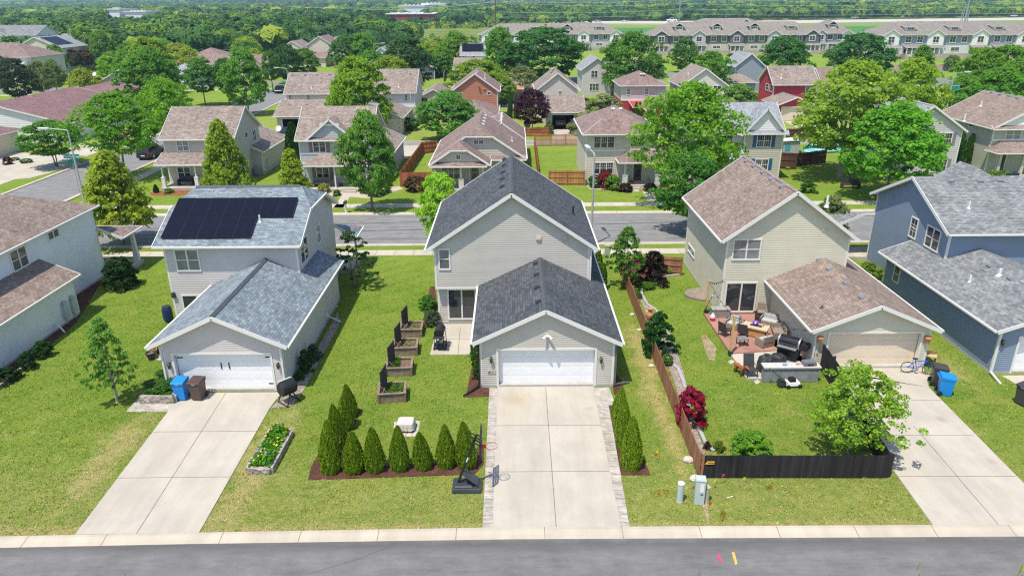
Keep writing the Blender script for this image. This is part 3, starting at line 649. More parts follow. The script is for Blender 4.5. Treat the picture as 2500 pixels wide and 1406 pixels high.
b.build('flood_light',WHITEP,h)
downspout(h,gx0-.07,32.1,0,2.5,BLACK,(-.75,-.9)); downspout(h,gx1+.08,32.1,0,2.5,mat('green_grey_metal',(.10,.12,.12),.5,.1),(.8,.4)); downspout(h,4.64,39.5,2.7,5.0)
st=thing('wooden_steps','two timber steps up to the patio door beside the black grill','steps',(-1.95,39.3,0))
for k in range(3):
    b=MB(); b.box(-2.35,-1.68,39.98-.34*(k+1),39.98-.34*k-.02,.46-.16*k,.52-.16*k); b.box(-2.3,-1.72,39.98-.34*k-.06,39.98-.34*k-.03,.05,.46-.16*k); b.build('tread',mat('new_timber',(.36,.20,.10),.75,.2,5.),st)
# ---- house B: lavender grey with solar panels
h=thing('house','lavender grey house with black solar panels on its blue grey clipped gable roof','house',(-16.6,39,0))
foundation(h,-20.6,-12.7,40,48.9); foundation(h,-17.5,-11.5,31.92,43.9)
w=MB(); x0,x1,y0,y1=-20.6,-12.7,40.0,48.9; Lh=8.9
lapwall(w,(x0,y0),(x1,y0),rect(7.9,.15,5.28)); gp=[(0,.15),(Lh,.15),(Lh,5.28),(6.2,6.62),(2.6,6.62),(0,5.28)]
lapwall(w,(x1,y0),(x1,y1),gp); lapwall(w,(x1,y1),(x0,y1),rect(7.9,.15,5.28)); lapwall(w,(x0,y1),(x0,y0),gp); w.build('wall',SID_B,h); cboards(h,x0,x1,y0,y1,.15,5.2)
e0,e1=-21.0,-12.35; zc=lambda y:5.27+.484*(y-39.55) if y<44.45 else 5.27+.484*(49.35-y)
pt=lambda x,y:(x,y,zc(y))
fs=[[pt(e0,39.55),pt(e1,39.55),pt(e1,42.6),pt(e1-.95,44.45),pt(e0+.95,44.45),pt(e0,42.6)],[pt(e1,49.35),pt(e0,49.35),pt(e0,46.3),pt(e0+.95,44.45),pt(e1-.95,44.45),pt(e1,46.3)],
    [pt(e1,42.6),pt(e1,46.3),pt(e1-.95,44.45)],[pt(e0,46.3),pt(e0,42.6),pt(e0+.95,44.45)]]
r=roof(h,fs,SH_GREYB); ridgecap(r,(-20.,44.45,7.66),(-13.4,44.45,7.66),mat('dark_ridge',(.08,.095,.11),.8,.1),.3,.05)
PV,nt,bb=newmat('solar_cell'); uvn=nd(nt,'ShaderNodeTexCoord').outputs['UV']
bt=nd(nt,'ShaderNodeTexBrick',{'Vector':uvn,'Color1':(.006,.008,.018,1),'Color2':(.010,.010,.024,1),'Mortar':(.012,.014,.026,1),'Scale':1.,'Mortar Size':.004,'Brick Width':.168,'Row Height':.168}); bt.offset=0
nt.links.new(bt.outputs[0],bb.inputs['Base Color']); bb.inputs['Roughness'].default_value=.3; bb.inputs['Specular IOR Level'].default_value=.1
PVF=mat('panel_frame',(.012,.014,.018),.4,.1)
P0=onP(418,532.6,pt(-20,41),(0,-.484,1)); 
def panel(x,y,w_,d_):
    up=Vector((0,1,.484)).normalized(); n=Vector((0,-.484,1)).normalized(); o=Vector(pt(x,y))+n*.1; X=Vector((1,0,0)); b=MB()
    q=[o,o+X*w_,o+X*w_+up*d_,o+up*d_]; b.mesh(q+[p+n*.04 for p in q],[(0,3,2,1),(0,1,5,4),(1,2,6,5),(2,3,7,6),(3,0,4,7),(4,5,6,7)],1)
    i=.014; q2=[o+X*i+up*i+n*.043,o+X*(w_-i)+up*i+n*.043,o+X*(w_-i)+up*(d_-i)+n*.043,o+X*i+up*(d_-i)+n*.043]; b.face(q2,0,[(0,0),(w_,0),(w_,d_),(0,d_)])
    b.build('solar_panel',[PV,PVF],r)
xl=P0.x; xr=onP(715,533.4,pt(-20,41),(0,-.484,1)).x; pw=(xr-xl)/7; yb=onP(394,584.7,pt(-20,41),(0,-.484,1)).y; yt=onP(437,487.4,pt(-20,41),(0,-.484,1)).y; dl=math.sqrt(1+.484**2); ph=(yt-yb)*dl/2-.02
for k in range(7): panel(xl+k*pw+.003,yb+(ph+.02)/dl,pw-.006,ph)
for k in range(5): panel(xl+k*pw+.003,yb,pw-.006,ph)
q=onP(635,541,pt(-20,41),(0,-.484,1)); roof_pipe(r,q,.4,.05)
winpx(h,'F',40.0,427,611,489,658.5,cols=2,pane=BLIND); a0,z1=onY(446,722,40.0); window(h,'F',40.0,a0,a0+1.75,.22,z1,cols=2,rows=1,name='patio_door')
winpx(h,'R',-12.7,730,594,752.5,625,cols=2); winpx(h,'R',-12.7,769.5,556,782,585)
xx,zz=onY(425,720,40.0); b=MB(); b.box(xx-.1,xx+.1,39.85,40,zz-.14,zz+.14); b.taper(xx-.1,xx+.1,39.85,40,zz+.14,zz+.2,.6); b.build('wall_light',VENTB,h)
wg=MB(); gx0,gx1=-17.52,-11.52; gfront(h,wg,gx0,gx1,31.92,2.72,-14.6,4.12,-17.0,-12.16,2.12,.115,GD_W,handles=True,hinges=True)
lapwall(wg,(gx1,31.92),(gx1,43.9),rect(11.98,.15,2.72)); lapwall(wg,(gx0,40),(gx0,31.92),rect(8.08,.15,2.72)); lapwall(wg,(gx1,43.9),(-12.7,43.9),[(0,.15),(1.18,.15),(1.18,3.25),(0,2.72)]); wg.build('garage_wall',SID_B,h)
cboards(h,gx0,gx1,31.92,43.9,.15,2.68,which='FL FR BR')
s=.468; zr=4.34; Z=lambda x:zr-s*abs(x+14.6)
fs=[[(-18.06,31.55,Z(-18.06)),(-14.6,31.55,zr),(-14.6,39.97,zr),(-18.06,39.97,Z(-18.06))],[(-14.6,31.55,zr),(-11.12,31.55,Z(-11.12)),(-11.12,44.2,Z(-11.12)),(-12.67,44.2,Z(-12.67)),(-12.67,39.97,Z(-12.67)),(-14.6,39.97,zr)]]
r=roof(h,fs,SH_GREYB,skip=lambda a,b:(a[1]>39.9 and b[1]>39.9 and not(a[0]>-11.2 and b[0]>-11.2)),name='garage_roof'); ridgecap(r,(-14.6,31.6,4.37),(-14.6,39.9,4.37),mat('dark_ridge',(.08,.095,.11),.8,.1),.3,.06)
winpx(h,'R',gx1,811,684,815.5,712)
for px in (415,680):
    xx,zz=onY(px,890,31.92); lantern(h,xx,31.92,zz)
xx,zz=onY(424,921,31.92); b=MB(); b.box(xx-.2,xx+.2,31.88,31.9,zz-.11,zz+.11); q=b.build('number_plate',mat('plate_pale',(.6,.56,.54),.6,.1),h); text_mesh(q,'8107',(xx,31.87,zz-.06),.17,BLACK)
downspout(h,gx1-.05,31.84,0,2.5); downspout(h,gx0-.02,31.84,0,2.6)
y_,z_=onX(800,788,gx1); b=MB(); b.box(gx1,gx1+.06,y_-.15,y_+.15,.2,.55); b.tube([(gx1+.05,y_,.35),(gx1+.9,y_-.35,.12)],.05,8); b.build('dryer_pipe',WHITEP,h)
y_,z_=onX(820,750,gx1); b=MB(); b.lathe([(.12,0),(.12,.1),(.06,.2)],(gx1+.05,y_,z_-.1),10); b.build('wall_vent',VENTL,h)
# porch on the street side with the flag
b=MB(); b.box(-14.2,-11.6,49,51.4,0,.3); b.build('porch_floor',CONC,h)
b=MB(); b.box(-11.85,-11.7,51.1,51.25,.3,2.75); b.build('porch_post',WHITE,h)
roof(h,[[(-15.,51.6,2.8),(-15.,49.,3.75),(-12.75,49.,3.75),(-11.2,51.6,2.8)],[(-11.2,49.,2.8),(-11.2,51.6,2.8),(-12.75,49.,3.75)]],SH_GREYB,name='porch_roof')
# ---- house D: cream with brown roof
h=thing('house','cream green vinyl house with brown roof, garage and furnished red patio on the right','house',(16.7,40,0))
foundation(h,13.0,20.4,40.9,50.6); foundation(h,16.1,22.05,33.92,45.3)
w=MB(); boxwalls(w,13.0,20.4,40.9,50.6,.15,5.22,.115,'y',7.93,16.7); w.build('wall',SID_D,h); CREAM=mat('cream_trim',(.72,.69,.60),.5,.03); cboards(h,13,20.4,40.9,50.6,.15,5.2,CREAM)
r=gable_roof(h,13.0,20.4,40.9,50.6,5.22,'y',SH_BROWN,.733,.42,.36,apx=16.7)
gvents(r,[(1824,393),(1843,405),(1864,420),(1885,437),(1911,455)],(16.7,42,8.08),(-.733,0,1),VENTG,.36)
q=onP(2018,503,(16.7,42,8.08),(.733,0,1)); roof_pipe(r,q,.5,.05); ridgecap(r,(16.7,40.56,8.09),(16.7,50.9,8.09),SH_BROWN,.3,.03)
winpx(h,'F',40.9,1794,586,1851,631.5,cols=2,pane=BLIND); a0,z1=onY(1776,692,40.9); a1,z0=onY(1838,758,40.9); window(h,'F',40.9,a0,a1,z0,z1,cols=2,rows=1,name='patio_door',trim=CREAM)
winpx(h,'L',13.0,1682,596,1695,629,cols=2,rows=1)
for px in (2012,2024):
    xx,zz=onY(px,560,40.9); b=MB(); b.box(xx-.12,xx+.12,40.82,40.9,zz-.05,zz+.05); b.build('wall_vent',SID_D,h)
wg=MB(); gfront(h,wg,16.1,22.05,33.92,2.42,19.0,3.62,16.75,21.6,2.08,.115,GD_B,CREAM)
lapwall(wg,(22.05,33.92),(22.05,45.3),rect(11.38,.15,2.42)); lapwall(wg,(16.1,40.9),(16.1,33.92),rect(6.98,.15,2.42)); lapwall(wg,(22.05,45.3),(20.4,45.3),[(0,.15),(1.65,.15),(1.65,3.1),(0,2.42)]); wg.build('garage_wall',SID_D,h)
cboards(h,16.1,22.05,33.92,45.3,.15,2.4,CREAM,which='FL FR')
s=.418; zr=3.83; Z=lambda x:zr-s*abs(x-19.0)
fs=[[(15.62,33.55,Z(15.62)),(19.,33.55,zr),(19.,40.88,zr),(15.62,40.88,Z(15.62))],[(19.,33.55,zr),(22.4,33.55,Z(22.4)),(22.4,45.6,Z(22.4)),(20.43,45.6,Z(20.43)),(20.43,40.88,Z(20.43)),(19.,40.88,zr)]]
r=roof(h,fs,SH_BROWN,skip=lambda a,b:(a[1]>40.8 and b[1]>40.8 and not(a[0]>22.3 and b[0]>22.3)),name='garage_roof'); gvents(r,[(1998,633),(2027,658),(2068,692),(2107,727)],(19,34,zr),(-s,0,1),VENTG,.36)
TERRA=mat('terracotta',(.50,.23,.11),.8,.15,5.)
for px in (1999,2262):
    xx,zz=onY(px,826,33.92); b=MB(); b.lathe([(.09,-.22),(.12,-.1),(.11,.06),(.2,.08),(.19,.16),(.02,.2)],(xx,33.78,zz),10); b.box(xx-.03,xx+.03,33.78,33.92,zz-.05,zz+.02); b.build('wall_lantern',TERRA,h)
xx,zz=onY(1990,866,33.92); text_mesh(h,'8115',(xx,33.88,zz),.16,BLACK)
downspout(h,16.1-.1,33.84,0,2.3); b=MB(); b.tube([(15.7,33.7,2.35),(16.0,33.84,2.2),(16.0,33.84,1.9)],.05,6); b.build('gutter_elbow',WHITE,h)
# ---- house E: slate blue
h=thing('house','slate blue house with grey shingle roof and white garage door at the right edge','house',(29,40,0))
foundation(h,26.9,40,41.7,51); foundation(h,25.25,32.6,33.25,45.2)
w=MB(); boxwalls(w,26.9,40,41.7,51,.15,5.22,.115,'x',7.4,None); w.build('wall',SID_E,h); cboards(h,26.9,40,41.7,51,.15,5.2,which='FL BL')
r=gable_roof(h,26.9,40,41.7,51,5.22,'x',SH_GREY,.47,.42,.38)
n=(0,-.47,1); p0=(30,46.35,7.55); gvents(r,[(2320,442),(2391,442),(2439,441)],p0,n,VENTG,.4)
q=onP(2365,508,p0,n); roof_pipe(r,q,.45,.05)
roof(h,[[(29.7,45.7,6.95),(32.7,45.7,6.95),(31.2,47.2,7.95)],[(29.7,49.2,6.95),(29.7,45.7,6.95),(31.2,47.2,7.95),(31.2,49.2,7.95)],[(32.7,45.7,6.95),(32.7,49.2,6.95),(31.2,49.2,7.95),(31.2,47.2,7.95)]],SH_GREY,name='street_gable_roof',fasc=False)
winpx(h,'L',26.9,2229,531,2233.5,582,grid=(2,3,False)); winpx(h,'L',26.9,2268,551,2287.5,614,cols=2)
y_,z_=onX(2181,481,26.9); b=MB(); b.box(26.8,26.9,y_-.12,y_+.12,z_-.1,z_+.1); b.build('wall_vent',SID_E,h)
wg=MB(); gfront(h,wg,25.25,32.6,33.25,2.6,28.9,3.95,26.35,31.3,2.1,.115,GD_W); lapwall(wg,(32.6,33.25),(32.6,41.7),rect(8.45,.15,2.6)); lapwall(wg,(25.25,45.2),(25.25,33.25),rect(11.95,.15,2.6)); lapwall(wg,(26.9,45.2),(25.25,45.2),[(0,.15),(1.65,.15),(1.65,2.6),(0,3.2)]); wg.build('garage_wall',SID_E,h)
cboards(h,25.25,32.6,33.25,45.2,.15,2.55,which='FL BL')
s=.36; zr=4.12; Z=lambda x:zr-s*abs(x-28.9)
fs=[[(24.8,32.9,Z(24.8)),(28.9,32.9,zr),(28.9,41.66,zr),(26.87,41.66,Z(26.87)),(26.87,45.5,Z(26.87)),(24.8,45.5,Z(24.8))],[(28.9,32.9,zr),(33.,32.9,Z(33)),(33,41.66,Z(33)),(28.9,41.66,zr)]]
r=roof(h,fs,SH_GREY,skip=lambda a,b:(a[1]>41.5 and b[1]>41.5 and not(a[0]<24.9 and b[0]<24.9) and not(a[1]>45.4 and b[1]>45.4)),name='garage_roof')
n=(-s,0,1); p0=(28.9,34,zr); gvents(r,[(2420,650),(2470,681)],p0,n,VENTG,.4)
q=onP(2367,688,p0,n); roof_pipe(r,q,.4,.05); q=onP(2440,672,p0,n); roof_pipe(r,q,.4,.08)
winpx(h,'L',25.25,2188,648,2192.5,690); xx,zz=onY(2446,834,33.25); lantern(h,xx,33.25,zz)
downspout(h,25.2,33.17,0,2.5,None,(-.15,-1.1))
px_,py_=G(2098,640); b=MB(); b.box(24.6,28,51,53.4,0,.3); b.build('porch_floor',CONC,h); b=MB(); b.box(25.0,25.25,52.9,53.15,.3,2.75); b.taper(24.95,25.3,52.85,53.2,.3,1.2,.8); b.build('porch_post',mat('grey_post',(.42,.45,.48),.5,.05),h)
roof(h,[[(24.3,53.7,2.85),(30,53.7,2.85),(30,51.02,3.7),(26.2,51.02,3.7)],[(24.3,51.02,2.85),(24.3,53.7,2.85),(26.2,51.02,3.7)]],SH_GREY,name='porch_roof')
# ---- house A: white, left edge
h=thing('house','white house with brown shingle roof and lower garage wing at the left edge','house',(-32,40,0))
foundation(h,-42,-29.7,32,48.9); foundation(h,-37,-27.72,25.5,41.9)
w=MB(); boxwalls(w,-42,-29.7,32,48.9,.15,5.2,.115); w.build('wall',SID_A,h); cboards(h,-42,-29.7,32,48.9,.15,5.2,which='BR')
r=roof(h,hip_faces(-42.4,-29.33,31.6,49.25,5.2,.46),SH_BROWN); winpx(h,'R',-29.7,22,618,69,643,cols=2,lower=SCREEN); winpx(h,'R',-29.7,115,570,142.5,574,cols=2,rows=1)
wg=MB(); lapwall(wg,(-27.72,25.5),(-27.72,41.9),rect(16.4,.15,2.55)); lapwall(wg,(-27.72,41.9),(-29.7,41.9),[(0,.15),(1.98,.15),(1.98,3.4),(0,2.55)]); lapwall(wg,(-37,25.5),(-27.72,25.5),rect(9.28,.15,2.55)); wg.build('garage_wall',SID_A,h); cboards(h,-37,-27.72,25.5,41.9,.15,2.5,which='BR FR')
roof(h,[[(-27.36,25.1,2.6),(-27.36,42.25,2.6),(-29.68,42.25,3.62),(-29.68,25.1,3.62)],[(-29.68,25.1,3.62),(-29.68,32,3.62),(-32.4,32,4.8),(-32.4,25.1,4.8)]],SH_BROWN,name='garage_roof',skip=lambda a,b:a[0]<-29.6 and b[0]<-29.6)
for (yy,zz) in (onX(160,775,-27.72),onX(182,770,-27.72)):
    b=MB(); b.box(-27.72,-27.5,yy-.2,yy+.2,.4,1.25); b.lathe([(.15,1.2),(.15,1.45),(.08,1.5)],(-27.58,yy,0),10); b.box(-27.7,-27.62,yy-.05,yy+.05,0,.5); b.build('utility_meter',mat('meter_grey',(.42,.46,.48),.5,.1),h)
yy,zz=onX(138,808,-27.72); b=MB(); b.tube([(-27.7,yy,.5),(-27.3,yy-.2,.35),(-26.9,yy-.5,.15)],.05,8); b.build('dryer_pipe',WHITEP,h)
px_,py_=G(262,640); b=MB(); b.box(-31,-28.2,48.9,51.6,0,.3); b.build('porch_floor',CONC,h); b=MB(); b.taper(-28.75,-28.35,51.1,51.5,.3,1.2,.75); b.taper(-28.68,-28.42,51.17,51.43,1.2,2.8,.85); b.build('porch_post',mat('pale_post',(.62,.62,.6),.5,.05),h)
roof(h,[[(-36,51.9,2.85),(-36,49.0,3.7),(-29.9,49.0,3.7),(-28.0,51.9,2.85)],[(-28.0,49.0,2.85),(-28.0,51.9,2.85),(-29.9,49.0,3.7)]],SH_BROWN,name='porch_roof')
# ================= houses across the street and beyond =================
SID_T=siding('tan_siding',(.50,.45,.39)); SID_G=siding('blue_grey_siding',(.43,.46,.46)); SID_K=siding('cream_siding',(.60,.54,.45)); SID_P=siding('stone_beige_siding',(.52,.47,.41))
SID_O=siding('rust_orange_siding',(.43,.19,.115)); SID_R=siding('red_siding',(.40,.045,.055)); SID_Y=siding('pale_green_siding',(.60,.60,.48)); SID_M=siding('mauve_grey_siding',(.54,.50,.50)); SID_L=siding('pale_lilac_siding',(.60,.60,.62))
SID_V=siding('olive_cream_siding',(.46,.46,.37)); SID_W=siding('bright_white_siding',(.75,.74,.71)); SID_DG=siding('dark_grey_siding',(.13,.13,.15)); SID_GB=siding('grey_blue_siding',(.27,.31,.36)); SID_ST=mat('ledge_stone',(.42,.36,.30),.85,.35,2.5)
SH_ROSE=shingle('rose_brown_shingle',(.21,.145,.13),(.31,.23,.21),(.14,.09,.08)); SH_TAN=shingle('tan_shingle',(.22,.175,.15),(.36,.295,.255),(.14,.11,.10)); SH_MAUVE=shingle('mauve_shingle',(.20,.115,.115),(.28,.175,.175),(.14,.08,.08)); SH_TOWN=shingle('taupe_shingle',(.22,.195,.17),(.29,.26,.235),(.17,.15,.13)); SH_SLATE=shingle('slate_grey_shingle',(.24,.255,.28),(.35,.365,.39),(.18,.19,.2))
def post(root,x,y,z0,z1,m=None,w=.14,base=False):
    b=MB(); b.box(x-w/2,x+w/2,y-w/2,y+w/2,z0,z1)
    if base: b.box(x-w*1.3,x+w*1.3,y-w*1.3,y+w*1.3,z0,z0+1.0); b.box(x-w*1.45,x+w*1.45,y-w*1.45,y+w*1.45,z0+1.0,z0+1.08)
    b.build('porch_post',m or WHITE,root)
def slab(root,x0,x1,y0,y1,h=.3,steps=None):
    b=MB(); b.box(x0,x1,y0,y1,0,h); b.build('porch_floor',CONC,root)
    if steps: b=MB(); b.box(steps-.7,steps+.7,y0-.4,y0-.01,0,h*.55); b.build('step',CONC,root)
def entry(root,y,x0,x1,z1,m=None,z0=.35):
    b=MB(); b.box(x0-.12,x1+.12,y-.04,y+.02,z0,z1+.12); f=b.build('front_door',WHITE,root)
    b=MB(); b.box(x0,x1,y-.055,y-.03,z0+.05,z1); b.build('door_leaf',m or mat('brown_door',(.13,.075,.05),.4,.1),f)
    b=MB(); b.box(x0+.18,x1-.18,y-.066,y-.05,z0+.5,z1-.2); b.build('pane',GLASS,f)
def rects(root,x0,x1,y0,y1,h,ridge,pitch,sid,rm,course=.18,apx=None,oe=.4,og=.3,trim=None,name='wall',rname='roof',z0=0.,cb='FL FR BR',**k):
    w=MB(); 
    if ridge=='y': c=(x0+x1)/2 if apx is None else apx; zr=h+pitch*(c-x0)
    elif ridge=='x': c=(y0+y1)/2 if apx is None else apx; zr=h+pitch*(c-y0)
    else: c=zr=None
    boxwalls(w,x0,x1,y0,y1,z0,h,course,ridge if ridge in 'xy' else None,zr,c); w.build(name,sid,root)
    if cb: cboards(root,x0,x1,y0,y1,z0,h,trim,which=cb)
    if ridge=='h': return roof(root,hip_faces(x0-oe,x1+oe,y0-oe,y1+oe,h,pitch),rm,trim,name=rname,**k)
    return gable_roof(root,x0,x1,y0,y1,h,ridge,rm,pitch,oe,og,apx=c,trim=trim,name=rname,**k)
def front_gable(root,xc,half,y,h,zr,yb,sid,rm,course=.18,trim=None,oe=.35,z0=None,og=.3,pent=False):
    """cross gable whose ridge runs back along y"""
    p=(zr-h)/half; w=MB(); z0=h if z0 is None else z0
    lapwall(w,(xc-half,y),(xc+half,y),gab(2*half,z0,h,half,zr) if z0<h else [(0,h),(2*half,h),(half,zr)],course); w.build('gable_wall',sid,root)
    zl=h-p*oe+.14; zt=zr+.14
    r=roof(root,[[(xc,y-og,zt),(xc-half-oe,y-og,zl),(xc-half-oe,yb,zl),(xc,yb,zt)],[(xc+half+oe,y-og,zl),(xc,y-og,zt),(xc,yb,zt),(xc+half+oe,yb,zl)]],rm,trim,name='gable_roof',skip=lambda a,b:a[1]>yb-.1 and b[1]>yb-.1)
    if pent:
        roof(root,[[(xc-half-.3,y-.45,h-.1),(xc+half+.3,y-.45,h-.1),(xc+half+.3,y-.01,h+.22),(xc-half-.3,y-.01,h+.22)]],rm,trim,name='pent_roof',thick=.1,skip=lambda a,b:a[1]>y-.2)
def jerk(xc,half,ze,p,yf,yb,ch,dh):
    zr=ze+p*half; zc=ze+p*(half-ch)
    return [[(xc,yf+dh,zr),(xc-ch,yf,zc),(xc-half,yf,ze),(xc-half,yb,ze),(xc,yb,zr)],[(xc+half,yf,ze),(xc+ch,yf,zc),(xc,yf+dh,zr),(xc,yb,zr),(xc+half,yb,ze)],[(xc-ch,yf,zc),(xc+ch,yf,zc),(xc,yf+dh,zr)]]
def rowvents(r,xs,y,z,n,m,s=.34):
    for x in xs: roof_vent(r,(x,y,z),n,m,s)
def garage_open(root,x0,x1,y,z1,depth=5.):
    """dark open garage mouth: a recessed box with floor"""
    b=MB(); b.box(x0-.1,x0,y-.06,y+.02,0,z1+.1); b.box(x1,x1+.1,y-.06,y+.02,0,z1+.1); b.box(x0,x1,y-.058,y+.02,z1,z1+.1); b.build('door_frame',WHITE,root)
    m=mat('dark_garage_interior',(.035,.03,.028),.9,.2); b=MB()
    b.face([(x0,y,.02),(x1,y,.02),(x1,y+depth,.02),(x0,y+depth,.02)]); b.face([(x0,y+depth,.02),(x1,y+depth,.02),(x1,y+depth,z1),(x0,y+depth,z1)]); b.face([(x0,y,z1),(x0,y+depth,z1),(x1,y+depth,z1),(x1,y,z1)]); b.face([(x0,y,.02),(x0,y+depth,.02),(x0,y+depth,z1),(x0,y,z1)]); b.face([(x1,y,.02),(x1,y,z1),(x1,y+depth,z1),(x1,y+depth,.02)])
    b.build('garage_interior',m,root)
# H1
h=thing('house','tan house with brown roof and front porch behind a linden, next to the cross street','house',(-33.5,78,0))
r=rects(h,-37.2,-29.75,76.6,85.0,5.15,'x',.62,SID_T,SH_TAN); winpx(h,'F',76.6,431,344,462,368,cols=2,grid=(2,2,True),pane=BLIND)
winpx(h,'F',76.6,433,409,467,434,cols=2); winpx(h,'R',-29.75,597,325.5,604,334,rows=1); winpx(h,'R',-29.75,615.5,320,625.5,341,cols=2); winpx(h,'F',76.6,530,344,556,368,cols=2)
slab(h,-37.2,-30,74.2,76.6); roof(h,[[(-37.5,74.3,2.75),(-29.6,74.3,2.75),(-29.6,76.55,3.6),(-37.5,76.55,3.6)]],SH_TAN,name='porch_roof',skip=lambda a,b:a[1]>76 and b[1]>76)
for x in (-36.9,-33.4,-30.2): post(h,x,74.6,.3,2.65,base=True)
entry(h,76.6,-32.2,-31.3,2.5)
w=MB(); boxwalls(w,-35,-28.65,81.8,91,0,2.7,.18,'y',4.1,-31.8,sides='FRB'); w.build('garage_wall',SID_T,h); cboards(h,-35,-28.65,81.8,91,0,2.6,which='FR BR'); gable_roof(h,-35,-28.65,81.8,91,2.7,'y',SH_TAN,.44,.35,.3,name='garage_roof')
b=MB(); b.lathe([(.42,0),(.42,.8),(.2,.82)],(-29.2,81.2,.05),12); b.build('air_conditioner',mat('ac_grey',(.22,.23,.24),.6,.2),h)
b=MB(); b.box(-28.65,-28.5,83,83.4,.5,1.4); b.build('utility_meter',mat('meter_grey'  ,(.42,.46,.48),.5,.1),h)
def dish(root,x,y,z,az=0.):
    b=MB(); M=Matrix.Rotation(az,3,'Z')@Matrix.Rotation(R(62),3,'X'); b.lathe([(.02,.0),(.2,.03),(.36,.1),(.37,.115),(.2,.05),(.02,.02)],(x,y,z+.55),14,0,M); b.tube([(x,y,z),(x,y,z+.5),tuple(Vector((x,y,z+.55))-M@Vector((0,0,.02)))],.03,6); b.build('satellite_dish',WHITEP,root)
q=onP(682,325,(-28.5,86,2.75),(.44,0,1)); dish(h,q.x,q.y,q.z)
# H2
h=thing('house','blue grey gabled house with brown shutters and white porch post behind a maple','house',(-18.6,77,0))
r=rects(h,-22.35,-14.85,75.3,83.4,5.2,'x',.66,SID_G,SH_TAN)
xa,za=onY(806,291,75.0); front_gable(h,-18.9,2.35,75.28,5.2,za-.14,79,SID_G,SH_TAN,z0=5.0); b=MB(); b.box(-19.9,-17.9,75.1,75.2,za-.75,za-.5); b.build('gable_panel',WHITE,h)
BRS=mat('brown_shutter',(.22,.155,.14),.6,.1); winpx(h,'F',75.3,764,344,795,371,cols=2,sh=BRS,grid=(2,2,True)); winpx(h,'F',75.3,836,344,866,371,cols=2,sh=BRS,grid=(2,2,True)); winpx(h,'F',75.3,772.5,410,804,437,cols=2,sh=BRS)
b=MB(); b.box(-22.36,-14.84,75.24,75.3,3.55,3.75); b.build('band_board',WHITE,h)
slab(h,-21.8,-14.9,73.1,75.3,.35,-16.9); roof(h,[[(-21.9,73.3,2.75),(-14.7,73.3,2.75),(-14.7,75.27,3.6),(-20.2,75.27,3.6)],[(-21.9,73.3,2.75),(-20.2,75.27,3.6),(-21.9,75.27,2.75)]],SH_TAN,name='porch_roof',skip=lambda a,b:a[1]>75 and b[1]>75)
for x in (-21.5,-18.45,-15.1): post(h,x,73.6,.3,2.7)
entry(h,75.3,-17.4,-16.5,2.45,WHITE)
w=MB(); boxwalls(w,-20,-13.6,80.5,90.2,0,2.75,.18,'y',4.15,-16.8,sides='FRB'); w.build('garage_wall',SID_G,h); cboards(h,-20,-13.6,80.5,90.2,0,2.65,which='FR BR'); gable_roof(h,-20,-13.6,80.5,90.2,2.75,'y',SH_TAN,.44,.35,.3,name='garage_roof')
# H3
h=thing('house','low bungalow with rose brown clipped gable roof and cream siding behind the charcoal roof','house',(-3.5,79,0))
w=MB(); lapwall(w,(-8.2,75.9),(1.3,75.9),[(0,0),(9.5,0),(9.5,2.85),(6.3,5.05),(3.2,5.05),(0,2.85)],.28,.02); lapwall(w,(1.3,75.9),(1.3,95),rect(19.1,0,2.85),.28); lapwall(w,(-8.2,87),(-8.2,75.9),rect(11.1,0,2.85),.28)
lapwall(w,(-8.2,72.85),(-2.75,72.85),[(.0,2.9),(5.45,2.9),(3.5,4.3),(1.95,4.3)],.28,.02); lapwall(w,(-8.2,74.8),(-2.75,74.8),rect(5.45,0,2.9),.28); w.build('wall',SID_P,h)
r=roof(h,jerk(-3.4,5.06,2.92,.66,75.55,87,1.5,1.9),SH_ROSE); za=2.92+.66*3.15
f=jerk(-5.31,3.15,2.92,.66,72.5,75.5,.9,1.2); roof(h,f,SH_ROSE,name='gable_roof',skip=lambda a,b:a[1]>75.4 and b[1]>75.4)
roof(h,[[(-1.2,86,5.0),(-4.2,86,2.92),(-4.2,95.4,2.92),(-1.2,95.4,5.0)],[(1.74,86.99,2.92),(-1.2,86.99,5.0),(-1.2,95.4,5.0),(1.74,95.4,2.92)]],SH_ROSE,name='garage_roof')
roof(h,[[(-8.35,72.3,2.8),(-2.5,72.3,2.8),(-2.5,72.84,3.15),(-8.35,72.84,3.15)]],SH_ROSE,name='pent_roof',thick=.1); roof(h,[[(-2.2,75.3,2.85),(1.6,75.3,2.85),(1.6,75.88,3.2),(-2.2,75.88,3.2)]],SH_ROSE,name='pent_roof',thick=.1)
winpx(h,'F',74.8,1080,410,1122,437,cols=3,grid=(3,2,True)); entry(h,74.8,-4.35,-3.4,2.4,mat('tan_door',(.34,.28,.22),.5,.05)); winpx(h,'F',72.85,1114,379,1123.5,389,rows=1,grid=(2,2,False)); winpx(h,'F',75.9,1157.5,343.5,1180,351.5,cols=2,rows=1,grid=(2,2,False))
slab(h,-8.3,-2.7,72.6,74.8,.35)
PINK=mat('pale_pier',(.62,.56,.50),.6,.05)
for x in (-8.1,-5.2,-2.95): post(h,x,72.9,.35,2.75,PINK,.2,True)
n=(.66,0,1); p0=(-3.4,80,2.92+.66*5.06)
gvents(r,[(1179,304),(1181,297),(1182.4,289.6),(1185,283)],p0,n,VENTL,.36); gvents(r,[(1222,297),(1224,291),(1226,285)],(-1.2,90,5.),(.7,0,1),VENTL,.36); q=onP(1250,345,p0,n); roof_pipe(r,q,.5,.06)
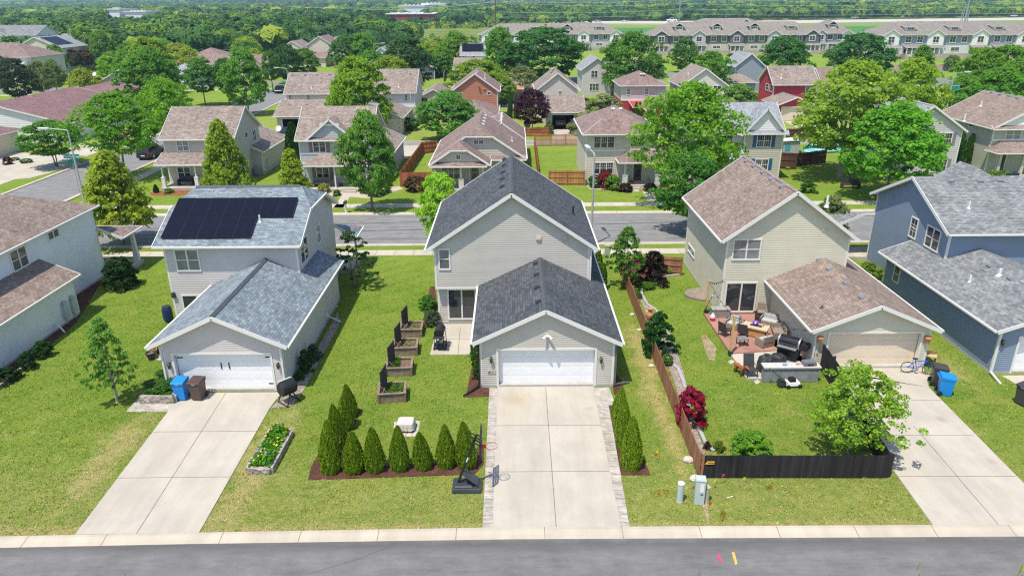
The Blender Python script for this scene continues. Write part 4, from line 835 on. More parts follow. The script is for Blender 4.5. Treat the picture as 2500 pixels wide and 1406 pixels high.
# H4
h=thing('house','cream two storey house with rose brown hip roof and porch holding two white chairs','house',(11.7,78,0))
r=rects(h,7.95,15.5,75.75,86.2,5.45,'h',.5,SID_K,SH_ROSE,.2); winpx(h,'F',75.75,1451.5,335,1498.5,360.5,cols=3,grid=(3,2,True)); winpx(h,'F',75.75,1541,333,1571,357,cols=2,grid=(3,2,True)); winpx(h,'F',75.75,1449.5,398,1495,424,cols=3,grid=(3,2,True))
b=MB(); z=onY(1470,362.5,75.75)[1]; b.box(7.93,15.52,75.69,75.76,z-.35,z-.12); b.build('band_board',WHITE,h); roof(h,[[(7.5,75.05,5.5),(12.1,75.05,5.5),(9.8,77.5,6.75)],[(12.1,75.05,5.5),(12.1,77.3,5.5),(9.8,77.5,6.75)]],SH_ROSE,name='hip_roof')
w=MB(); w.box(7.95,11.9,75.35,75.74,3.2,5.4); 
slab(h,11.8,15.6,73.7,75.75,.4,12.9); roof(h,[[(11.2,73.4,2.85),(16.,73.4,2.85),(14.7,75.3,3.75),(12.6,75.3,3.75)],[(16.,73.4,2.85),(16.,75.73,2.85),(14.7,75.73,3.75),(14.7,75.3,3.75)],[(11.2,75.73,2.85),(11.2,73.4,2.85),(12.6,75.3,3.75),(12.6,75.73,3.75)],[(12.6,75.3,3.75),(14.7,75.3,3.75),(14.7,75.73,3.75),(12.6,75.73,3.75)]],SH_ROSE,name='porch_roof',skip=lambda a,b:a[1]>75.6 and b[1]>75.6)
for x in (11.95,15.4): post(h,x,73.95,.4,2.75,WHITE,.2,True)
entry(h,75.75,13.15,14.0,2.5)
gvents(r,[(1497,267),(1515,267)],(11.7,80,7.4),(0,-.5,1),VENTL,.4)
# H5
h=thing('house','beige gabled house with grey roof and blue shutters behind a large tree','house',(25,79,0))
r=rects(h,17.6,29.3,77.5,85.2,5.2,'x',.66,SID_P,SH_SLATE,.2); front_gable(h,27.25,2.15,77.2,5.25,7.7,82,SID_W,SH_SLATE,.22,z0=5.2,pent=True)
w=MB(); lapwall(w,(25.15,77.2),(29.35,77.2),rect(4.2,0,5.25),.2); w.box(25.16,29.34,77.21,77.5,0,5.2); w.build('gable_wall',SID_P,h); cboards(h,25.15,29.35,77.2,78,0,5.2,which='FL FR')
BLS=mat('blue_shutter',(.02,.10,.22),.5,.1); winpx(h,'F',77.2,1851,330,1879.5,358,cols=2,grid=(3,2,False),sh=BLS); winpx(h,'F',77.2,1846,390,1872,414,cols=2,grid=(3,2,False),sh=BLS); winpx(h,'F',77.5,1760,328,1786,356,cols=2)
roof(h,[[(19,75.6,2.8),(24.9,75.6,2.8),(24.9,77.45,3.6),(19,77.45,3.6)]],SH_SLATE,name='porch_roof'); slab(h,19.1,24.8,75.7,77.5); post(h,19.3,75.9,.3,2.7); post(h,24.6,75.9,.3,2.7)
# H6
h=thing('house','mauve grey house with dull brown shutters, mostly hidden by two big trees on the right','house',(45.5,79,0))
r=rects(h,41.6,49.15,78.2,87.5,5.2,'y',.66,SID_M,SH_SLATE,.2); SHM=mat('mauve_shutter',(.25,.20,.22),.6,.1); winpx(h,'F',78.2,2288,326,2319,354,cols=2,grid=(3,2,False),sh=SHM); winpx(h,'F',78.2,2276,390,2306,418,cols=2,grid=(3,2,False),sh=SHM); ridgecap(r,(45.37,77.9,7.84),(45.37,87.8,7.84),SH_SLATE,.3,.03)
# H7
h=thing('house','olive cream house with brown roof, cream gable and dark front door at the right edge','house',(58,82,0))
r=rects(h,53.4,63.4,79.5,90,5.2,'y',.53,SID_V,SH_BROWN,.2); n=(-.53,0,1); p0=(58.4,85,8.0); gvents(r,[(2424,226),(2445,230),(2467,234),(2487,239)],p0,n,VENTG,.5); q=onP(2395,259,p0,n); roof_pipe(r,q,.6,.08); q=onP(2354,296,p0,n); roof_pipe(r,q,.8,.09)
w=MB(); lapwall(w,(53.4,79.45),(63.4,79.45),[(0,5.2),(10,5.2),(5,7.85)],.3); w.build('gable_wall',SID_W,h); roof(h,[[(53.0,78.9,5.1),(63.8,78.9,5.1),(63.8,79.44,5.42),(53.0,79.44,5.42)]],SH_BROWN,name='pent_roof',thick=.1); winpx(h,'F',79.5,2459,318,2488,340.5,cols=2,grid=(2,2,True),pane=BLIND); winpx(h,'L',53.4,2366,303,2375,310,rows=1); b=MB(); b.box(53.38,63.4,79.42,79.5,3.75,3.95); b.build('band_board',WHITE,h)
slab(h,53.2,66,77.4,79.5); roof(h,[[(52.9,77.2,2.8),(66,77.2,2.8),(66,79.45,3.75),(54.4,79.45,3.75)],[(52.9,77.2,2.8),(54.4,79.45,3.75),(52.9,79.45,2.8)]],SH_BROWN,name='porch_roof',skip=lambda a,b:a[1]>79 and b[1]>79)
for x in (53.6,56.2,60.): post(h,x,77.7,.3,2.7,mat('cream_post',(.55,.5,.4),.6,.05),.3)
x0,z1=onY(2437,382,79.5); x1,_=onY(2456,382,79.5); entry(h,79.5,x0,x1,2.5)
# ---- third row
h=thing('house','pale tan house with tan roof and open garage left of the leafy maple','house',(-31,118,0))
r=rects(h,-35.8,-26.4,116.9,125.2,5.15,'x',.64,SID_Y,SH_TAN,.2,cb='FL FR'); n=(0,-.64,1); p0=(-31,121,7.95); gvents(r,[(715,183),(745,183),(775,183),(804,182.5)],p0,n,VENTG,.4); q=onP(761,216,p0,n); roof_pipe(r,q,.5,.06)
winpx(h,'F',116.9,704.5,233,712.5,247,pane=BLIND); winpx(h,'F',116.9,749,233,757,247,pane=BLIND)
w=MB(); lapwall(w,(-35.2,109),(-34.4,109),rect(.8,0,2.6),0); lapwall(w,(-31.3,109),(-27,109),rect(4.3,0,2.6),0); lapwall(w,(-34.4,109),(-31.3,109),rect(3.1,2.25,2.6),0); lapwall(w,(-27,109),(-27,116.9),rect(7.9,0,2.6),.2); lapwall(w,(-35.2,116.9),(-35.2,109),rect(7.9,0,2.6),.2); w.build('garage_wall',SID_P,h); garage_open(h,-34.4,-31.3,109,2.25)
r=roof(h,[[(-35.6,108.5,2.7),(-26.6,108.5,2.7),(-26.6,114,4.5),(-35.6,114,4.5)],[(-35.6,114,4.5),(-26.6,114,4.5),(-26.6,116.85,3.6),(-35.6,116.85,3.6)]],SH_TAN,name='garage_roof'); gvents(r,[(706,257),(750,256)],(-31,112,3.85),(0,-.33,1),VENTG,.4)
h=thing('house','white and tan house with tan roof right of the leafy maple','house',(-19,118,0))
r=rects(h,-24.2,-15.3,116.7,127,5.2,'x',.58,SID_L,SH_TAN,.2,cb='FL FR BR'); n=(0,-.58,1); p0=(-20,121.85,8.3); gvents(r,[(930,181),(954,181),(978,181),(1002,180.5)],p0,n,VENTG,.4); q=onP(974,213,p0,n); roof_pipe(r,q,.5,.07); winpx(h,'F',116.7,988,232,995,246,pane=BLIND); winpx(h,'R',-15.3,1002,228,1004,245); b=MB(); b.box(-24.2,-15.2,116.6,116.7,2.8,3.1); b.build('band_board',WHITE,h); w=MB(); w.box(-24.21,-15.19,116.62,126,0,2.79); w.build('wall',SID_K,h)
rects(h,-22,-16.3,107.5,116.6,2.65,'y',.42,SID_K,SH_TAN,.2,cb='FR',name='garage_wall',rname='garage_roof'); garage_door(h,'F',107.5,-21.4,-17,.05,2.2,GD_B,cols=6)
h=thing('house','rust orange house with rose brown gable roof and white rake trim','house',(-5.8,120,0))
r=rects(h,-9.35,-2.15,118.8,129,5.15,'y',.70,SID_O,SH_ROSE,.3); n=(.7,0,1); p0=(-5.75,120,7.8); gvents(r,[(1160,182),(1162.5,178.5),(1165,175)],p0,n,VENTL,.4); q=onP(1184,193,p0,n); roof_pipe(r,q,.8,.08); winpx(h,'F',118.8,1111,227,1128,243,cols=2); winpx(h,'F',118.8,1190,226,1198,231,rows=1)
for px in (1180,1184.5):
    xx,zz=onY(px,217.5,118.8); b=MB(); b.box(xx-.1,xx+.1,118.65,118.8,zz-.1,zz+.1); b.build('wall_vent',TERRA,h)
rects(h,-9,-2.3,108.5,118.7,2.6,'h',.42,SID_O,SH_ROSE,.3,name='garage_wall',rname='garage_roof',cb='FR')
h=thing('house','beige gabled house with open double garage holding a dark car, behind the purple tree','house',(7.8,120,0))
r=rects(h,4.35,10.9,119.5,130,5.15,'y',.76,SID_P,SH_TAN,.3); gvents(r,[(1347,178),(1350,174),(1353,171)],(7.6,120,7.75),(-.76,0,1),VENTB,.4); winpx(h,'F',119.5,1320,223,1326,238,pane=BLIND); winpx(h,'F',119.5,1363.5,223,1371,239,pane=BLIND)
w=MB(); gx0,gx1=5.5,11.05
for a,b_,zz in ((gx0,6.35,0),(10.75,gx1,0),(6.35,10.75,2.2)): lapwall(w,(a,111.5),(b_,111.5),rect(b_-a,zz,2.55),0)
lapwall(w,(gx1,111.5),(gx1,119.4),rect(7.9,0,2.6),.3); lapwall(w,(gx0,119.4),(gx0,111.5),rect(7.9,0,2.6),.3); w.build('garage_wall',SID_P,h); garage_open(h,6.35,10.75,111.5,2.2,6.)
roof(h,[[(5.1,111,2.65),(11.5,111,2.65),(11.5,116.2,4.6),(5.1,116.2,4.6)],[(5.1,116.2,4.6),(11.5,116.2,4.6),(11.5,119.4,3.4),(5.1,119.4,3.4)]],SH_TAN,name='garage_roof')
sheet('driveway',[(6,102.3),(11.6,102.3),(11.2,111.5),(6.2,111.5)],CONC,.035); sheet('driveway',[(-22,102.3),(-16.8,102.3),(-17,107.5),(-21.5,107.5)],CONC,.035); sheet('driveway',[(-35,102.3),(-30.8,102.3),(-31.3,109),(-34.4,109)],CONC,.035); sheet('driveway',[(-13.2,90.2),(-11.8,98.5),(-20,98.5),(-19.5,90.3)],CONC,.03); sheet('driveway',[(44,104),(50.5,104),(49.3,118.3),(44.6,118.3)],CONC,.035)
h=thing('house','beige over red house with rose brown hip roof','house',(22.5,126,0))
r=rects(h,18.75,26.2,124.0,133.2,5.2,'h',.48,SID_P,SH_ROSE,.2); gvents(r,[(1565,182),(1572,182)],(22.4,127,7.1),(0,-.48,1),VENTL,.4); w=MB(); w.box(18.72,26.23,123.97,133.2,0,2.7); w.build('wall',SID_R,h); b=MB(); b.box(18.7,26.25,123.9,124.,2.7,2.95); b.build('band_board',WHITE,h); winpx(h,'F',124,1531,217,1538,232,pane=BLIND); winpx(h,'F',124,1575,217,1582,232,pane=BLIND)
roof(h,[[(20.,119,2.3),(26,119,2.3),(26,123.9,2.7),(20,123.9,2.7)]],mat('red_metal_roof',(.42,.05,.06),.5,.05),name='awning',thick=.08); rects(h,21.7,27,112.5,122,2.5,'y',.42,SID_R,SH_ROSE,.2,name='garage_wall',rname='garage_roof')
h=thing('house','pale green gabled house with tan roof and one white twin window','house',(33,126,0))
r=rects(h,29.1,36.6,124.9,134.5,5.1,'y',.70,SID_Y,SH_TAN,.3); winpx(h,'F',124.9,1742.5,210.5,1759,227,cols=2); q=onP(1680,187,(32.85,126,7.7),(-.7,0,1)); roof_pipe(r,q,.7,.08); xx,zz=onY(1691,202,124.9); b=MB(); b.box(xx-.1,xx+.1,124.8,124.9,zz-.08,zz+.08); b.build('wall_vent',SID_Y,h); rects(h,30.5,36,114.5,124.8,2.6,'y',.4,SID_Y,SH_TAN,.3,name='garage_wall',rname='garage_roof')
h=thing('house','bright red house with tan roof and beige garage door','house',(48,125,0))
r=rects(h,44.7,52.0,125,132.4,5.2,'x',.68,SID_R,SH_TAN,.2); n=(0,-.68,1); p0=(48,128.7,7.85); gvents(r,[(1891,169.5),(1917,169),(1946,168.5),(1972,168)],p0,n,VENTG,.4); q=onP(1907,191,p0,n); roof_pipe(r,q,.7,.08); winpx(h,'F',125,1968,209,1986,225,cols=2,rows=1,pane=BLIND); winpx(h,'L',44.7,1871,205,1875,221); winpx(h,'L',44.7,1880.5,208,1884.5,224)
w=MB(); gfront(h,w,43.4,49.2,118.3,2.6,46.3,3.75,44.1,48.6,2.2,.2,GD_B); lapwall(w,(49.2,118.3),(49.2,125),rect(6.7,.15,2.6),.2); lapwall(w,(43.4,127),(43.4,118.3),rect(8.7,.15,2.6),.2); w.build('garage_wall',SID_R,h); r=gable_roof(h,43.4,49.2,118.3,124.9,2.6,'y',SH_TAN,.40,.4,.35,name='garage_roof'); gvents(r,[(1913,228),(1923,231),(1932,234)],(46.3,120,3.9),(-.4,0,1),VENTG,.36)
h=thing('house','grey house with rose brown roof and white porch behind the bright red house','house',(58,132,0))
rects(h,55.6,63,130.2,139.5,4.0,'x',.62,SID_M,SH_ROSE,.25); post(h,56,129,0,3.6); post(h,57.6,129,0,3.6); roof(h,[[(55.4,128.6,3.7),(60,128.6,3.7),(60,130.15,4.2),(55.4,130.15,4.2)]],SH_ROSE,name='porch_roof')
# ---- fourth row, scattered
h=thing('house','pale grey gabled house with grey garage roof, in front of the dense wood','house',(-34,198,0)); rects(h,-37,-31,197,207,5.2,'y',.75,SID_L,SH_SLATE,0); winpx(h,'F',197,906,142,911,150); rects(h,-37.4,-31,189,196.9,2.6,'x',.4,SID_GB,SH_SLATE,0,name='garage_wall',rname='garage_roof')
h=thing('house','white house with a wide bank of dark solar panels on its grey roof','house',(-10,200,0)); r=rects(h,-13.2,-7.,199,206.5,5.3,'x',.72,SID_W,SH_SLATE,0)
b=MB(); u=Vector((0,.81,.584)); nn=Vector((0,-.584,.81)); o=Vector((-12.9,199.9,6.18))+nn*.2; b.face([o,o+Vector((5.6,0,0)),o+Vector((5.6,0,0))+u*2.9,o+u*2.9],0,[(0,0),(5.6,0),(5.6,2.9),(0,2.9)]); b.build('solar_panel',[PV],r); winpx(h,'F',199,1129,138,1134,146); winpx(h,'F',199,1154,138,1159,146); rects(h,-14.2,-5,186,198.9,2.7,'x',.36,SID_W,SH_TAN,0,name='garage_wall',rname='garage_roof')
h=thing('house','low house with mauve roof beside a grey board fence','house',(-21,196,0)); rects(h,-25,-19.6,191,214,2.7,'y',.5,SID_DG,SH_ROSE,0)
h=thing('house','mauve grey house with slate roof and white windows left of the windblown tree','house',(18,156,0)); rects(h,14.9,21,154,165,5.3,'y',.72,SID_M,SH_SLATE,0); winpx(h,'F',154,1444,173.5,1458,189,cols=2,grid=(2,2,False)); winpx(h,'F',154,1440,205,1461,221,cols=3,grid=(2,2,False)); rects(h,20.5,24,158,163,5.3,'y',.8,SID_M,SH_SLATE,0,cb='')
h=thing('house','tan house with rose brown roof half hidden behind the windblown tree','house',(29,156,0)); rects(h,25.6,31.8,154,166,5.2,'y',.6,SID_P,SH_ROSE,0)
h=thing('house','grey blue house with brown garage roof behind the bright red house','house',(51.5,161,0)); rects(h,48.8,55,161,170,5.2,'y',.8,SID_GB,SH_SLATE,0); rects(h,46.2,50.6,152,160.8,2.7,'h',.5,SID_GB,SH_TAN,0,name='garage_wall',rname='garage_roof')
h=thing('house','beige cottage with orange trellis roof under dark trees','house',(1.5,148,0)); rects(h,-.6,4,147,153,2.7,'x',.45,SID_K,SH_TAN,0); roof(h,[[(-.8,144.6,2.5),(2.6,144.6,2.5),(2.6,146.9,2.9),(-.8,146.9,2.9)]],mat('orange_timber',(.46,.2,.09),.7,.2),name='pergola',thick=.1); post(h,-.6,144.8,0,2.4); post(h,2.4,144.8,0,2.4)
h=thing('house','tan house side wall seen between maples behind the white and tan house','house',(-12.5,140,0)); rects(h,-16,-11.8,132,143,2.8,'y',.5,SID_P,SH_TAN,0); 
# ---- left: single storey condominium blocks with mauve roofs
h=thing('house','low cream condominium with long mauve roof and white end gable on the left','house',(-73,104,0)); w=MB()
rects(h,-84,-63.1,102.9,124,2.75,'y',.262,SID_W,SH_MAUVE,.25,oe=.5,og=.35,cb='FR'); 
h=thing('house','low condominium with mauve roof and satellite dish, behind the long mauve roof','house',(-76,134,0)); rects(h,-84,-72,133.2,150,2.7,'y',.40,SID_M,SH_MAUVE,.25,og=.4,cb='FR',apx=-81.4); rects(h,-79,-66.5,136,148,2.7,'h',.42,SID_M,SH_MAUVE,0,cb=''); dish(h,-78.2,139.5,5.7)
h=thing('house','condominium with beige garage doors and mauve hip roof at the left edge','house',(-70,92,0)); rects(h,-84,-67.0,79,97.8,2.75,'h',.36,SID_K,SH_MAUVE,.2,oe=.55,cb='FR BR')
for ya,yb in ((83.2,88.2),(89.6,96)): garage_door(h,'R',-67.0,ya,yb,.05,2.3,GD_B,cols=6)
y0,z0=onX(10,356,-67); 
h=thing('house','grey gabled house end with white rake behind the left maple','house',(-83,157,0)); rects(h,-88,-76,157,168,2.8,'y',.5,SID_M,SH_GREY,0)
h=thing('house','low house with slate hip roof beside the big left maple','house',(-79,178,0)); rects(h,-84,-75.5,178,188,2.8,'h',.45,SID_L,SH_SLATE,0)
h=thing('house','low house with rose brown hip roof in front of the wood','house',(-86,212,0)); rects(h,-95,-78,208,226,2.9,'h',.42,SID_P,SH_ROSE,0)
h=thing('house','long low house with rose brown roof behind lollipop trees left of centre','house',(-68,200,0)); rects(h,-80,-62,198,208,3.0,'x',.5,SID_P,SH_ROSE,0)
# far left cluster
h=thing('house','house with brown hip roof and white garden shed annex, far left','house',(-124,186,0)); rects(h,-138,-119.4,186,200,6.4,'h',.42,SID_M,SH_ROSE,0); w=MB(); w.box(-123.6,-120.2,184.5,185.8,0,5.2); w.build('bay_wall',SID_W,h); winpx(h,'R',-119.4,77,140,80,147)
h=thing('house','tan gabled house with dark solar roof, far left','house',(-134,214,0)); r=rects(h,-141,-128.5,214,228,7.,'y',.45,SID_K,SH_SLATE,0); b=MB(); o=Vector((-134.2,215.5,9.75)); b.face([o,o+Vector((4.6,0,-2.07)),o+Vector((4.6,8,-2.07)),o+Vector((0,8,0))],0,[(0,0),(5,0),(5,8),(0,8)]); b.build('solar_panel',[PV],r)
h=thing('house','pale blue house behind the solar roofed tan house, far left','house',(-137,232,0)); rects(h,-143,-131.5,233,246,7.4,'y',.45,SID_L,SH_SLATE,0)
h=thing('house','white gabled house with grey roof at the left edge of the far cluster','house',(-160,242,0)); rects(h,-172,-151,241,253,9.5,'x',.45,SID_W,SH_GREY,0); front_gable(h,-163.5,3.2,240.6,9.4,11.4,246,SID_W,SH_GREY,0)
h=thing('house','grey house cut by the left edge of the photo below the far cluster','house',(-132,172,0)); rects(h,-142,-122.5,172,182,6.,'x',.45,SID_DG,SH_SLATE,0)
h=thing('house','cream two storey house with rose brown roof at the edge of the wood','house',(-60,238,0)); rects(h,-64.3,-55.8,237,249,6.0,'y',.62,SID_K,SH_ROSE,0); rects(h,-56,-50,239,247,6.3,'x',.5,SID_K,SH_ROSE,0,cb='')
h=thing('house','cream house with tan roof left of the two storey house by the wood','house',(-67,232,0)); rects(h,-70.5,-64.2,232,243,5.6,'y',.6,SID_K,SH_TAN,0); rects(h,-64,-57,230.,236.9,2.8,'x',.4,SID_K,SH_ROSE,0,cb='',name='garage_wall',rname='garage_roof')
# ---- townhouse rows
def townrow(label,x0,x1,y,z0,ze,zr,dep,units,cols_,rz=0.,seed=1,x_far=None):
    rd=random.Random(seed); h=thing('townhouse_row',label,'townhouses',((x0+x1)/2,y,z0)); n=units; W=(x1-x0)/n
    w=MB(); mid=z0+(ze-z0)*.52
    w.box(x0,x1,y,y+dep,z0+1.0,mid); w.build('wall',cols_[0],h); w=MB(); w.box(x0+.01,x1-.01,y+.02,y+dep-.02,mid,ze); w.build('upper_wall',cols_[1],h); w=MB(); w.box(x0-.05,x1+.05,y-.06,y+dep,z0-1.5,z0+1.0); w.build('stone_base',SID_ST,h)
    r=roof(h,hip_faces(x0-.6,x1+.6,y-.6,y+dep+.6,ze,(zr-ze)/(dep/2+.6)),SH_TOWN)
    pr=(zr-ze)/(dep/2+.6)
    for i in range(n):
        xc=x0+(i+.5)*W; t=i%2
        if t==0:
            hw=W*.36; w=MB(); w.box(xc-hw,xc+hw,y-.7,y+.1,mid,ze); w.build('bay_wall',cols_[2+(i//2)%2],h)
            front_gable(h,xc,hw,y-.72,ze,ze+hw*.62,y+hw*.62/pr*.8,cols_[2+(i//2)%2],SH_TOWN,0,oe=.4)
            window(h,'F',y-.72,xc-.85,xc+.85,mid+.9,ze-.5,cols=2,cas=.2)
        else:
            window(h,'F',y,xc-1.5-W*.08,xc+.1-W*.08,mid+.9,ze-.5,cols=2,cas=.18); window(h,'F',y,xc+1.5,xc+3.0,mid+.9,ze-.5,cols=2,cas=.18)
            yy=y+dep*.22; zz=ze+pr*(yy-y+.6); w=MB(); w.box(xc-1.4,xc+1.4,yy-.9,yy+1.8,zz-.6,zz+.75); d=w.build('dormer_wall',WHITE,h); 
            if rd.random()<.5: roof(h,[[(xc-1.8,yy-1.4,zz+.8),(xc+1.8,yy-1.4,zz+.8),(xc+1.8,yy+3.2,zz+1.3),(xc-1.8,yy+3.2,zz+1.3)]],SH_TOWN,name='dormer_roof')
            else: roof(h,[[(xc,yy-1.4,zz+1.8),(xc-1.9,yy-1.4,zz+.75),(xc-1.9,yy+2,zz+.75),(xc,yy+3.4,zz+1.8)],[(xc+1.9,yy-1.4,zz+.75),(xc,yy-1.4,zz+1.8),(xc,yy+3.4,zz+1.8),(xc+1.9,yy+2,zz+.75)]],SH_TOWN,name='dormer_roof')
            window(h,'F',yy-.9,xc-.9,xc+.9,zz-.05,zz+.45,cols=3,rows=1,cas=.06)
        # porch
        if t==0 or rd.random()<.6:
            hw=W*.40; pz=z0+1.2; roof(h,[[(xc-hw,y-2.6,mid-.35),(xc+hw,y-2.6,mid-.35),(xc+hw,y-.05,mid+.3),(xc-hw,y-.05,mid+.3)]],SH_TOWN,name='porch_roof')
            b=MB(); b.box(xc-hw+.2,xc+hw-.2,y-2.4,y-.06,z0-1.5,z0+1.0); b.build('porch_base',SID_ST,h)
            for s in (-1,-.33,.33,1): post(h,xc+s*(hw-.35),y-2.3,z0+1.,mid-.4,WHITE,.26)
            b=MB(); b.box(xc-hw*.75,xc-hw*.4,y-.12,y,z0+1.0,mid-.9); b.build('front_door',mat('black_door',(.02,.02,.025),.4,.1),h); window(h,'F',y,xc-.9,xc+1.1,z0+1.8,mid-.7,cols=3,cas=.12)
            b=MB()
            for k in range(4): b.box(xc-hw*.75,xc-hw*.3,y-2.4-.35*(k+1),y-2.4-.35*k,z0-1.5,z0+.9-.3*k)
            b.build('steps',mat('pale_steps',(.5,.44,.37),.9,.08),h)
        else: window(h,'F',y,xc-1.2,xc+1.2,z0+1.7,mid-.6,cols=2,cas=.2)
    for s in (0,1):
        X=x0 if s==0 else x1
        for q in (.3,.65): window(h,'L' if s==0 else 'R',X,y+dep*q,y+dep*q+1.2,mid+.9,ze-.5,cols=1,cas=.15)
    return h
townrow('white gabled townhouse row behind two big dark round trees, upper middle',-11.8,43,287,1.0,6.9,10.6,15,9,[SID_M,SID_GB,SID_W,SID_W],seed=3)
townrow('long townhouse row with charcoal gables, upper right of the middle',46.8,103,250,1.9,7.8,11.7,14,9,[SID_P,SID_DG,SID_DG,SID_G],seed=5)
townrow('blue grey townhouse row with white gables at the right edge',110.2,170,225,2.2,8.5,11.5,14,9,[SID_L,SID_GB,SID_W,SID_W],seed=9)
h=townrow('short townhouse end block with white bay windows behind the row with charcoal gables',105.4,119,262,1.5,7.6,12,13,3,[SID_M,SID_GB,SID_M,SID_W],seed=2)
h=thing('townhouse_row','townhouse block showing only its roof behind the row with charcoal gables','townhouses',(88,300,1)); rects(h,70,104,300,316,8.2,'h',.42,SID_DG,SH_TOWN,0,cb=''); front_gable(h,77,4,299.8,8.3,11,306,SID_DG,SH_TOWN,0); front_gable(h,93,4.5,299.8,8.3,11.4,306,SID_DG,SH_TOWN,0)
h=thing('townhouse_row','townhouse block with only its roof showing behind the blue grey row','townhouses',(150,262,1)); rects(h,130,176,262,276,8.0,'h',.42,SID_DG,SH_TOWN,0,cb='')
g_=MB(); 
def terrace(x0,x1,yf,yt,yb,z):
    b=MB(); b.mesh([(x0,yf,0),(x1,yf,0),(x1,yt,z),(x0,yt,z),(x1,yb,z),(x0,yb,z),(x1,yb,0),(x0,yb,0)],[(0,1,2,3),(3,2,4,5),(1,6,4,2),(0,3,5,7)]); struct(b,'lawn_terrace',GRASS)
terrace(-14,46,266,280,306,.9); terrace(44,106,214,236,268,1.6); terrace(106,180,206.5,207,250,1.6)
b=MB(); rr=random.Random(4); x=106.
while x<150:
    l=rr.uniform(.9,1.8)
    for k in range(3): b.box(x+.04+k*.2,x+l-.04+k*.2,206.0+k*.2,206.6+k*.2,.05+k*.55,.55+k*.55)
    x+=l
b.build('retaining_wall',mat('sandstone_block',(.50,.38,.29),.9,.25,1.2),loc=(128,206,0),label='low sandstone block retaining wall below the blue grey townhouses',cat='wall')
# ---- far commercial buildings
def far_block(label,px0,px1,py,Y,hh,dep,m,m2=None):
    x0,z=onY(px0,py,Y); x1,_=onY(px1,py,Y); h=thing('warehouse',label,'building',((x0+x1)/2,Y,0)); b=MB(); b.box(x0,x1,Y,Y+dep,0,z); b.build('wall',m,h); b=MB(); b.box(x0-1,x1+1,Y-.8,Y+dep,z,z+hh); b.build('roof',m2 or WHITE,h)
    for k in range(4): b=MB(); xx=x0+(x1-x0)*(.2+.17*k); b.box(xx,xx+(x1-x0)*.05,Y+4,Y+9,z+hh,z+hh+.9); b.build('roof_unit',WHITE,h)
FR=mat('far_red_wall',(.36,.05,.05),.6,.05); FW=mat('far_white_wall',(.8,.8,.78),.6,.04)
far_block('long red walled warehouse with white roof beyond the meadow',945,1060,36,640,.7,40,FR,FW); far_block('white industrial building high above the trees, top middle',975,1035,17,880,1.5,50,FW); far_block('second white industrial building right of the first, top middle',1030,1086,13,930,2,50,FW); far_block('small white building in the trees, top left',265,290,25,660,1.,30,FW); far_block('low white roofed building in the trees, right of the small white one',304,355,31,650,.8,30,FW)
# ================= vegetation =================
def leaf_mat(name='leaf',trans=.5,var=.35):
    m=D.materials.new(name); m.use_nodes=True; nt=m.node_tree; nt.nodes.clear()
    out=nd(nt,'ShaderNodeOutputMaterial'); oi=nd(nt,'ShaderNodeObjectInfo'); geo=nd(nt,'ShaderNodeNewGeometry'); o=nd(nt,'ShaderNodeTexCoord').outputs['Object']
    ri=geo.outputs['Random Per Island']; nz=noise(nt,o,5.,3.); 
    c=mix(nt,1.,oi.outputs['Color'],ramp(nt,ri,[(0.,(.75,.8,.8)),(.45,(.98,1.,.98)),(.8,(1.18,1.14,.95)),(1.,(1.5,1.35,.95))]),'MULTIPLY')
    c=mix(nt,1.,c,ramp(nt,nz,[(.3,(.72,.8,.85)),(.55,(1.,1.,1.)),(.75,(1.35,1.18,.8))]),'MULTIPLY')
    p=nd(nt,'ShaderNodeBsdfPrincipled',{'Base Color':c,'Roughness':.55,'Specular IOR Level':.25}); t=nd(nt,'ShaderNodeBsdfTranslucent',{'Color':mix(nt,1.,c,(1.25,1.35,.55),'MULTIPLY')})
    s=nd(nt,'ShaderNodeMixShader',{0:trans,1:p.outputs[0],2:t.outputs[0]}); nt.links.new(s.outputs[0],out.inputs[0]); return m
LEAF=leaf_mat(); NEEDLE=leaf_mat('scale_leaf',.12)
BARK=mat('bark',(.17,.135,.11),.95,.3,6.,bmp=.03); BARKL=mat('pale_bark',(.33,.28,.24),.9,.25,6.)
def quads_mesh(name,C,U,V,fold=.25,m=None):
    """leaf diamonds: centre C, half-length vector V, half-width vector U"""
    n=len(C); N=np.cross(U,V); N/= (np.linalg.norm(N,axis=1,keepdims=True)+1e-9); hw=np.linalg.norm(U,axis=1,keepdims=True)
    P=np.empty((n,4,3)); P[:,0]=C-V; P[:,1]=C+U+N*hw*fold; P[:,2]=C+V; P[:,3]=C-U+N*hw*fold
    me=D.meshes.new(name); me.vertices.add(4*n); me.vertices.foreach_set('co',P.astype(np.float32).ravel())
    me.loops.add(4*n); me.loops.foreach_set('vertex_index',np.arange(4*n,dtype=np.int32)); me.polygons.add(n)
    me.polygons.foreach_set('loop_start',np.arange(0,4*n,4,dtype=np.int32)); 
    try: me.polygons.foreach_set('loop_total',np.full(n,4,dtype=np.int32))
    except Exception: pass
    me.update(calc_edges=True); 
    if m: me.materials.append(m)
    return me
def unit(v): return v/(np.linalg.norm(v,axis=1,keepdims=True)+1e-9)
def leaves(rs,C,out,size,up=.45,rnd=.6,asp=.62):
    n=len(C); nrm=unit(out*.8+np.array([0,0,up])+rs.normal(0,rnd,(n,3))); a=unit(np.cross(nrm,rs.normal(0,1,(n,3)))); b=np.cross(nrm,a); s=(size*rs.uniform(.65,1.35,n))[:,None]
    return a*s*asp,b*s
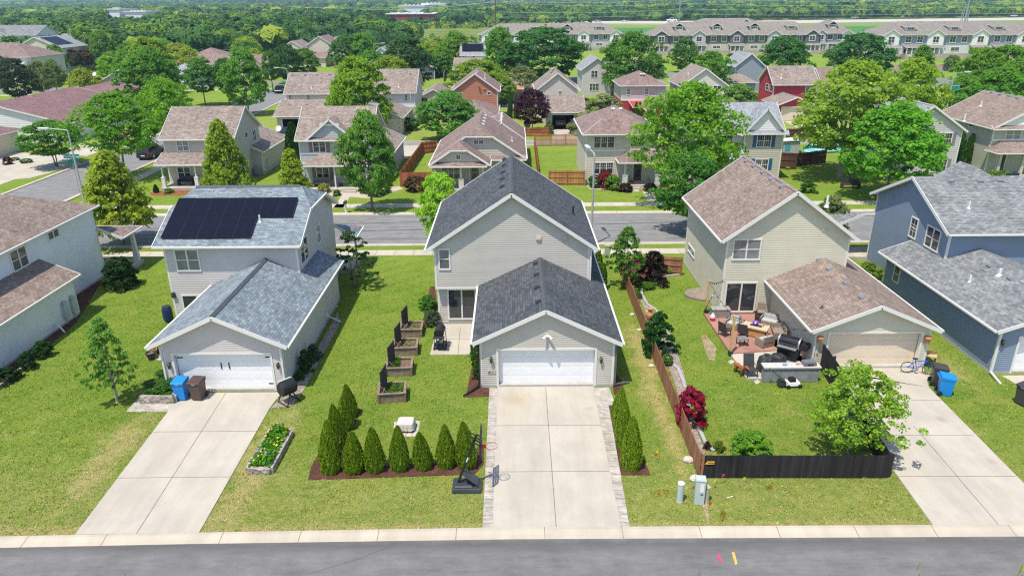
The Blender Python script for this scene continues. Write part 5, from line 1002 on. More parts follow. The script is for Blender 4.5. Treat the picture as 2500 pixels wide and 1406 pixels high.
def crown(name,seed,prof,ncl,nlf,lsize,clr,flat=.75,shell=.45,m=None,lobes=.16,up=.45,rnd=.58,squash=1.):
    rs=np.random.RandomState(seed); z=rs.beta(1.35,1.25,ncl); th=rs.uniform(0,2*PI,ncl)
    k=1+lobes*np.sin(3*th+seed)+lobes*.7*np.sin(5*th+2.*seed+5*z)+rs.normal(0,.06,ncl)
    rad=np.array([prof(q) for q in z])*.5*k; r=rad*(shell+(1-shell)*rs.uniform(0,1,ncl)**.5)
    cc=np.stack([r*np.cos(th),r*np.sin(th),z],1); cs=clr*rs.uniform(.6,1.35,ncl)
    n=ncl*nlf; idx=np.repeat(np.arange(ncl),nlf); d=unit(rs.normal(0,1,(n,3))); d[:,2]=np.where(d[:,2]<-.2,-d[:,2]*.6,d[:,2]); rr=rs.uniform(.25,1,n)**.5
    off=d*(cs[idx]*rr)[:,None]; off[:,2]*=flat*squash; Cn=cc[idx]+off
    axis=np.stack([np.zeros(n),np.zeros(n),np.full(n,.4)],1); outv=unit((Cn-axis)*np.array([1,1,.6]))*.5+d*.6
    U,V=leaves(rs,Cn,outv,lsize,up,rnd); U[:,2]*=squash; V[:,2]*=squash
    return quads_mesh(name,Cn,U,V,.25,m or LEAF)
E_=lambda a,b,c:(lambda z:max(.06,math.sin(PI*min(1,max(0,z))**a)**b*c))
PR={}
PR['maple']=crown('maple_crown',3,E_(.62,.5,1.04),300,46,.024,.088,flat=.95,shell=.5)
PR['round']=crown('round_crown',8,E_(.8,.45,1.04),270,46,.025,.092,flat=.95,shell=.5)
PR['linden']=crown('linden_crown',5,lambda z:max(.05,(1-z)**.75*min(1,.55+z*4)),300,44,.025,.085,flat=.9)
PR['locust']=crown('locust_crown',12,E_(.7,.6,1.),330,46,.019,.088,flat=.95,shell=.35,lobes=.3,rnd=.9)
PR['birch']=crown('birch_crown',15,E_(.75,.6,1.),290,46,.022,.085,flat=1.,shell=.35,lobes=.28)
PR['young']=crown('young_crown',21,lambda z:max(.05,(1-z)**.6*min(1,.45+z*3)),150,42,.025,.072,flat=.85,lobes=.3)
PR['airy']=crown('airy_crown',27,E_(.7,.5,1.),300,40,.019,.066,shell=.25,lobes=.34,flat=.9)
PR['oval']=crown('oval_crown',31,E_(.7,.45,1.04),290,44,.024,.085,flat=.95,shell=.5)
PR['shrub']=crown('shrub_foliage',41,lambda z:max(.1,math.sqrt(max(0,1-(z*.95)**2))),120,44,.04,.11,lobes=.08)
PR['ball']=crown('ball_foliage',43,lambda z:math.sqrt(max(.01,1-(2*z-1)**2)),170,40,.04,.07,shell=.85,lobes=.03,m=NEEDLE)
PR['loose']=crown('loose_foliage',47,lambda z:max(.15,math.sqrt(max(0,1-(z)**2))),90,42,.046,.12,lobes=.3,up=.2)
def conemesh(name,seed,prof,n,ls,m,tw=.5):
    rs=np.random.RandomState(seed); z=rs.uniform(0,1,n)**1.15; th=rs.uniform(0,2*PI,n); k=1+.07*np.sin(7*th+9*z)+.06*np.sin(13*th-17*z)+rs.normal(0,.035,n)
    r=np.array([prof(q) for q in z])*.5*k*(.72+.28*rs.uniform(0,1,n)**.4); C=np.stack([r*np.cos(th),r*np.sin(th),z],1); o=np.stack([np.cos(th),np.sin(th),np.full(n,.15)],1)
    nrm=unit(o+rs.normal(0,.45,(n,3))); upv=unit(np.stack([np.cos(th)*.45,np.sin(th)*.45,np.ones(n)],1)+rs.normal(0,.3,(n,3))); a=unit(np.cross(nrm,upv)); s=(ls*rs.uniform(.6,1.4,n))[:,None]
    b=upv*s; b[:,2]*=.55
    return quads_mesh(name,C,a*s*.6,b,.3,m)
PR['arbor']=conemesh('arborvitae_foliage',51,lambda z:1.1*((.74+1.0*z) if z<.26 else (max(0,(1-z)/.74))**.58),9000,.040,NEEDLE)
PR['column']=conemesh('column_foliage',53,lambda z:(max(0,1-z))**.45*min(1,.8+z),4500,.10,NEEDLE)
PR['spruce']=crown('spruce_foliage',57,lambda z:max(.04,(1-z)**.9),150,42,.035,.075,flat=.4,up=.2,m=NEEDLE)
PR['bare']=crown('thin_crown',61,E_(.7,.5,1.),60,34,.030,.07,shell=.3,lobes=.3)
def add_part(name,me,parent,loc=(0,0,0),scale=(1,1,1),rz=0.,col=None):
    o=D.objects.new(name,me); COL.objects.link(o); o.parent=parent; o.location=loc; o.scale=scale; o.rotation_euler=(0,0,rz)
    if col: o.color=(min(.6,col[0]*2.2),min(.62,col[1]*1.78),col[2]*2.2,1)
    return o
def trunk_mesh(H,cb,W,seed,bark,lean=0.,r=None,multi=1):
    rs=random.Random(seed); b=MB(); r=r or max(.045,.0135*H+.012)
    for q in range(multi):
        ox=(q-(multi-1)/2)*.28; top=cb+(H-cb)*.72; ln=lean+ox*1.2
        pts=[(ox*.6,0,-.05),(ox*.7,0,.12),(ox*.8+ln*.3,0,cb*.6),(ox+ln*.6+rs.uniform(-.1,.1),rs.uniform(-.1,.1),cb+(top-cb)*.35),(ox+ln,rs.uniform(-.15,.15),top)]
        b.tube(pts,[r*1.35,r*1.05,r*.85,r*.6,r*.15],7)
        for k in range(6):
            a=rs.uniform(0,2*PI); t=rs.uniform(.0,.6); z0=cb*.92+(top-cb)*t*.8; L=W*.36*(1-t*.5); p0=(ox+ln*.6*min(1,z0/max(cb,.1)),0,z0); p1=(p0[0]+math.cos(a)*L*.5,math.sin(a)*L*.5,z0+L*.42); p2=(p0[0]+math.cos(a)*L,math.sin(a)*L,z0+L*.95)
            b.tube([p0,p1,p2],[r*.45,r*.3,r*.08],5)
    me=D.meshes.new('trunk'); me.from_pydata(b.v,[],b.f); me.materials.append(bark); me.polygons.foreach_set('use_smooth',[True]*len(me.polygons)); return me
_sd=[100]
def tree(label,px,py,top,wpx,kind,col,Y=None,cb=.22,bark=None,rz=None,group=None,name='tree',multi=1,cat='tree',lean=0.,dz=0.):
    """px: crown centre column; py: photo row of the foot (or Y given); top: row of the crown top; wpx: crown width in photo pixels"""
    _sd[0]+=1; x=px
    if Y is None: X,Y=G(px,py)
    X,z=onY(px,top,Y); X2,_=onY(px+wpx,top,Y); W=(X2-X); H=z-dz
    u,v=_uv(px,top)
    t=thing(name,label,cat,(X,Y,dz),group=group,local=True); cbz=H*cb
    add_part('trunk',trunk_mesh(H,cbz,W,_sd[0],bark or BARK,lean,multi=multi),t)
    add_part('crown',PR[kind],t,(lean*.6,0,cbz),(W,W,(H-cbz)),_sd[0]*1.7 if rz is None else rz,col); return t
def shrub(label,px,py,top,wpx,kind,col,Y=None,group=None,cat='shrub',name='shrub',dz=0.):
    _sd[0]+=1
    if Y is None: X,Y=G(px,py)
    X,z=onY(px,top,Y); X2,_=onY(px+wpx,top,Y); W=X2-X; H=max(.15,z-dz)
    o=D.objects.new(name,PR[kind]); COL.objects.link(o); o.location=(X,Y,dz); o.scale=(W,W,H); o.rotation_euler=(.05*math.sin(_sd[0]*2.1),.05*math.cos(_sd[0]*1.7),_sd[0]*1.3) if kind in ('arbor','column') else (0,0,_sd[0]*1.3); o.color=(col[0],col[1],col[2],1); return tag(o,label,cat,group)
G1=(.11,.25,.018); G2=(.07,.185,.018); G3=(.05,.14,.024); YG=(.155,.235,.02); LG=(.16,.32,.03); OL=(.095,.15,.045); GR=(.11,.155,.06); PU=(.035,.012,.022); DK=(.025,.075,.02)
# --- near trees
tree('young maple with slim trunk on the left front lawn',238,982,778,116,'young',(.09,.21,.035),cb=.2,bark=BARKL)
tree('leafy young maple behind the black board fence by the right drive',2112,1106,902,208,'airy',(.13,.25,.025),cb=.16,bark=BARKL)
tree('tall yellow green linden behind the white house at the left edge',255,598,372,192,'linden',YG,cb=.14)
tree('small maple by the far corner of the brown board fence',1535,690,556,92,'young',(.06,.16,.022),Y=45.5,cb=.25)
tree('dark scraggly plum with bare twigs at the corner of the solar roofed house',855,702,566,105,'bare',(.03,.075,.025),cb=.15,multi=2)
tree('bright green street tree peeping past the left eave of the charcoal roof',1073,612,428,100,'oval',LG,cb=.2)
tree('dense green street maple in front of the blue grey house',890,515,280,128,'maple',(.07,.18,.022),cb=.2)
tree('yellow green linden in front of the tan porch house',527,520,296,132,'linden',(.125,.215,.018),Y=66.2,cb=.12)
tree('shorter yellow green linden between the tan house and the blue grey house',705,520,366,100,'linden',(.15,.24,.018),Y=66.3,cb=.14)
tree('tall airy locust in front of the grey roofed house with blue shutters',1690,505,212,255,'locust',(.095,.225,.018),Y=68.,cb=.24)
tree('lower dark green street tree right of the street lamp, on the near verge',1695,592,378,148,'oval',(.045,.15,.02),Y=58,cb=.26)
tree('large airy birch with bare lower trunk on the right',2095,455,158,240,'birch',(.13,.235,.025),Y=78,cb=.24,bark=BARKL,multi=2)
tree('bright green maple in front of the large birch on the right',2205,500,262,215,'maple',(.075,.23,.016),Y=69.,cb=.22)
tree('windblown yellow green tree rising behind the large birch',2240,330,150,150,'birch',(.13,.24,.02),Y=98,cb=.2)
tree('airy locust beside the cross street at the left',262,436,232,185,'locust',(.075,.20,.016),Y=80,cb=.3,lean=.6)
tree('second airy locust behind the first, left of the tan porch house',392,330,196,128,'locust',(.09,.225,.016),Y=98,cb=.25)
tree('small round crab apple with forked trunk on the left corner verge',112,408,298,128,'round',(.055,.16,.02),cb=.28,multi=2)
tree('big maple filling the gap between mauve roofs and slate hip roof',352,270,122,138,'maple',(.06,.165,.02),Y=128,cb=.15)
tree('yellow green maple peeping over the big left maple',352,250,96,110,'maple',(.11,.2,.02),Y=160,cb=.15)
tree('lollipop tree beyond the cross street, left of the pair',484,258,148,75,'round',(.05,.15,.02),cb=.3); tree('lollipop tree beyond the cross street, right of the pair',545,258,146,62,'round',(.035,.11,.02),cb=.3)
tree('green maple at the cross street beside the lollipop pair',586,282,122,95,'maple',(.07,.19,.025),cb=.16)
tree('narrow street tree near the parked navy car',655,225,128,46,'oval',(.045,.13,.02),cb=.3); tree('dark broad tree behind the far street lamp',695,205,112,66,'round',(.025,.085,.018),cb=.12); tree('mid green tree right of the far street lamp',738,205,122,70,'round',(.06,.15,.02),Y=190,cb=.1)
tree('big yellow green maple between the two tan roofed houses',866,345,146,145,'maple',(.105,.215,.016),Y=105,cb=.14)
tree('dark mixed maple above the roof of the white and tan house',985,240,96,115,'round',(.035,.09,.03),Y=158,cb=.12); tree('yellowish maple in front of the dark mixed maple',950,245,140,90,'round',(.12,.2,.02),Y=150,cb=.12)
tree('spreading maple beside the grey alley, left of the bungalow roof',1092,348,226,132,'maple',(.065,.185,.03),Y=103,cb=.12)
tree('purple leaved maple on a thin trunk by the low brown fence',1300,322,222,80,'round',PU,cb=.2)
tree('big dark round tree in front of the white gabled townhouses, right one',1330,200,72,185,'round',(.032,.115,.022),Y=182,cb=.1); tree('green maple in front of the white gabled townhouses, left one',1218,200,72,85,'maple',(.07,.19,.02),Y=185,cb=.1); tree('yellow green maple left of the solar panelled white house',1110,180,80,82,'maple',(.085,.19,.02),Y=205,cb=.08)
tree('yellow green tree behind the rust orange house',1165,230,150,130,'round',(.11,.2,.02),Y=146,cb=.1); tree('grey green tree under the big dark round tree',1275,230,165,80,'birch',GR,Y=150,cb=.1); tree('low yellow green tree by the rust orange house',1225,260,190,70,'round',(.1,.2,.02),Y=143,cb=.1)
tree('windblown broad tree behind the beige over red house',1546,240,84,152,'birch',(.055,.15,.022),Y=146,cb=.1)
tree('pale grey green bushy tree behind the cream hip roofed house',1470,320,236,120,'loose',(.12,.18,.06),Y=109,cb=.05)
tree('dark round tree left of the charcoal gables, behind the bright red house',1918,190,95,112,'round',(.032,.12,.022),Y=166,cb=.1); tree('large dark round tree above the large birch',2108,210,86,138,'round',(.035,.12,.03),Y=172,cb=.1)
tree('round tree in front of the long townhouse row, left end',1675,170,98,62,'round',(.045,.13,.02),Y=205,cb=.1); tree('bushy tree behind the pale green gabled house',1738,230,130,105,'birch',(.06,.17,.018),Y=150,cb=.1)
tree('slim sapling on the townhouse lawn, left one',1787,182,132,26,'oval',(.055,.14,.02),Y=212,cb=.2,dz=.6); tree('slim sapling on the townhouse lawn, right one',1808,185,148,30,'oval',(.07,.17,.02),Y=206,cb=.3)
tree('pointed green tree before the blue grey townhouses',2258,220,112,88,'linden',(.07,.18,.02),Y=175,cb=.1); tree('thin sapling above the sandstone wall',2328,176,136,36,'oval',(.07,.16,.03),Y=204,cb=.25)
tree('rounded tree at the right edge below the blue grey townhouses, left one',2405,240,122,95,'round',(.085,.2,.016),Y=142,cb=.08); tree('rounded tree at the right edge below the blue grey townhouses, right one',2470,240,116,110,'round',(.07,.18,.016),Y=138,cb=.08); tree('low leafy tree above the brown roof at the right edge',2450,262,170,150,'maple',(.06,.18,.016),Y=118,cb=.05); tree('small round tree left of the brown roof at the right edge',2362,290,186,76,'round',(.08,.2,.018),Y=122,cb=.08)
tree('grey green willow leaved tree behind the cream green house',2042,600,482,80,'loose',(.10,.16,.06),Y=55,cb=.1)
tree('leafy tree right of the pale green gabled house',1800,320,212,120,'loose',(.085,.18,.035),Y=111,cb=.05)
tree('dark spreading pine at the left edge',22,228,146,75,'round',(.03,.055,.025),Y=152,cb=.1); tree('silvery olive tree, left of the pair by the winding path',88,205,152,62,'birch',(.10,.15,.06),Y=158,cb=.15); tree('silvery olive tree, right of the pair by the winding path',122,205,148,55,'birch',(.09,.16,.05),Y=166,cb=.15)
tree('rusty brown crowned pine on the left lawn, left one',168,176,122,50,'round',(.055,.055,.03),cb=.25); tree('rusty brown crowned pine on the left lawn, right one',195,172,124,55,'round',(.085,.06,.03),cb=.25); tree('dark spruce right of the rusty pines',236,178,128,38,'spruce',(.022,.06,.025),cb=.05); tree('fresh green round tree right of the dark spruce',268,178,128,56,'round',(.09,.21,.02),cb=.15)
tree('big maple at the wood edge above the rusty pines, left half',198,160,70,75,'maple',(.07,.17,.02),Y=235,cb=.08); tree('big maple at the wood edge above the rusty pines, right half',240,165,78,60,'maple',(.07,.16,.02),Y=228,cb=.08)
tree('yellow green willow in front of the wood, left of centre',430,165,108,66,'round',(.15,.21,.035),Y=225,cb=.08); tree('yellow bushy tree above the mauve roofs',198,220,170,70,'round',(.13,.2,.02),Y=150,cb=.05)
for k,(px,top,w) in enumerate([(91,118,9),(100,120,9),(109,123,9),(119,122,9)]): shrub('dark columnar arborvitae beside the tan solar roofed house',px,0,top,w,'column',(.02,.06,.02),Y=205,group='columnar arborvitaes of the far left house',cat='arborvitae',name='arborvitae')
# belt of trees between the last houses and the wood, and among the upper left houses
BELT=[(300,205,128,62,178,'round',G2),(392,200,136,60,186,'maple',G1),(455,190,118,70,205,'birch',YG),(600,160,104,80,235,'maple',G3),(600,150,92,66,244,'round',YG),(840,160,88,80,230,'maple',G3),(880,150,84,75,232,'round',G2),(1000,150,100,70,215,'birch',G1),(1050,150,104,60,220,'round',YG),(1030,165,120,60,195,'maple',G2),(320,170,104,70,214,'round',G2),(390,150,98,75,238,'birch',G1),(160,150,92,60,240,'round',G1),(130,160,112,44,205,'round',G2),(260,185,140,50,178,'round',G1),(620,180,122,60,205,'birch',YG),(905,190,126,60,196,'round',G2),(1080,190,118,55,196,'maple',G2)]
for k,(px,py,tp,w_,Y_,kd,cl) in enumerate(BELT): tree('leafy tree in the loose belt between the last houses and the wood',px,0,tp,w_,kd,cl,Y=Y_,cb=.06,group='belt of trees before the wood')
# --- big arborvitaes and shrubs across the street
shrub('tall dark arborvitae squeezed between the tan house and the blue grey house',706,0,306,50,'column',(.03,.085,.014),Y=79,cat='arborvitae',name='arborvitae'); shrub('tall leaning arborvitae between the mauve grey and olive cream houses',2350,0,326,42,'column',(.055,.13,.014),Y=80,cat='arborvitae',name='arborvitae'); shrub('second arborvitae right of the tall leaning one',2372,0,330,26,'column',(.05,.12,.014),Y=82.5,cat='arborvitae',name='arborvitae')
shrub('narrow arborvitae behind the low brown fence, left of the pair',1244,0,232,14,'column',(.06,.13,.016),Y=123,cat='arborvitae',name='arborvitae'); shrub('narrow arborvitae behind the low brown fence, right of the pair',1260,0,233,14,'column',(.06,.13,.016),Y=123,cat='arborvitae',name='arborvitae')
shrub('pointed arborvitae in front of the beige over red house, left of the pair',1552,0,252,16,'column',(.06,.12,.014),Y=108,cat='arborvitae',name='arborvitae'); shrub('pointed arborvitae in front of the beige over red house, right of the pair',1566,0,252,14,'column',(.06,.12,.014),Y=108,cat='arborvitae',name='arborvitae')
shrub('clipped round dark bush beside the tan garage',995,326,289,50,'ball',(.035,.10,.016),Y=112); shrub('dark hedge block behind the tan garage',1035,0,240,22,'ball',DK,Y=126)
shrub('golden mound shrub beside the blue grey porch, left one',762,463,446,21,'ball',(.33,.33,.02)); shrub('golden mound shrub beside the blue grey porch, right one',789,471,448,26,'ball',(.30,.31,.02)); shrub('small green bush right of the golden mounds',822,478,464,20,'shrub',G2)
shrub('dark green shrub under the street maple',930,470,440,40,'shrub',G3); shrub('light green shrub right of the street maple',938,455,425,30,'loose',(.16,.25,.03)); shrub('low green bush by the stone bed right of the street maple',918,478,456,40,'shrub',G2)
shrub('brown leaved hedge by the rusty fence',1013,466,432,52,'ball',(.07,.045,.02)); shrub('pinkish green bush right of the brown leaved hedge',1040,472,440,32,'shrub',(.16,.15,.06))
shrub('burgundy barberry under the triple window',1478,460,418,40,'shrub',(.26,.03,.03)); shrub('dark green ball left of the burgundy barberry',1453,458,430,32,'ball',(.03,.11,.015)); shrub('bright green ball right of the burgundy barberry',1497,464,428,34,'ball',(.09,.24,.015)); shrub('low brown mound left of the porch walk',1528,467,448,36,'shrub',(.06,.045,.025)); shrub('low brown mound right of the porch walk',1587,466,448,34,'shrub',(.05,.045,.03)); shrub('small peach flower clump on the porch step',1541,450,440,12,'loose',(.35,.2,.1),Y=74.2,dz=.4)
shrub('pale yellow green bush by the open garage drive',1341,330,295,22,'loose',(.2,.24,.09)); shrub('dark shrub at the alley corner beside the silver car',1230,262,240,18,'shrub',(.02,.05,.02)); shrub('bushy shrub at the right tree foot',1975,470,440,36,'loose',(.09,.2,.02)); shrub('flowering white bush by the dark brown gate',1950,405,385,18,'loose',(.2,.27,.12)); shrub('yellow mound by the dark brown gate',1924,414,407,10,'ball',(.4,.38,.08))
shrub('small dark cone evergreen by the tan porch',378,471,450,13,'arbor',(.03,.08,.02)); shrub('pale hosta clump by the tan porch',410,472,460,22,'loose',(.2,.3,.06)); shrub('round green bush by the left mauve roofed garage, left one',33,392,385,22,'ball',(.06,.14,.02)); shrub('dull red bush by the left beige garage',15,402,383,22,'shrub',(.10,.035,.035)); shrub('round green bush by the left beige garage, right one',62,398,388,26,'ball',(.07,.16,.02)); shrub('bright mound beside the olive cream porch, left one',2425,0,415,30,'ball',(.12,.24,.02),Y=76); shrub('bright mound beside the olive cream porch, right one',2455,0,417,34,'ball',(.13,.25,.02),Y=76)
shrub('pair of tan grasses at the parking bend',735,232,214,20,'loose',(.15,.18,.08))
# --- shrubs of the front row
shrub('big dark spreading juniper beside the white house porch',282,700,632,78,'shrub',(.022,.07,.014)); shrub('dark green bush against the white wall, upper one',98,870,833,42,'loose',(.04,.12,.02)); shrub('dark green bush against the white wall, lower one',58,900,862,38,'loose',(.03,.09,.02)); shrub('dark green bush against the white wall, at the picture edge',12,930,900,50,'loose',(.025,.08,.02))
shrub('large dark leaved shrub beside the long brown fence',1612,862,768,72,'loose',(.03,.115,.018)); shrub('small clipped ball beside the long brown fence',1630,890,866,27,'ball',(.07,.16,.018)); shrub('red Japanese maple inside the long brown fence',1693,1040,950,72,'shrub',(.36,.018,.07),cat='tree'); shrub('glossy light green shrub behind the black fence',1842,1118,1060,98,'shrub',(.17,.36,.03),name='shrub')
shrub('purple ninebark against the brown back fence',1598,690,618,66,'loose',(.035,.022,.02)); shrub('yellow hosta at the fence corner',1550,694,668,30,'loose',(.24,.30,.04)); shrub('lime bush left of the cream green house wall',1634,668,652,20,'ball',(.25,.33,.03)); shrub('low green ground cover along the bed edge',1580,704,690,40,'shrub',(.12,.24,.03)); shrub('low fern patch by the bed edge',1556,728,712,26,'shrub',(.10,.23,.03)); shrub('small plum coloured plant by the black fence corner',1728,1096,1078,18,'loose',(.09,.05,.05)); shrub('yellowish tuft by the black fence corner',1758,1100,1078,26,'loose',(.17,.24,.03)); shrub('hosta clump with pale margins beside the slate blue house, upper one',2122,662,640,34,'loose',(.22,.33,.05)); shrub('hosta clump with pale margins beside the slate blue house, lower one',2148,682,655,38,'loose',(.26,.36,.06)); 
shrub('yellow green bush beside the right wall of the charcoal roofed house',1462,640,612,26,'shrub',(.19,.29,.02),Y=47.); shrub('long green bush beside the dark lean-to roof',1474,676,645,22,'shrub',(.08,.2,.02),Y=45.5)
shrub('hydrangea beside the patio door wall',1046,756,722,42,'loose',(.085,.235,.03)); shrub('lavender clump beside the patio corner',1053,793,758,38,'loose',(.11,.17,.09)); 
for k,(px,py,tp,w) in enumerate([(1162,870,838,22),(1160,895,862,22),(1163,925,890,20)]): shrub(['climbing vine by the garage corner post, topmost clump','climbing vine by the garage corner post, middle clump','climbing vine by the garage corner post, lowest clump'][k],px,py,tp,w,'loose',(.06,.18,.02))
shrub('blue flowered bush beside the lavender grey garage wall',764,880,842,34,'loose',(.07,.15,.10)); shrub('green bush beside the lavender grey garage wall',742,908,856,34,'loose',(.05,.14,.025)); shrub('low leafy plant by the compost tumbler',728,925,905,26,'loose',(.07,.17,.03)); shrub('low green tufts in the stone planter by the blue bin, left one',375,950,930,46,'shrub',(.09,.21,.03),dz=.3); shrub('low green tufts in the stone planter by the blue bin, right one',405,962,928,56,'shrub',(.08,.2,.03),dz=.3); shrub('low green tufts in the stone planter by the blue bin, back one',395,925,905,36,'shrub',(.07,.18,.03),dz=.3)
# arborvitaes round the front mulch beds
AR=(.20,.31,.016)
front=[(853,1150,1052,50),(906,1147,1040,48),(968,1144,1038,46),(1028,1141,1052,46),(1085,1138,1038,46),(1137,1138,1028,50)]
nm=['first','second','third','fourth','fifth','sixth']
for k,(px,py,tp,w) in enumerate(front): shrub(f'{nm[k]} arborvitae from the left in the front row'+(', behind the basketball pole' if k==5 else ''),px,py,tp,w,'arbor',AR,group='arborvitaes edging the front lawn',cat='arborvitae',name='arborvitae')
for k,(px,py,tp,w) in enumerate([(793,1150,1030,52),(816,1093,985,44),(836,1046,962,40),(848,1015,936,36)]): shrub(f'{["nearest","second nearest","third nearest","farthest"][k]} arborvitae of the column left of the front lawn',px,py,tp,w,'arbor',AR,group='arborvitaes edging the front lawn',cat='arborvitae',name='arborvitae')
for k,(px,py,tp,w) in enumerate([(1549,1142,1020,50),(1531,1094,975,40),(1521,1055,950,36),(1512,1022,958,34)]): shrub(f'{["nearest","second nearest","third nearest","farthest"][k]} arborvitae in the mulch strip right of the middle drive',px,py,tp,w,'arbor',(.21,.33,.018),group='arborvitaes beside the middle drive',cat='arborvitae',name='arborvitae')
# treetops on the near side of the street just reaching into the picture
tree('treetop with pale leaves just reaching over the lower picture edge, left one',2240,0,1462,190,'round',LG,Y=9,cb=.3); tree('treetop with pale leaves just reaching over the lower picture edge, right one',2480,0,1450,120,'round',YG,Y=9.5,cb=.3)
# --- grass blades over the near lawns
def blades():
    rs=np.random.RandomState(19); n=210000; X=rs.uniform(-31,33,n); Y=20.9+rs.beta(1.,1.5,n)*31.; keep=np.ones(n,bool)
    near=[p for p in SLABS if min(q[1] for q in p)<53 and max(q[1] for q in p)>20 and max(abs(q[0]) for q in p)<130]
    near+=[[(-60,10),(60,10)]+[(x,b_) for x,b_,f in KB[::-1]],[(-4.6,39.5),(5.2,39.5),(5.2,50),(-4.6,50)],[(-1.7,32.1),(5.2,32.1),(5.2,40),(-1.7,40)],[(-20.7,39.9),(-12.6,39.9),(-12.6,49),(-20.7,49)],[(-17.6,31.8),(-11.4,31.8),(-11.4,44),(-17.6,44)],[(12.9,40.8),(20.5,40.8),(20.5,50.7),(12.9,50.7)],[(16,33.8),(22.1,33.8),(22.1,45.4),(16,45.4)],[(25.1,33.1),(40,33.1),(40,51),(25.1,51)],[(-42,25),(-27.7,25),(-27.7,42),(-42,42)],[(-42,31),(-29.6,31),(-29.6,49),(-42,49)]]
    for p in near:
        xs=[q[0] for q in p]; ys=[q[1] for q in p]; bb=(X>min(xs)-.05)&(X<max(xs)+.05)&(Y>min(ys)-.05)&(Y<max(ys)+.05); c=np.zeros(n,bool)
        for i in range(len(p)):
            (x1,y1),(x2,y2)=p[i-1],p[i]
            if y1==y2: continue
            c^=((y1>Y)!=(y2>Y))&(X<(x2-x1)*(Y-y1)/(y2-y1)+x1)
        keep&=~(c&bb)
    X,Y=X[keep],Y[keep]; n=len(X); h=rs.uniform(.022,.05,n)*(1+.35*np.sin(X*1.7+np.sin(Y*2.1)*2)*np.sin(Y*1.3)); C=np.stack([X,Y,h*.75],1)
    V=unit(np.stack([rs.normal(0,.8,n),rs.normal(0,.8,n),np.ones(n)],1))*h[:,None]; a=unit(np.cross(V,rs.normal(0,1,(n,3)))); U=a*rs.uniform(.010,.024,n)[:,None]
    m=GRASS.copy(); m.name='grass_blade'; nt=m.node_tree; b=nt.nodes['Principled BSDF']; src=b.inputs['Base Color'].links[0].from_socket; geo=nd(nt,'ShaderNodeNewGeometry')
    c=mix(nt,1.,src,ramp(nt,geo.outputs['Random Per Island'],[(0.,(.75,.8,.7)),(.6,(1.1,1.08,1.1)),(1.,(1.6,1.45,1.7))]),'MULTIPLY'); nt.links.new(c,b.inputs['Base Color'])
    for l in list(b.inputs['Normal'].links): nt.links.remove(l)
    o=D.objects.new('grass',quads_mesh('grass',C,U,V,.1,m)); COL.objects.link(o); tag(o,'short mown grass of the front lawns',None,None,'stuff')
blades()
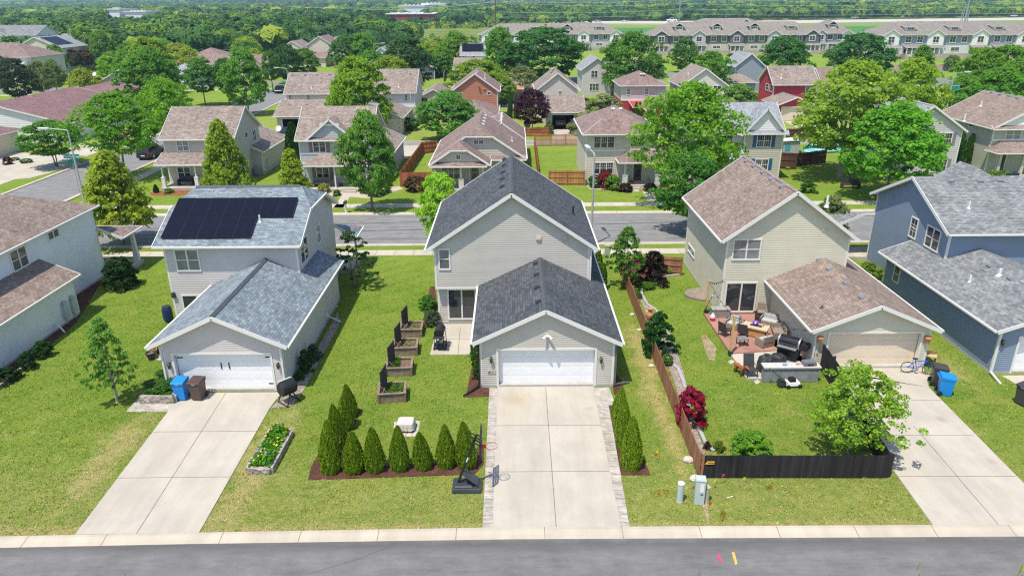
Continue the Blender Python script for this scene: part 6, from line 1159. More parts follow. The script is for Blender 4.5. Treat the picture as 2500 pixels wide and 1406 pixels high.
# --- the far wood: one mass
def wood():
    rs=np.random.RandomState(77); Cs=[];Us=[];Vs=[];Ts=[]
    pts=[]
    def fill(x0,x1,y0,y1,st,tst):
        for y in np.arange(y0,y1,st):
            for x in np.arange(x0,x1,st):
                X,Y=x+rs.uniform(-.45,.45)*st,y+rs.uniform(-.45,.45)*st
                if tst(X,Y): pts.append((X,Y,st))
    lim=lambda X,Y:abs(X)<Y*.80+30
    left=lambda X,Y: lim(X,Y) and X< -20-(Y-285)*.0 and Y>(330 if X<-190 else 292-.0*X if X<-112 else 262 if X<-92 else 292) and not(X>-150 and 385<Y<600) and (X<-85-(Y-290)*.25 or Y>600) and not (X>-66 and Y<285)
    fill(-330,-20,240,385,9.5,lambda X,Y:lim(X,Y) and ((X<-95 and Y>262+max(0,(-X-150))*.55) or (X<-45 and Y>268+ (X+95)*.55)) )
    fill(-480,-105,385,620,10.5,lambda X,Y:lim(X,Y) and X<-150+(0 if Y<560 else 60))
    fill(-700,60,615,900,11.5,lambda X,Y:lim(X,Y) and not(-175<X<-98 and 635<Y<690))
    fill(40,760,735,960,11.5,lambda X,Y:lim(X,Y) and Y>735+max(0,(X-250))*.17)
    fill(-1400,1300,900,2200,24.,lambda X,Y:lim(X,Y))
    fill(-2600,2400,2200,4200,58.,lambda X,Y:lim(X,Y))
    def topy(X,Y,Z):
        d=H_-Z; return CX+F_*X/(Y*C_+d*S_), CY+F_*(-Y*S_+d*C_)/(Y*C_+d*S_)
    for X,Y,st in pts:
        w=st*rs.uniform(.75,1.6); big=.5+.5*math.sin(X*.021+1.3)*math.sin(Y*.027+.4)
        h=(rs.uniform(7.,11.5)+4.2*big) if st<20 else rs.uniform(11,17)+(st>50)*6
        gz=max(0,(Y-1100)*.006) if st>20 else 0
        px,py=topy(X,Y,gz+h)
        if 968<px<1092 and Y<880 and py<27: h*=.55
        if 262<px<358 and Y<640 and py<33: h*=.6
        if 690<px<832 and Y<300 and py<128: h*=.6
        if 940<px<1064 and Y<640 and py<44: h*=.6
        n=int(240 if Y<400 else 150 if Y<650 else 84 if Y<960 else 36 if Y<2200 else 26); s=(.62 if Y<400 else .85 if Y<650 else 1.25 if Y<960 else 3.4 if Y<2200 else 8.)
        k=max(4,n//18); dc=unit(rs.normal(0,1,(k,3))); dc[:,2]=np.abs(dc[:,2])*1.1-.2; dc*=rs.uniform(.55,1.,(k,1)); ix=rs.randint(0,k,n); e=unit(rs.normal(0,1,(n,3))); e[:,2]=np.abs(e[:,2])*.9-.1
        d=dc[ix]+e*rs.uniform(.2,.42,(n,1))
        c=np.array([X,Y,gz+h*.52])+d*np.array([w*.46,w*.46,h*.42])
        if Y<960:
            kc=26; dd=unit(rs.normal(0,1,(kc,3))); dd[:,2]=np.abs(dd[:,2])*1.1-.2; cc=np.array([X,Y,gz+h*.5])+dd*np.array([w*.38,w*.38,h*.38]); U,V=leaves(rs,cc,dd*2.5,w*.17,.2,.12,.95); Cs.append(cc);Us.append(U);Vs.append(V);Ts.append(None)
        U,V=leaves(rs,c,e*.9+d*.7,s,.35,.32,.8); Cs.append(c);Us.append(U);Vs.append(V); tv=np.clip(.45+.33*math.sin(X*.013+2)*math.sin(Y*.017)+rs.normal(0,.28),0,1)
        if Y<960: Ts[-1]=np.full(26,tv)
        Ts.append(np.full(n,tv))
    # rough shrubs along the meadow
    for i in range(420):
        X=rs.uniform(-110,30);Y=rs.choice([rs.uniform(318,352),rs.uniform(560,618),rs.uniform(300,330)]); 
        if not lim(X,Y): continue
        w=rs.uniform(3,7);h=rs.uniform(2,5);n=46;d=unit(rs.normal(0,1,(n,3)));d[:,2]=np.abs(d[:,2]);c=np.array([X,Y,0.])+d*np.array([w*.5,w*.5,h]);U,V=leaves(rs,c,d,.8,.4,.5,.8);Cs.append(c);Us.append(U);Vs.append(V);Ts.append(np.full(n,rs.uniform(.4,1)))
    C=np.concatenate(Cs);U=np.concatenate(Us);V=np.concatenate(Vs);T=np.concatenate(Ts)
    me=quads_mesh('woodland',C,U,V,.2); a=me.attributes.new('tint','FLOAT','FACE'); a.data.foreach_set('value',T.astype(np.float32))
    m=D.materials.new('woodland_foliage'); m.use_nodes=True; nt=m.node_tree; nt.nodes.clear(); out=nd(nt,'ShaderNodeOutputMaterial'); at=nd(nt,'ShaderNodeAttribute',attribute_name='tint'); geo=nd(nt,'ShaderNodeNewGeometry'); o=nd(nt,'ShaderNodeTexCoord').outputs['Object']
    c=ramp(nt,at.outputs['Fac'],[(0.,(.045,.12,.045)),(.3,(.07,.18,.045)),(.55,(.125,.25,.045)),(.78,(.20,.32,.045)),(1.,(.31,.39,.06))])
    c=mix(nt,1.,c,ramp(nt,geo.outputs['Random Per Island'],[(0.,(.8,.82,.85)),(1.,(1.25,1.2,1.05))]),'MULTIPLY'); c=mix(nt,1.,c,ramp(nt,noise(nt,o,.012,3.),[(.35,(.75,.85,.9)),(.65,(1.25,1.15,.9))]),'MULTIPLY')
    p=nd(nt,'ShaderNodeBsdfPrincipled',{'Base Color':c,'Roughness':.7,'Specular IOR Level':.15}); t=nd(nt,'ShaderNodeBsdfTranslucent',{'Color':c}); s=nd(nt,'ShaderNodeMixShader',{0:.32,1:p.outputs[0],2:t.outputs[0]}); nt.links.new(s.outputs[0],out.inputs[0]); me.materials.append(m)
    ob=D.objects.new('woodland',me); COL.objects.link(ob); tag(ob,'far broadleaf wood filling the valley up to the horizon','wood',None,'stuff'); print('wood trees',len(pts),'faces',len(C))
wood()
# --- blue hills on the horizon
def hills():
    b=MB(); rs=np.random.RandomState(5)
    for Y0,hh,sd in ((4300,32,1),(5600,48,2),(7200,62,3)):
        xs=np.linspace(-Y0*.95,Y0*.95,160); z=[hh*(.55+.22*math.sin(x*.0011+sd)+.18*math.sin(x*.0031+sd*2)+.05*math.sin(x*.013)+.06*rs.uniform(-1,1))*(1.0 if x<0 else .8) for x in xs]; z=[max(4,q) for q in z]
        for i in range(len(xs)-1):
            b.face([(xs[i],Y0-700,0),(xs[i+1],Y0-700,0),(xs[i+1],Y0,z[i+1]),(xs[i],Y0,z[i])]); b.face([(xs[i],Y0,z[i]),(xs[i+1],Y0,z[i+1]),(xs[i+1],Y0+700,0),(xs[i],Y0+700,0)])
    struct(b,'hills',mat('hill_wood',(.04,.085,.03),.9,.35,.006))
hills()
# ================= things standing about =================
def local(name,label,cat,x,y,z=0.,rz=0.,group=None): return thing(name,label,cat,(x,y,z),rz,group,local=True)
# ---- wheeled bins
def make_bin(label,px,py,col,rz,z=.035,group='wheeled refuse bins'):
    x,y=G(px,py,z); t=local('wheelie_bin',label,'bin',x,y,z,rz,group); pl=mat('bin_plastic_'+col[0],col[1],.42,.06,6.)
    b=MB(); b.taper(-.25,.25,-.26,.26,.04,.98,1.2); b.box(-.32,.32,-.335,.335,.9,.985); b.taper(-.1,.1,-.27,-.22,.1,.5,.8); b.build('body',pl,t,bevel=.018)
    b=MB(); b.mesh([(-.335,-.38,.985),(.335,-.38,.985),(.335,.35,1.0),(-.335,.35,1.0),(-.31,-.34,1.05),(.31,-.34,1.05),(.31,.33,1.12),(-.31,.33,1.12)],[(0,3,2,1),(4,5,6,7),(0,1,5,4),(1,2,6,5),(2,3,7,6),(3,0,4,7)]); b.build('lid',pl,t,bevel=.02)
    b=MB(); b.tube([(-.27,.33,.98),(-.27,.43,1.03),(.27,.43,1.03),(.27,.33,.98)],.018,6); b.box(-.09,-.05,.33,.43,.97,1.03); b.box(.05,.09,.33,.43,.97,1.03); b.build('handle',pl,t)
    for s in (-1,1):
        b=MB(); M=Matrix.Rotation(R(90),3,'Y'); b.lathe([(.02,-.035),(.125,-.035),(.14,-.02),(.14,.02),(.125,.035),(.02,.035)],(s*.27,.27,.14),14,0,M); w=b.build('wheel',RUBBER,t)
    b=MB(); b.box(-.09,.09,-.339,-.336,.915,.955); b.build('lid_label',mat('label_white',(.7,.75,.8),.5,.02),t)
BLU=('blue',(.015,.23,.62)); BRN=('brown',(.085,.055,.048)); BLU2=('brightblue',(.012,.24,.66)); DBR=('dark_brown',(.062,.052,.058))
make_bin('blue wheeled bin by the stone planter left of the white garage door',447,972,BLU,R(-4)); make_bin('brown wheeled bin beside the blue one at the white garage door',487,972,BRN,R(-8))
make_bin('dark brown wheeled bin by the blue bicycle at the right drive',2287,938,DBR,R(70),.0); make_bin('bright blue wheeled bin in front of the dark brown one at the right drive',2304,962,BLU2,R(72),.0); make_bin('black brown wheeled bin cut by the right edge of the photo',2496,985,DBR,R(-70),.035)
# ---- compost tumbler
x,y=G(706,982); t=local('compost_tumbler','black drum compost tumbler with pale stripe at the garage corner','composter',x,y,.03,R(-40)); M=Matrix.Rotation(R(88),3,'X')
b=MB(); b.lathe([(.05,-.4),(.3,-.4),(.35,-.35),(.37,-.2),(.37,.2),(.35,.35),(.3,.4),(.05,.4)],(0,0,.82),18,0,M); b.build('drum',mat('drum_black',(.014,.015,.016),.6,.1),t,smooth=False)
b=MB(); b.lathe([(.25,-.43),(.26,-.42),(.21,-.42),(.20,-.43)],(0,0,.82),18,0,M); b.build('drum_ring',mat('grey_ring',(.25,.27,.26),.5,.05),t)
b=MB(); 
for k in range(7):
    q=-.34+k*.1; p=M@Vector((-.22,.31,q)); b.box(p.x-.045,p.x+.045,p.y-.06,p.y+.06,.82+p.z-.02,.82+p.z+.05)
b.build('pale_stripe',mat('pale_mint',(.5,.6,.52),.5,.05),t)
b=MB()
for s in (-1,1):
    b.tube([(.4*s,-.35,0),(.3*s,0,.8)],.035,6); b.tube([(.4*s,.4,0),(.3*s,0,.8)],.035,6)
b.tube([(-.4,-.35,.04),(.4,-.35,.04)],.03,6); b.tube([(-.4,.4,.04),(.4,.4,.04)],.03,6); b.build('stand',BLACK,t)
# ---- pots by the left garage wall
for k,(px,py,lab,c,rr) in enumerate([(370,876,'round black planter tub, nearest of the three by the left garage wall',(.03,.04,.05),.24),(377,868,'yellow rimmed planter pot between two dark tubs',(.45,.30,.05),.19),(385,860,'dark brown planter tub tucked against the left garage wall',(.06,.04,.035),.24)]):
    x,y=G(px,py,.03); t=local('planter_pot',lab,'plant pot',x,y,.03); b=MB(); b.lathe([(rr*.7,0),(rr,.32),(rr*1.08,.34),(rr*1.08,.4),(rr*.93,.4),(rr*.9,.3)],(0,0,0),14); b.build('pot',mat('pot_%d'%k,c,.5,.1),t); b=MB(); b.lathe([(rr*.1,.3),(rr*.9,.33)],(0,0,0),12); b.build('soil',SOIL,t)
x,y=G(413,785); t=local('rain_barrel','dark blue rain barrel at the left wall of the solar roofed house','barrel',x,y,0); b=MB(); b.lathe([(.25,0),(.29,.1),(.31,.45),(.29,.8),(.24,.9)],(0,0,.1),16); b.build('barrel',mat('barrel_blue',(.015,.03,.11),.35,.1),t); b=MB(); b.lathe([(.26,.9),(.26,.95),(.2,.97)],(0,0,.1),16); b.build('barrel_lid',DARKP,t)
# ---- stone edged beds
def stonewall(t,pts,h,th,m,course=.1,blk=.38):
    for k in range(len(pts)-1):
        p,q=Vector(pts[k]),Vector(pts[k+1]); d=(q-p); L=d.length; d.normalize(); n=Vector((-d.y,d.x)); b=MB(); rows=max(1,int(round(h/course)))
        for r_ in range(rows):
            u=-(r_%2)*blk*.5
            while u<L-.02:
                a,c=max(0,u)+.004,min(L,u+blk)-.004
                if c-a>.03:
                    j=random.uniform(-.006,.006); A=p+d*a-n*(th/2+j); B=p+d*c-n*(th/2+j); C=p+d*c+n*th/2; Dd=p+d*a+n*th/2; z0,z1=r_*h/rows+.003,(r_+1)*h/rows-.003
                    b.mesh([(*A,z0),(*B,z0),(*C,z0),(*Dd,z0),(*A,z1),(*B,z1),(*C,z1),(*Dd,z1)],[(0,3,2,1),(4,5,6,7),(0,1,5,4),(1,2,6,5),(2,3,7,6),(3,0,4,7)])
                u+=blk
        b.build('wall_side',m,t)
def plants(name,label,poly,n,col,size,z,h,seed,flowers=(),kind='stuff'):
    rs=np.random.RandomState(seed); xs=[p[0] for p in poly]; ys=[p[1] for p in poly]; pts=[]
    def inp(x,y):
        c=False
        for i in range(len(poly)):
            (x1,y1),(x2,y2)=poly[i-1],poly[i]
            if (y1>y)!=(y2>y) and x<(x2-x1)*(y-y1)/(y2-y1)+x1: c=not c
        return c
    while len(pts)<n:
        x,y=rs.uniform(min(xs),max(xs)),rs.uniform(min(ys),max(ys))
        if inp(x,y): pts.append((x,y))
    P=np.array(pts); hh=.35+.65*(.5+.5*np.sin(P[:,0]*3.1+seed)*np.sin(P[:,1]*2.3)); C=np.stack([P[:,0],P[:,1],z+h*rs.uniform(.1,1,n)*hh],1); o=np.array([P[:,0].mean(),P[:,1].mean(),z]); C-=o
    U,V=leaves(rs,C,rs.normal(0,.5,(n,3)),size,.8,.7); ob=D.objects.new(name,quads_mesh(name,C,U,V,.25,LEAF)); COL.objects.link(ob); ob.location=o; ob.color=(*col,1); tag(ob,label,None,None,kind)
    for fn,fc,m,reg in flowers:
        k=rs.randint(0,n,m*6); k=[i for i in k if reg(P[i,0],P[i,1])][:m]
        if not k: continue
        Cc=C[k].copy(); Cc[:,2]=h*hh[k]*1.02+.03; U,V=leaves(rs,Cc,np.zeros_like(Cc),.05,1.2,.3,.9); me=quads_mesh(fn,Cc,U,V,.1,mat('petal_'+fn,fc,.6,.1,20.)); f=D.objects.new(fn,me); COL.objects.link(f); f.parent=ob; f['kind']='stuff'
q=[G(607,1155),G(662,1156),G(712,1063),G(668,1052)]
t=thing('stone_raised_bed','long low bed of grey brown wall stones filled with flowers right of the left drive','raised bed',(sum(p[0] for p in q)/4,sum(p[1] for p in q)/4,0)); stonewall(t,q+[q[0]],.3,.2,STONEW); b=MB(); b.prism(q,.0,.2); b.build('soil',SOIL,t)
ym=sum(p[1] for p in q)/4
plants('flower_bed_plants','dense green leaves with yellow and blue flowers growing in the long stone bed',[(p[0]*.94+q[0][0]*0+.06*sum(a[0] for a in q)/4,p[1]*.94+.06*ym) for p in q],1500,(.12,.31,.025),.085,.2,.42,9,
  [('yellow_flowers',(.75,.55,.03),16,lambda x,y:True),('orange_flowers',(.75,.40,.02),9,lambda x,y:y>ym),('purple_flowers',(.20,.16,.38),16,lambda x,y:ym-1.6<y<ym-.3)])
q=[G(345,984),G(428,984),G(434,962)]; t=thing('stone_planter','curved low planter of grey brown wall stones by the blue bin','raised bed',(q[1][0],q[1][1],0)); stonewall(t,q,.42,.2,STONEW,.14); stonewall(t,[G(405,915),G(345,984)],.2,.2,STONEW,.1)
q2=[G(350,980),G(426,980),(-17.6,31.8),(-17.75,33.2)]; b=MB(); b.prism(q2,.0,.3); b.build('soil',SOIL,t); plants('planter_ground_cover','leafy green ground cover in the stone planter by the blue bin',q2,700,(.075,.2,.03),.09,.3,.3,14)
q=[G(0,948),G(62,892),G(70,897),G(0,957)]; t=thing('stone_edging','low brown stone edging along the white house bed','edging',(q[1][0],q[1][1],0)); stonewall(t,[G(-20,962),G(68,893)],.22,.25,mat('brown_edging',(.30,.22,.17),.9,.2),.11)
# ---- timber planters with trellis
WOOD=mat('weathered_timber',(.235,.17,.125),.85,.35,4.); WOODD=mat('dark_trellis',(.075,.055,.05),.8,.2,5.)
def planter(label,pl,pr,dep,green,k):
    A,B=Vector(G(*pl)),Vector(G(*pr)); W=(B-A).length; rz=math.atan2(B.y-A.y,B.x-A.x); t=local('timber_planter',label,'planter',A.x,A.y,0,rz,'timber planters with lattice trellis'); H=.5; b=MB()
    for r_ in range(2):
        z0,z1=r_*H/2+.005,(r_+1)*H/2-.005; b.box(0,W,0,.045,z0,z1); b.box(0,W,dep-.045,dep,z0,z1); b.box(0,.045,.046,dep-.046,z0,z1); b.box(W-.045,W,.046,dep-.046,z0,z1)
    b.build('side_board',WOOD,t)
    for (cx,cy) in ((0,0),(W,0),(0,dep),(W,dep)): b=MB(); b.box(cx-.05,cx+.05,cy-.05,cy+.05,0,H); b.build('corner_post',WOOD,t)
    b=MB(); b.box(-.07,W+.07,-.06,.07,H,H+.035); b.box(-.07,W+.07,dep-.07,dep+.06,H,H+.035); b.box(-.06,.07,.071,dep-.071,H,H+.034); b.box(W-.07,W+.06,.071,dep-.071,H,H+.034); b.build('rim',WOOD,t)
    b=MB(); b.box(.045,W-.045,.045,dep-.045,.05,H-.09); b.build('soil',SOIL,t)
    b=MB(); x0=.16; T=H+1.15; b.box(x0-.02,x0+.02,.1,.14,H-.1,T); b.box(x0-.02,x0+.02,dep-.14,dep-.1,H-.1,T); b.box(x0-.02,x0+.02,.1,dep-.1,T-.035,T); b.box(x0-.02,x0+.02,.1,dep-.1,H+.05,H+.085)
    n=9; yy0,yy1,zz0,zz1=.12,dep-.12,H+.07,T-.02
    for s in (1,-1):
        for i in range(-14,24):
            u0=yy0+i*.105; pts=[]
            for q in np.linspace(0,1,2): pts.append(q)
            za,zb=zz0,zz1; ya,yb=(u0,u0+(zb-za)) if s==1 else (u0+(zb-za),u0)
            # clip to the frame
            def cl(ya,za,yb,zb):
                t0,t1=0.,1.; dy=yb-ya
                for lim,sg in ((yy0,1),(yy1,-1)):
                    fa,fb=sg*(ya-lim),sg*(yb-lim)
                    if fa<0 and fb<0: return None
                    if fa<0: t0=max(t0,fa/(fa-fb))
                    if fb<0: t1=min(t1,fa/(fa-fb))
                return None if t1-t0<.03 else (ya+dy*t0,za+(zb-za)*t0,ya+dy*t1,za+(zb-za)*t1)
            c=cl(ya,za,yb,zb)
            if c: b.bar((x0+s*.007,c[0],c[1]),(x0+s*.007,c[2],c[3]),.014,.045,up=(1,0,0.001))
    b.v=[(a+(c-.12)*.24,c,d) for a,c,d in b.v]; b.build('trellis',WOODD,t)
    for yy in (.12,dep-.12): b=MB(); b.bar((x0+.02,yy,H+.35),(x0+.3,yy,H+.02),.03,.03); b.build('brace',WOOD,t)
    if green:
        rs=np.random.RandomState(k); n=green; C=np.stack([rs.uniform(.3,W-.1,n)*(.55 if k==2 else 1),rs.uniform(.1,dep-.1,n),H-.05+rs.uniform(0,.3 if k==2 else .1,n)],1); U,V=leaves(rs,C,rs.normal(0,.5,(n,3)),.06,.8,.7); o=D.objects.new('seedlings',quads_mesh('seedlings',C,U,V,.25,LEAF)); COL.objects.link(o); o.parent=t; o.color=(.09,.22,.03,1)
planter('nearest weathered timber planter with lattice trellis and light green seedlings',(925,985),(990,981),1.15,260,1)
planter('second nearest timber planter with lattice trellis and leafy vine plants',(943,920),(1005,918),1.15,300,2)
planter('third timber planter with lattice trellis and mostly bare soil',(960,870),(1018,868),1.15,30,3)
planter('farthest timber planter with lattice trellis, beside the lavender bed',(977,824),(1029,823),1.15,60,4)
# ---- covered fire pit
x,y=G(992,1050,.03); sheet('paver_pad',[G(969,1066),G(1018,1066),G(1027,1028),G(985,1028),G(966,1045)],WALK,.03,joints=[(G(969,1053),G(1020,1053)),(G(990,1066),G(997,1030)),(G(1005,1066),G(1011,1030))],th=.05,jw=.02); sheet('paver_pad',[G(963,1030),G(980,1028),G(975,1050),G(966,1052),G(961,1042)],WALK,.028,th=.05)
t=local('fire_pit','square fire pit under a white cloth cover on a paver pad','fire pit',x-.02,y+.12,.03); b=MB(); b.box(-.36,.36,-.33,.33,0,.14); b.build('base',mat('fire_pit_slate',(.09,.09,.10),.6,.2,5.),t)
b=MB(); N=40; rs=np.random.RandomState(3); ring=[]
for lev,(hx,z,am) in enumerate([(.33,.46,0.),(.37,.43,.0),(.39,.31,.012),(.40,.2,.022),(.415,.11,.032)]):
    row=[]
    for i in range(N):
        a=2*PI*i/N; c,s=math.cos(a),math.sin(a); k=hx/max(abs(c),abs(s)); k=min(k,hx*1.32); w=am*math.sin(i*2.1+rs.uniform(-.5,.5)); row.append((c*(k+w),s*(k*.92+w),z+(.02*math.sin(i*1.3) if lev==4 else 0)))
    ring.append(row)
vs=[p for r_ in ring for p in r_]; fs=[tuple(range(N))]+[(k*N+i,(k+1)*N+i,(k+1)*N+(i+1)%N,k*N+(i+1)%N) for k in range(4) for i in range(N)]; b.mesh(vs,fs); b.build('cloth_cover',mat('off_white_cloth',(.56,.51,.48),.8,.06),t,smooth=False,weld=True)
# ---- basketball hoop
bx,by=G(1140,1200); t=thing('basketball_hoop','portable black basketball hoop with red rim leaning over the middle drive','basketball hoop',(bx,by,0))
x0,y0=G(1102,1206); x1,_=G(1177,1206); b=MB(); b.taper(x0,x1,y0,y0+.85,0.,.2,.93); b.taper(x0+.1,x1-.35,y0+.1,y0+.75,.2,.27,.85); b.box(x1-.33,x1-.08,y0+.15,y0+.25,.19,.235); b.box(x1-.33,x1-.08,y0+.4,y0+.5,.19,.235); b.build('base',mat('blue_black_plastic',(.045,.055,.065),.4,.2,3.),t,bevel=.03)
pyy=y0+.42; pb=onY(1118,1184,pyy); ptp=onY(1163,1062,pyy); b=MB(); b.bar((pb[0],pyy,.2),(ptp[0],pyy,ptp[1]),.09,.09); b.build('pole',BLACK,t)
b=MB(); dx,dz=ptp[0]-pb[0],ptp[1]-.2; b.bar((pb[0]+dx*.47-.0,pyy-.05,.2+dz*.47),(pb[0]+dx*.56,pyy-.05,.2+dz*.56),.05,.012,up=(0,1,0)); b.build('pole_label',mat('label_white',(.7,.75,.8),.5,.02),t)
bX,bz=onY(1174,1077,pyy); b=MB()
for (za,zb,ya,yb) in ((-.4,-.34,-.62,.62),(.34,.4,-.62,.62),(-.34,.34,-.62,-.56),(-.34,.34,.56,.62),(-.34,.34,-.03,.03),(-.03,.03,-.56,-.03),(-.03,.03,.03,.56)): b.box(bX-.03,bX+.03,pyy+ya,pyy+yb,bz+za,bz+zb)
b.build('backboard_frame',BLACK,t); mm,nt,pb_=newmat('clear_acrylic'); pb_.inputs['Base Color'].default_value=(.8,.85,.85,1); pb_.inputs['Roughness'].default_value=.05; pb_.inputs['Alpha'].default_value=.22
b=MB(); b.box(bX-.006,bX+.006,pyy-.56,pyy+.56,bz-.34,bz+.34); b.build('backboard',mm,t)
b=MB()
for s in (-.12,.12): b.bar((ptp[0],pyy+s,ptp[1]-.02),(bX-.03,pyy+s,bz+.14),.04,.04); b.bar((ptp[0]-.12,pyy+s,ptp[1]-.25),(bX-.03,pyy+s,bz-.14),.04,.04); b.bar((ptp[0]-.22,pyy+s,ptp[1]+.02),(ptp[0],pyy+s,ptp[1]-.1),.035,.035)
b.build('lift_arms',BLACK,t); RIM=mat('red_rim',(.55,.03,.03),.4,.05); cx,cz=bX+.42,bz-.22; b=MB(); n=24
b.tube([(cx+.23*math.cos(2*PI*i/n),pyy+.23*math.sin(2*PI*i/n),cz) for i in range(n+1)],.012,6); b.box(bX+.03,bX+.2,pyy-.06,pyy+.06,cz-.06,cz+.03); b.build('rim',RIM,t)
b=MB()
for i in range(12):
    a=2*PI*i/12
    for s in (1,-1):
        e=a+s*.5; b.tube([(cx+.23*math.cos(a),pyy+.23*math.sin(a),cz),(cx+.17*math.cos(e),pyy+.17*math.sin(e),cz-.2),(cx+.13*math.cos(a),pyy+.13*math.sin(a),cz-.4)],.005,3)
b.build('net',mat('net_white',(.75,.75,.75),.7,.05),t)
b=MB(); b.bar((pb[0]+dx*.3,pyy,.2+dz*.26),(pb[0]+.85,pyy,.26),.55,.035,up=(0,0,1)); b.build('weight_panel',mat('blue_black_plastic',(.045,.055,.065),.4,.2,3.),t); b=MB(); b.bar((pb[0]+.02,pyy,.28),(pb[0]+.55,pyy,.42),.03,.03); b.build('strut',BLACK,t)
# ---- smoker grill on the middle patio
x,y=G(1075,850,.04); t=local('barrel_grill','black barrel grill standing on a dark mat at the patio edge','grill',x,y,.04,R(-4)); M=Matrix.Rotation(R(90),3,'X')
b=MB(); b.lathe([(.02,-.42),(.25,-.42),(.28,-.4),(.28,.4),(.25,.42),(.02,.42)],(0,.1,1.05),18,0,M); b.build('barrel',mat('matt_black_steel',(.028,.028,.032),.38,.15,metal=.3),t)
b=MB(); b.box(-.3,.34,-.62,-.34,.88,.92); b.build('shelf',DARKP,t)
for (lx,ly) in ((-.26,-.3),(.26,-.3),(-.26,.45),(.26,.45)): b=MB(); b.bar((lx*1.15,ly,0),(lx,ly,.95),.04,.04); b.build('leg',BLACK,t)
b=MB(); b.box(-.28,.28,-.25,.4,.28,.31); b.build('lower_shelf',BLACK,t); b=MB(); b.lathe([(.1,0),(.12,.25),(.05,.27)],(.05,.0,.31),10); b.build('gas_bottle',STEEL,t)
for yy in (-.05,.25): b=MB(); b.tube([(.28,yy,1.05),(.38,yy,1.05),(.38,yy+.1,1.05),(.28,yy+.1,1.05)],.012,5); b.build('handle',STEEL,t)
sheet('grill_mat',[G(1057,855),G(1090,855),G(1092,838),G(1062,838)],DARKP,.05,th=.01,kind=None,label='thin dark mat under the barrel grill',cat='mat')
for (px,py,lab) in ((1152,862,'dark lantern post stub between the middle patio and the vine'),):
    x,y=G(px,py,.04); t=local('patio_lantern',lab,'lantern',x,y,.04); b=MB(); b.box(-.09,.09,-.09,.09,0,.05); b.box(-.09,.09,-.09,.09,.5,.56); b.taper(-.1,.1,-.1,.1,.56,.66,.3); b.build('frame',BLACK,t); b=MB(); b.box(-.07,.07,-.07,.07,.05,.5); b.build('pane',GLASS,t)
x,y=G(1059,790); t=local('garden_stone','pale carved garden stone at the lavender bed corner','stone',x,y,0); b=MB(); b.ell((0,0,.08),(.3,.18,.12),10,6); b.build('stone',mat('pale_rock',(.55,.5,.45),.9,.15,5.),t)
# ---- fences
def fence(label,pts,h,m,pw=.14,gap=.004,name='fence',sides=True,post=2.4,cap=False):
    P=[Vector(p) for p in pts]; t=thing(name,label,'fence',(P[0].x,P[0].y,0)); rs=random.Random(len(label))
    for k in range(len(P)-1):
        p,q=P[k],P[k+1]; d=q-p; L=d.length; d.normalize(); n=Vector((-d.y,d.x)); b=MB(); u=0.; i=0
        while u<L-.01:
            w=min(pw,L-u); hh=h+rs.uniform(-.012,.012); o=rs.uniform(-.004,.004); A=p+d*(u+gap/2)+n*(.012+o); B=p+d*(u+w-gap/2)+n*(.012+o); C=B-n*.022; E=A-n*.022
            b.mesh([(*A,.03),(*B,.03),(*C,.03),(*E,.03),(*A,hh),(*B,hh),(*C,hh),(*E,hh)],[(0,1,2,3),(4,7,6,5),(0,4,5,1),(1,5,6,2),(2,6,7,3),(3,7,4,0)]); u+=pw; i+=1
        b.build('fence_panel',m,t)
        for z in (.25,h*.55,h-.15):
            b=MB(); a=p-n*.035; c=q-n*.035; b.bar((*a,z),(*c,z),.04,.08); b.build('rail',m,t)
        npst=max(1,int(round(L/post)))
        for i in range(npst+1):
            if i==npst and k<len(P)-2: continue
            c=p+d*(L*i/npst)-n*.09; b=MB(); b.box(c.x-.05,c.x+.05,c.y-.05,c.y+.05,0,h+.03); b.build('post',m,t)
    return t
def wood_mat(name,c,v=.22):
    m,nt,b=newmat(name); o=nd(nt,'ShaderNodeTexCoord').outputs['Object']; f=noise(nt,mapping(nt,o,(7,7,.5)),1.,4.); f2=noise(nt,o,.7,3.); geo=nd(nt,'ShaderNodeNewGeometry'); 
    col=ramp(nt,f,[(.3,[x*(1-v) for x in c]),(.7,[x*(1+v) for x in c])]); col=mix(nt,1.,col,ramp(nt,geo.outputs['Random Per Island'],[(0.,(.8,.8,.8)),(1.,(1.2,1.18,1.16))]),'MULTIPLY'); col=mix(nt,1.,col,ramp(nt,f2,[(.35,(.88,)*3),(.65,(1.1,)*3)]),'MULTIPLY'); nt.links.new(col,b.inputs['Base Color']); b.inputs['Roughness'].default_value=.85; b.inputs['Specular IOR Level'].default_value=.2; return m
FB=wood_mat('brown_fence_stain',(.30,.145,.085)); FK=wood_mat('black_fence_stain',(.030,.027,.030),.35); FRU=wood_mat('rusty_fence_stain',(.36,.125,.055)); FO=wood_mat('orange_cedar',(.42,.20,.075)); FDB=wood_mat('dark_brown_fence',(.11,.055,.04)); FGR=wood_mat('grey_weathered_fence',(.25,.22,.2))
A=G(1517,676); B=G(1706,1166); C=G(2166,1167); hf=onY(1719,1113,B[1])[1]
fence('long brown board fence running back from the street to the side garden',[B,A],1.15,FB); fence('black board fence facing the street with a small yellow plaque',[C,(B[0]+.05,B[1]-.02)],1.12,FK)
b0=G(1990,915); fence('black board fence along the right drive behind the leafy young maple',[(C[0],C[1]+.1),G(2055,985)],1.1,FK); fence('short black gate panel leaning by the beige garage door',[G(2052,978),G(1996,893)],1.5,FK)
fence('brown back fence beside the purple ninebark',[(A[0]+.1,A[1]+.1),G(1600,668),G(1662,672)],1.35,FB)
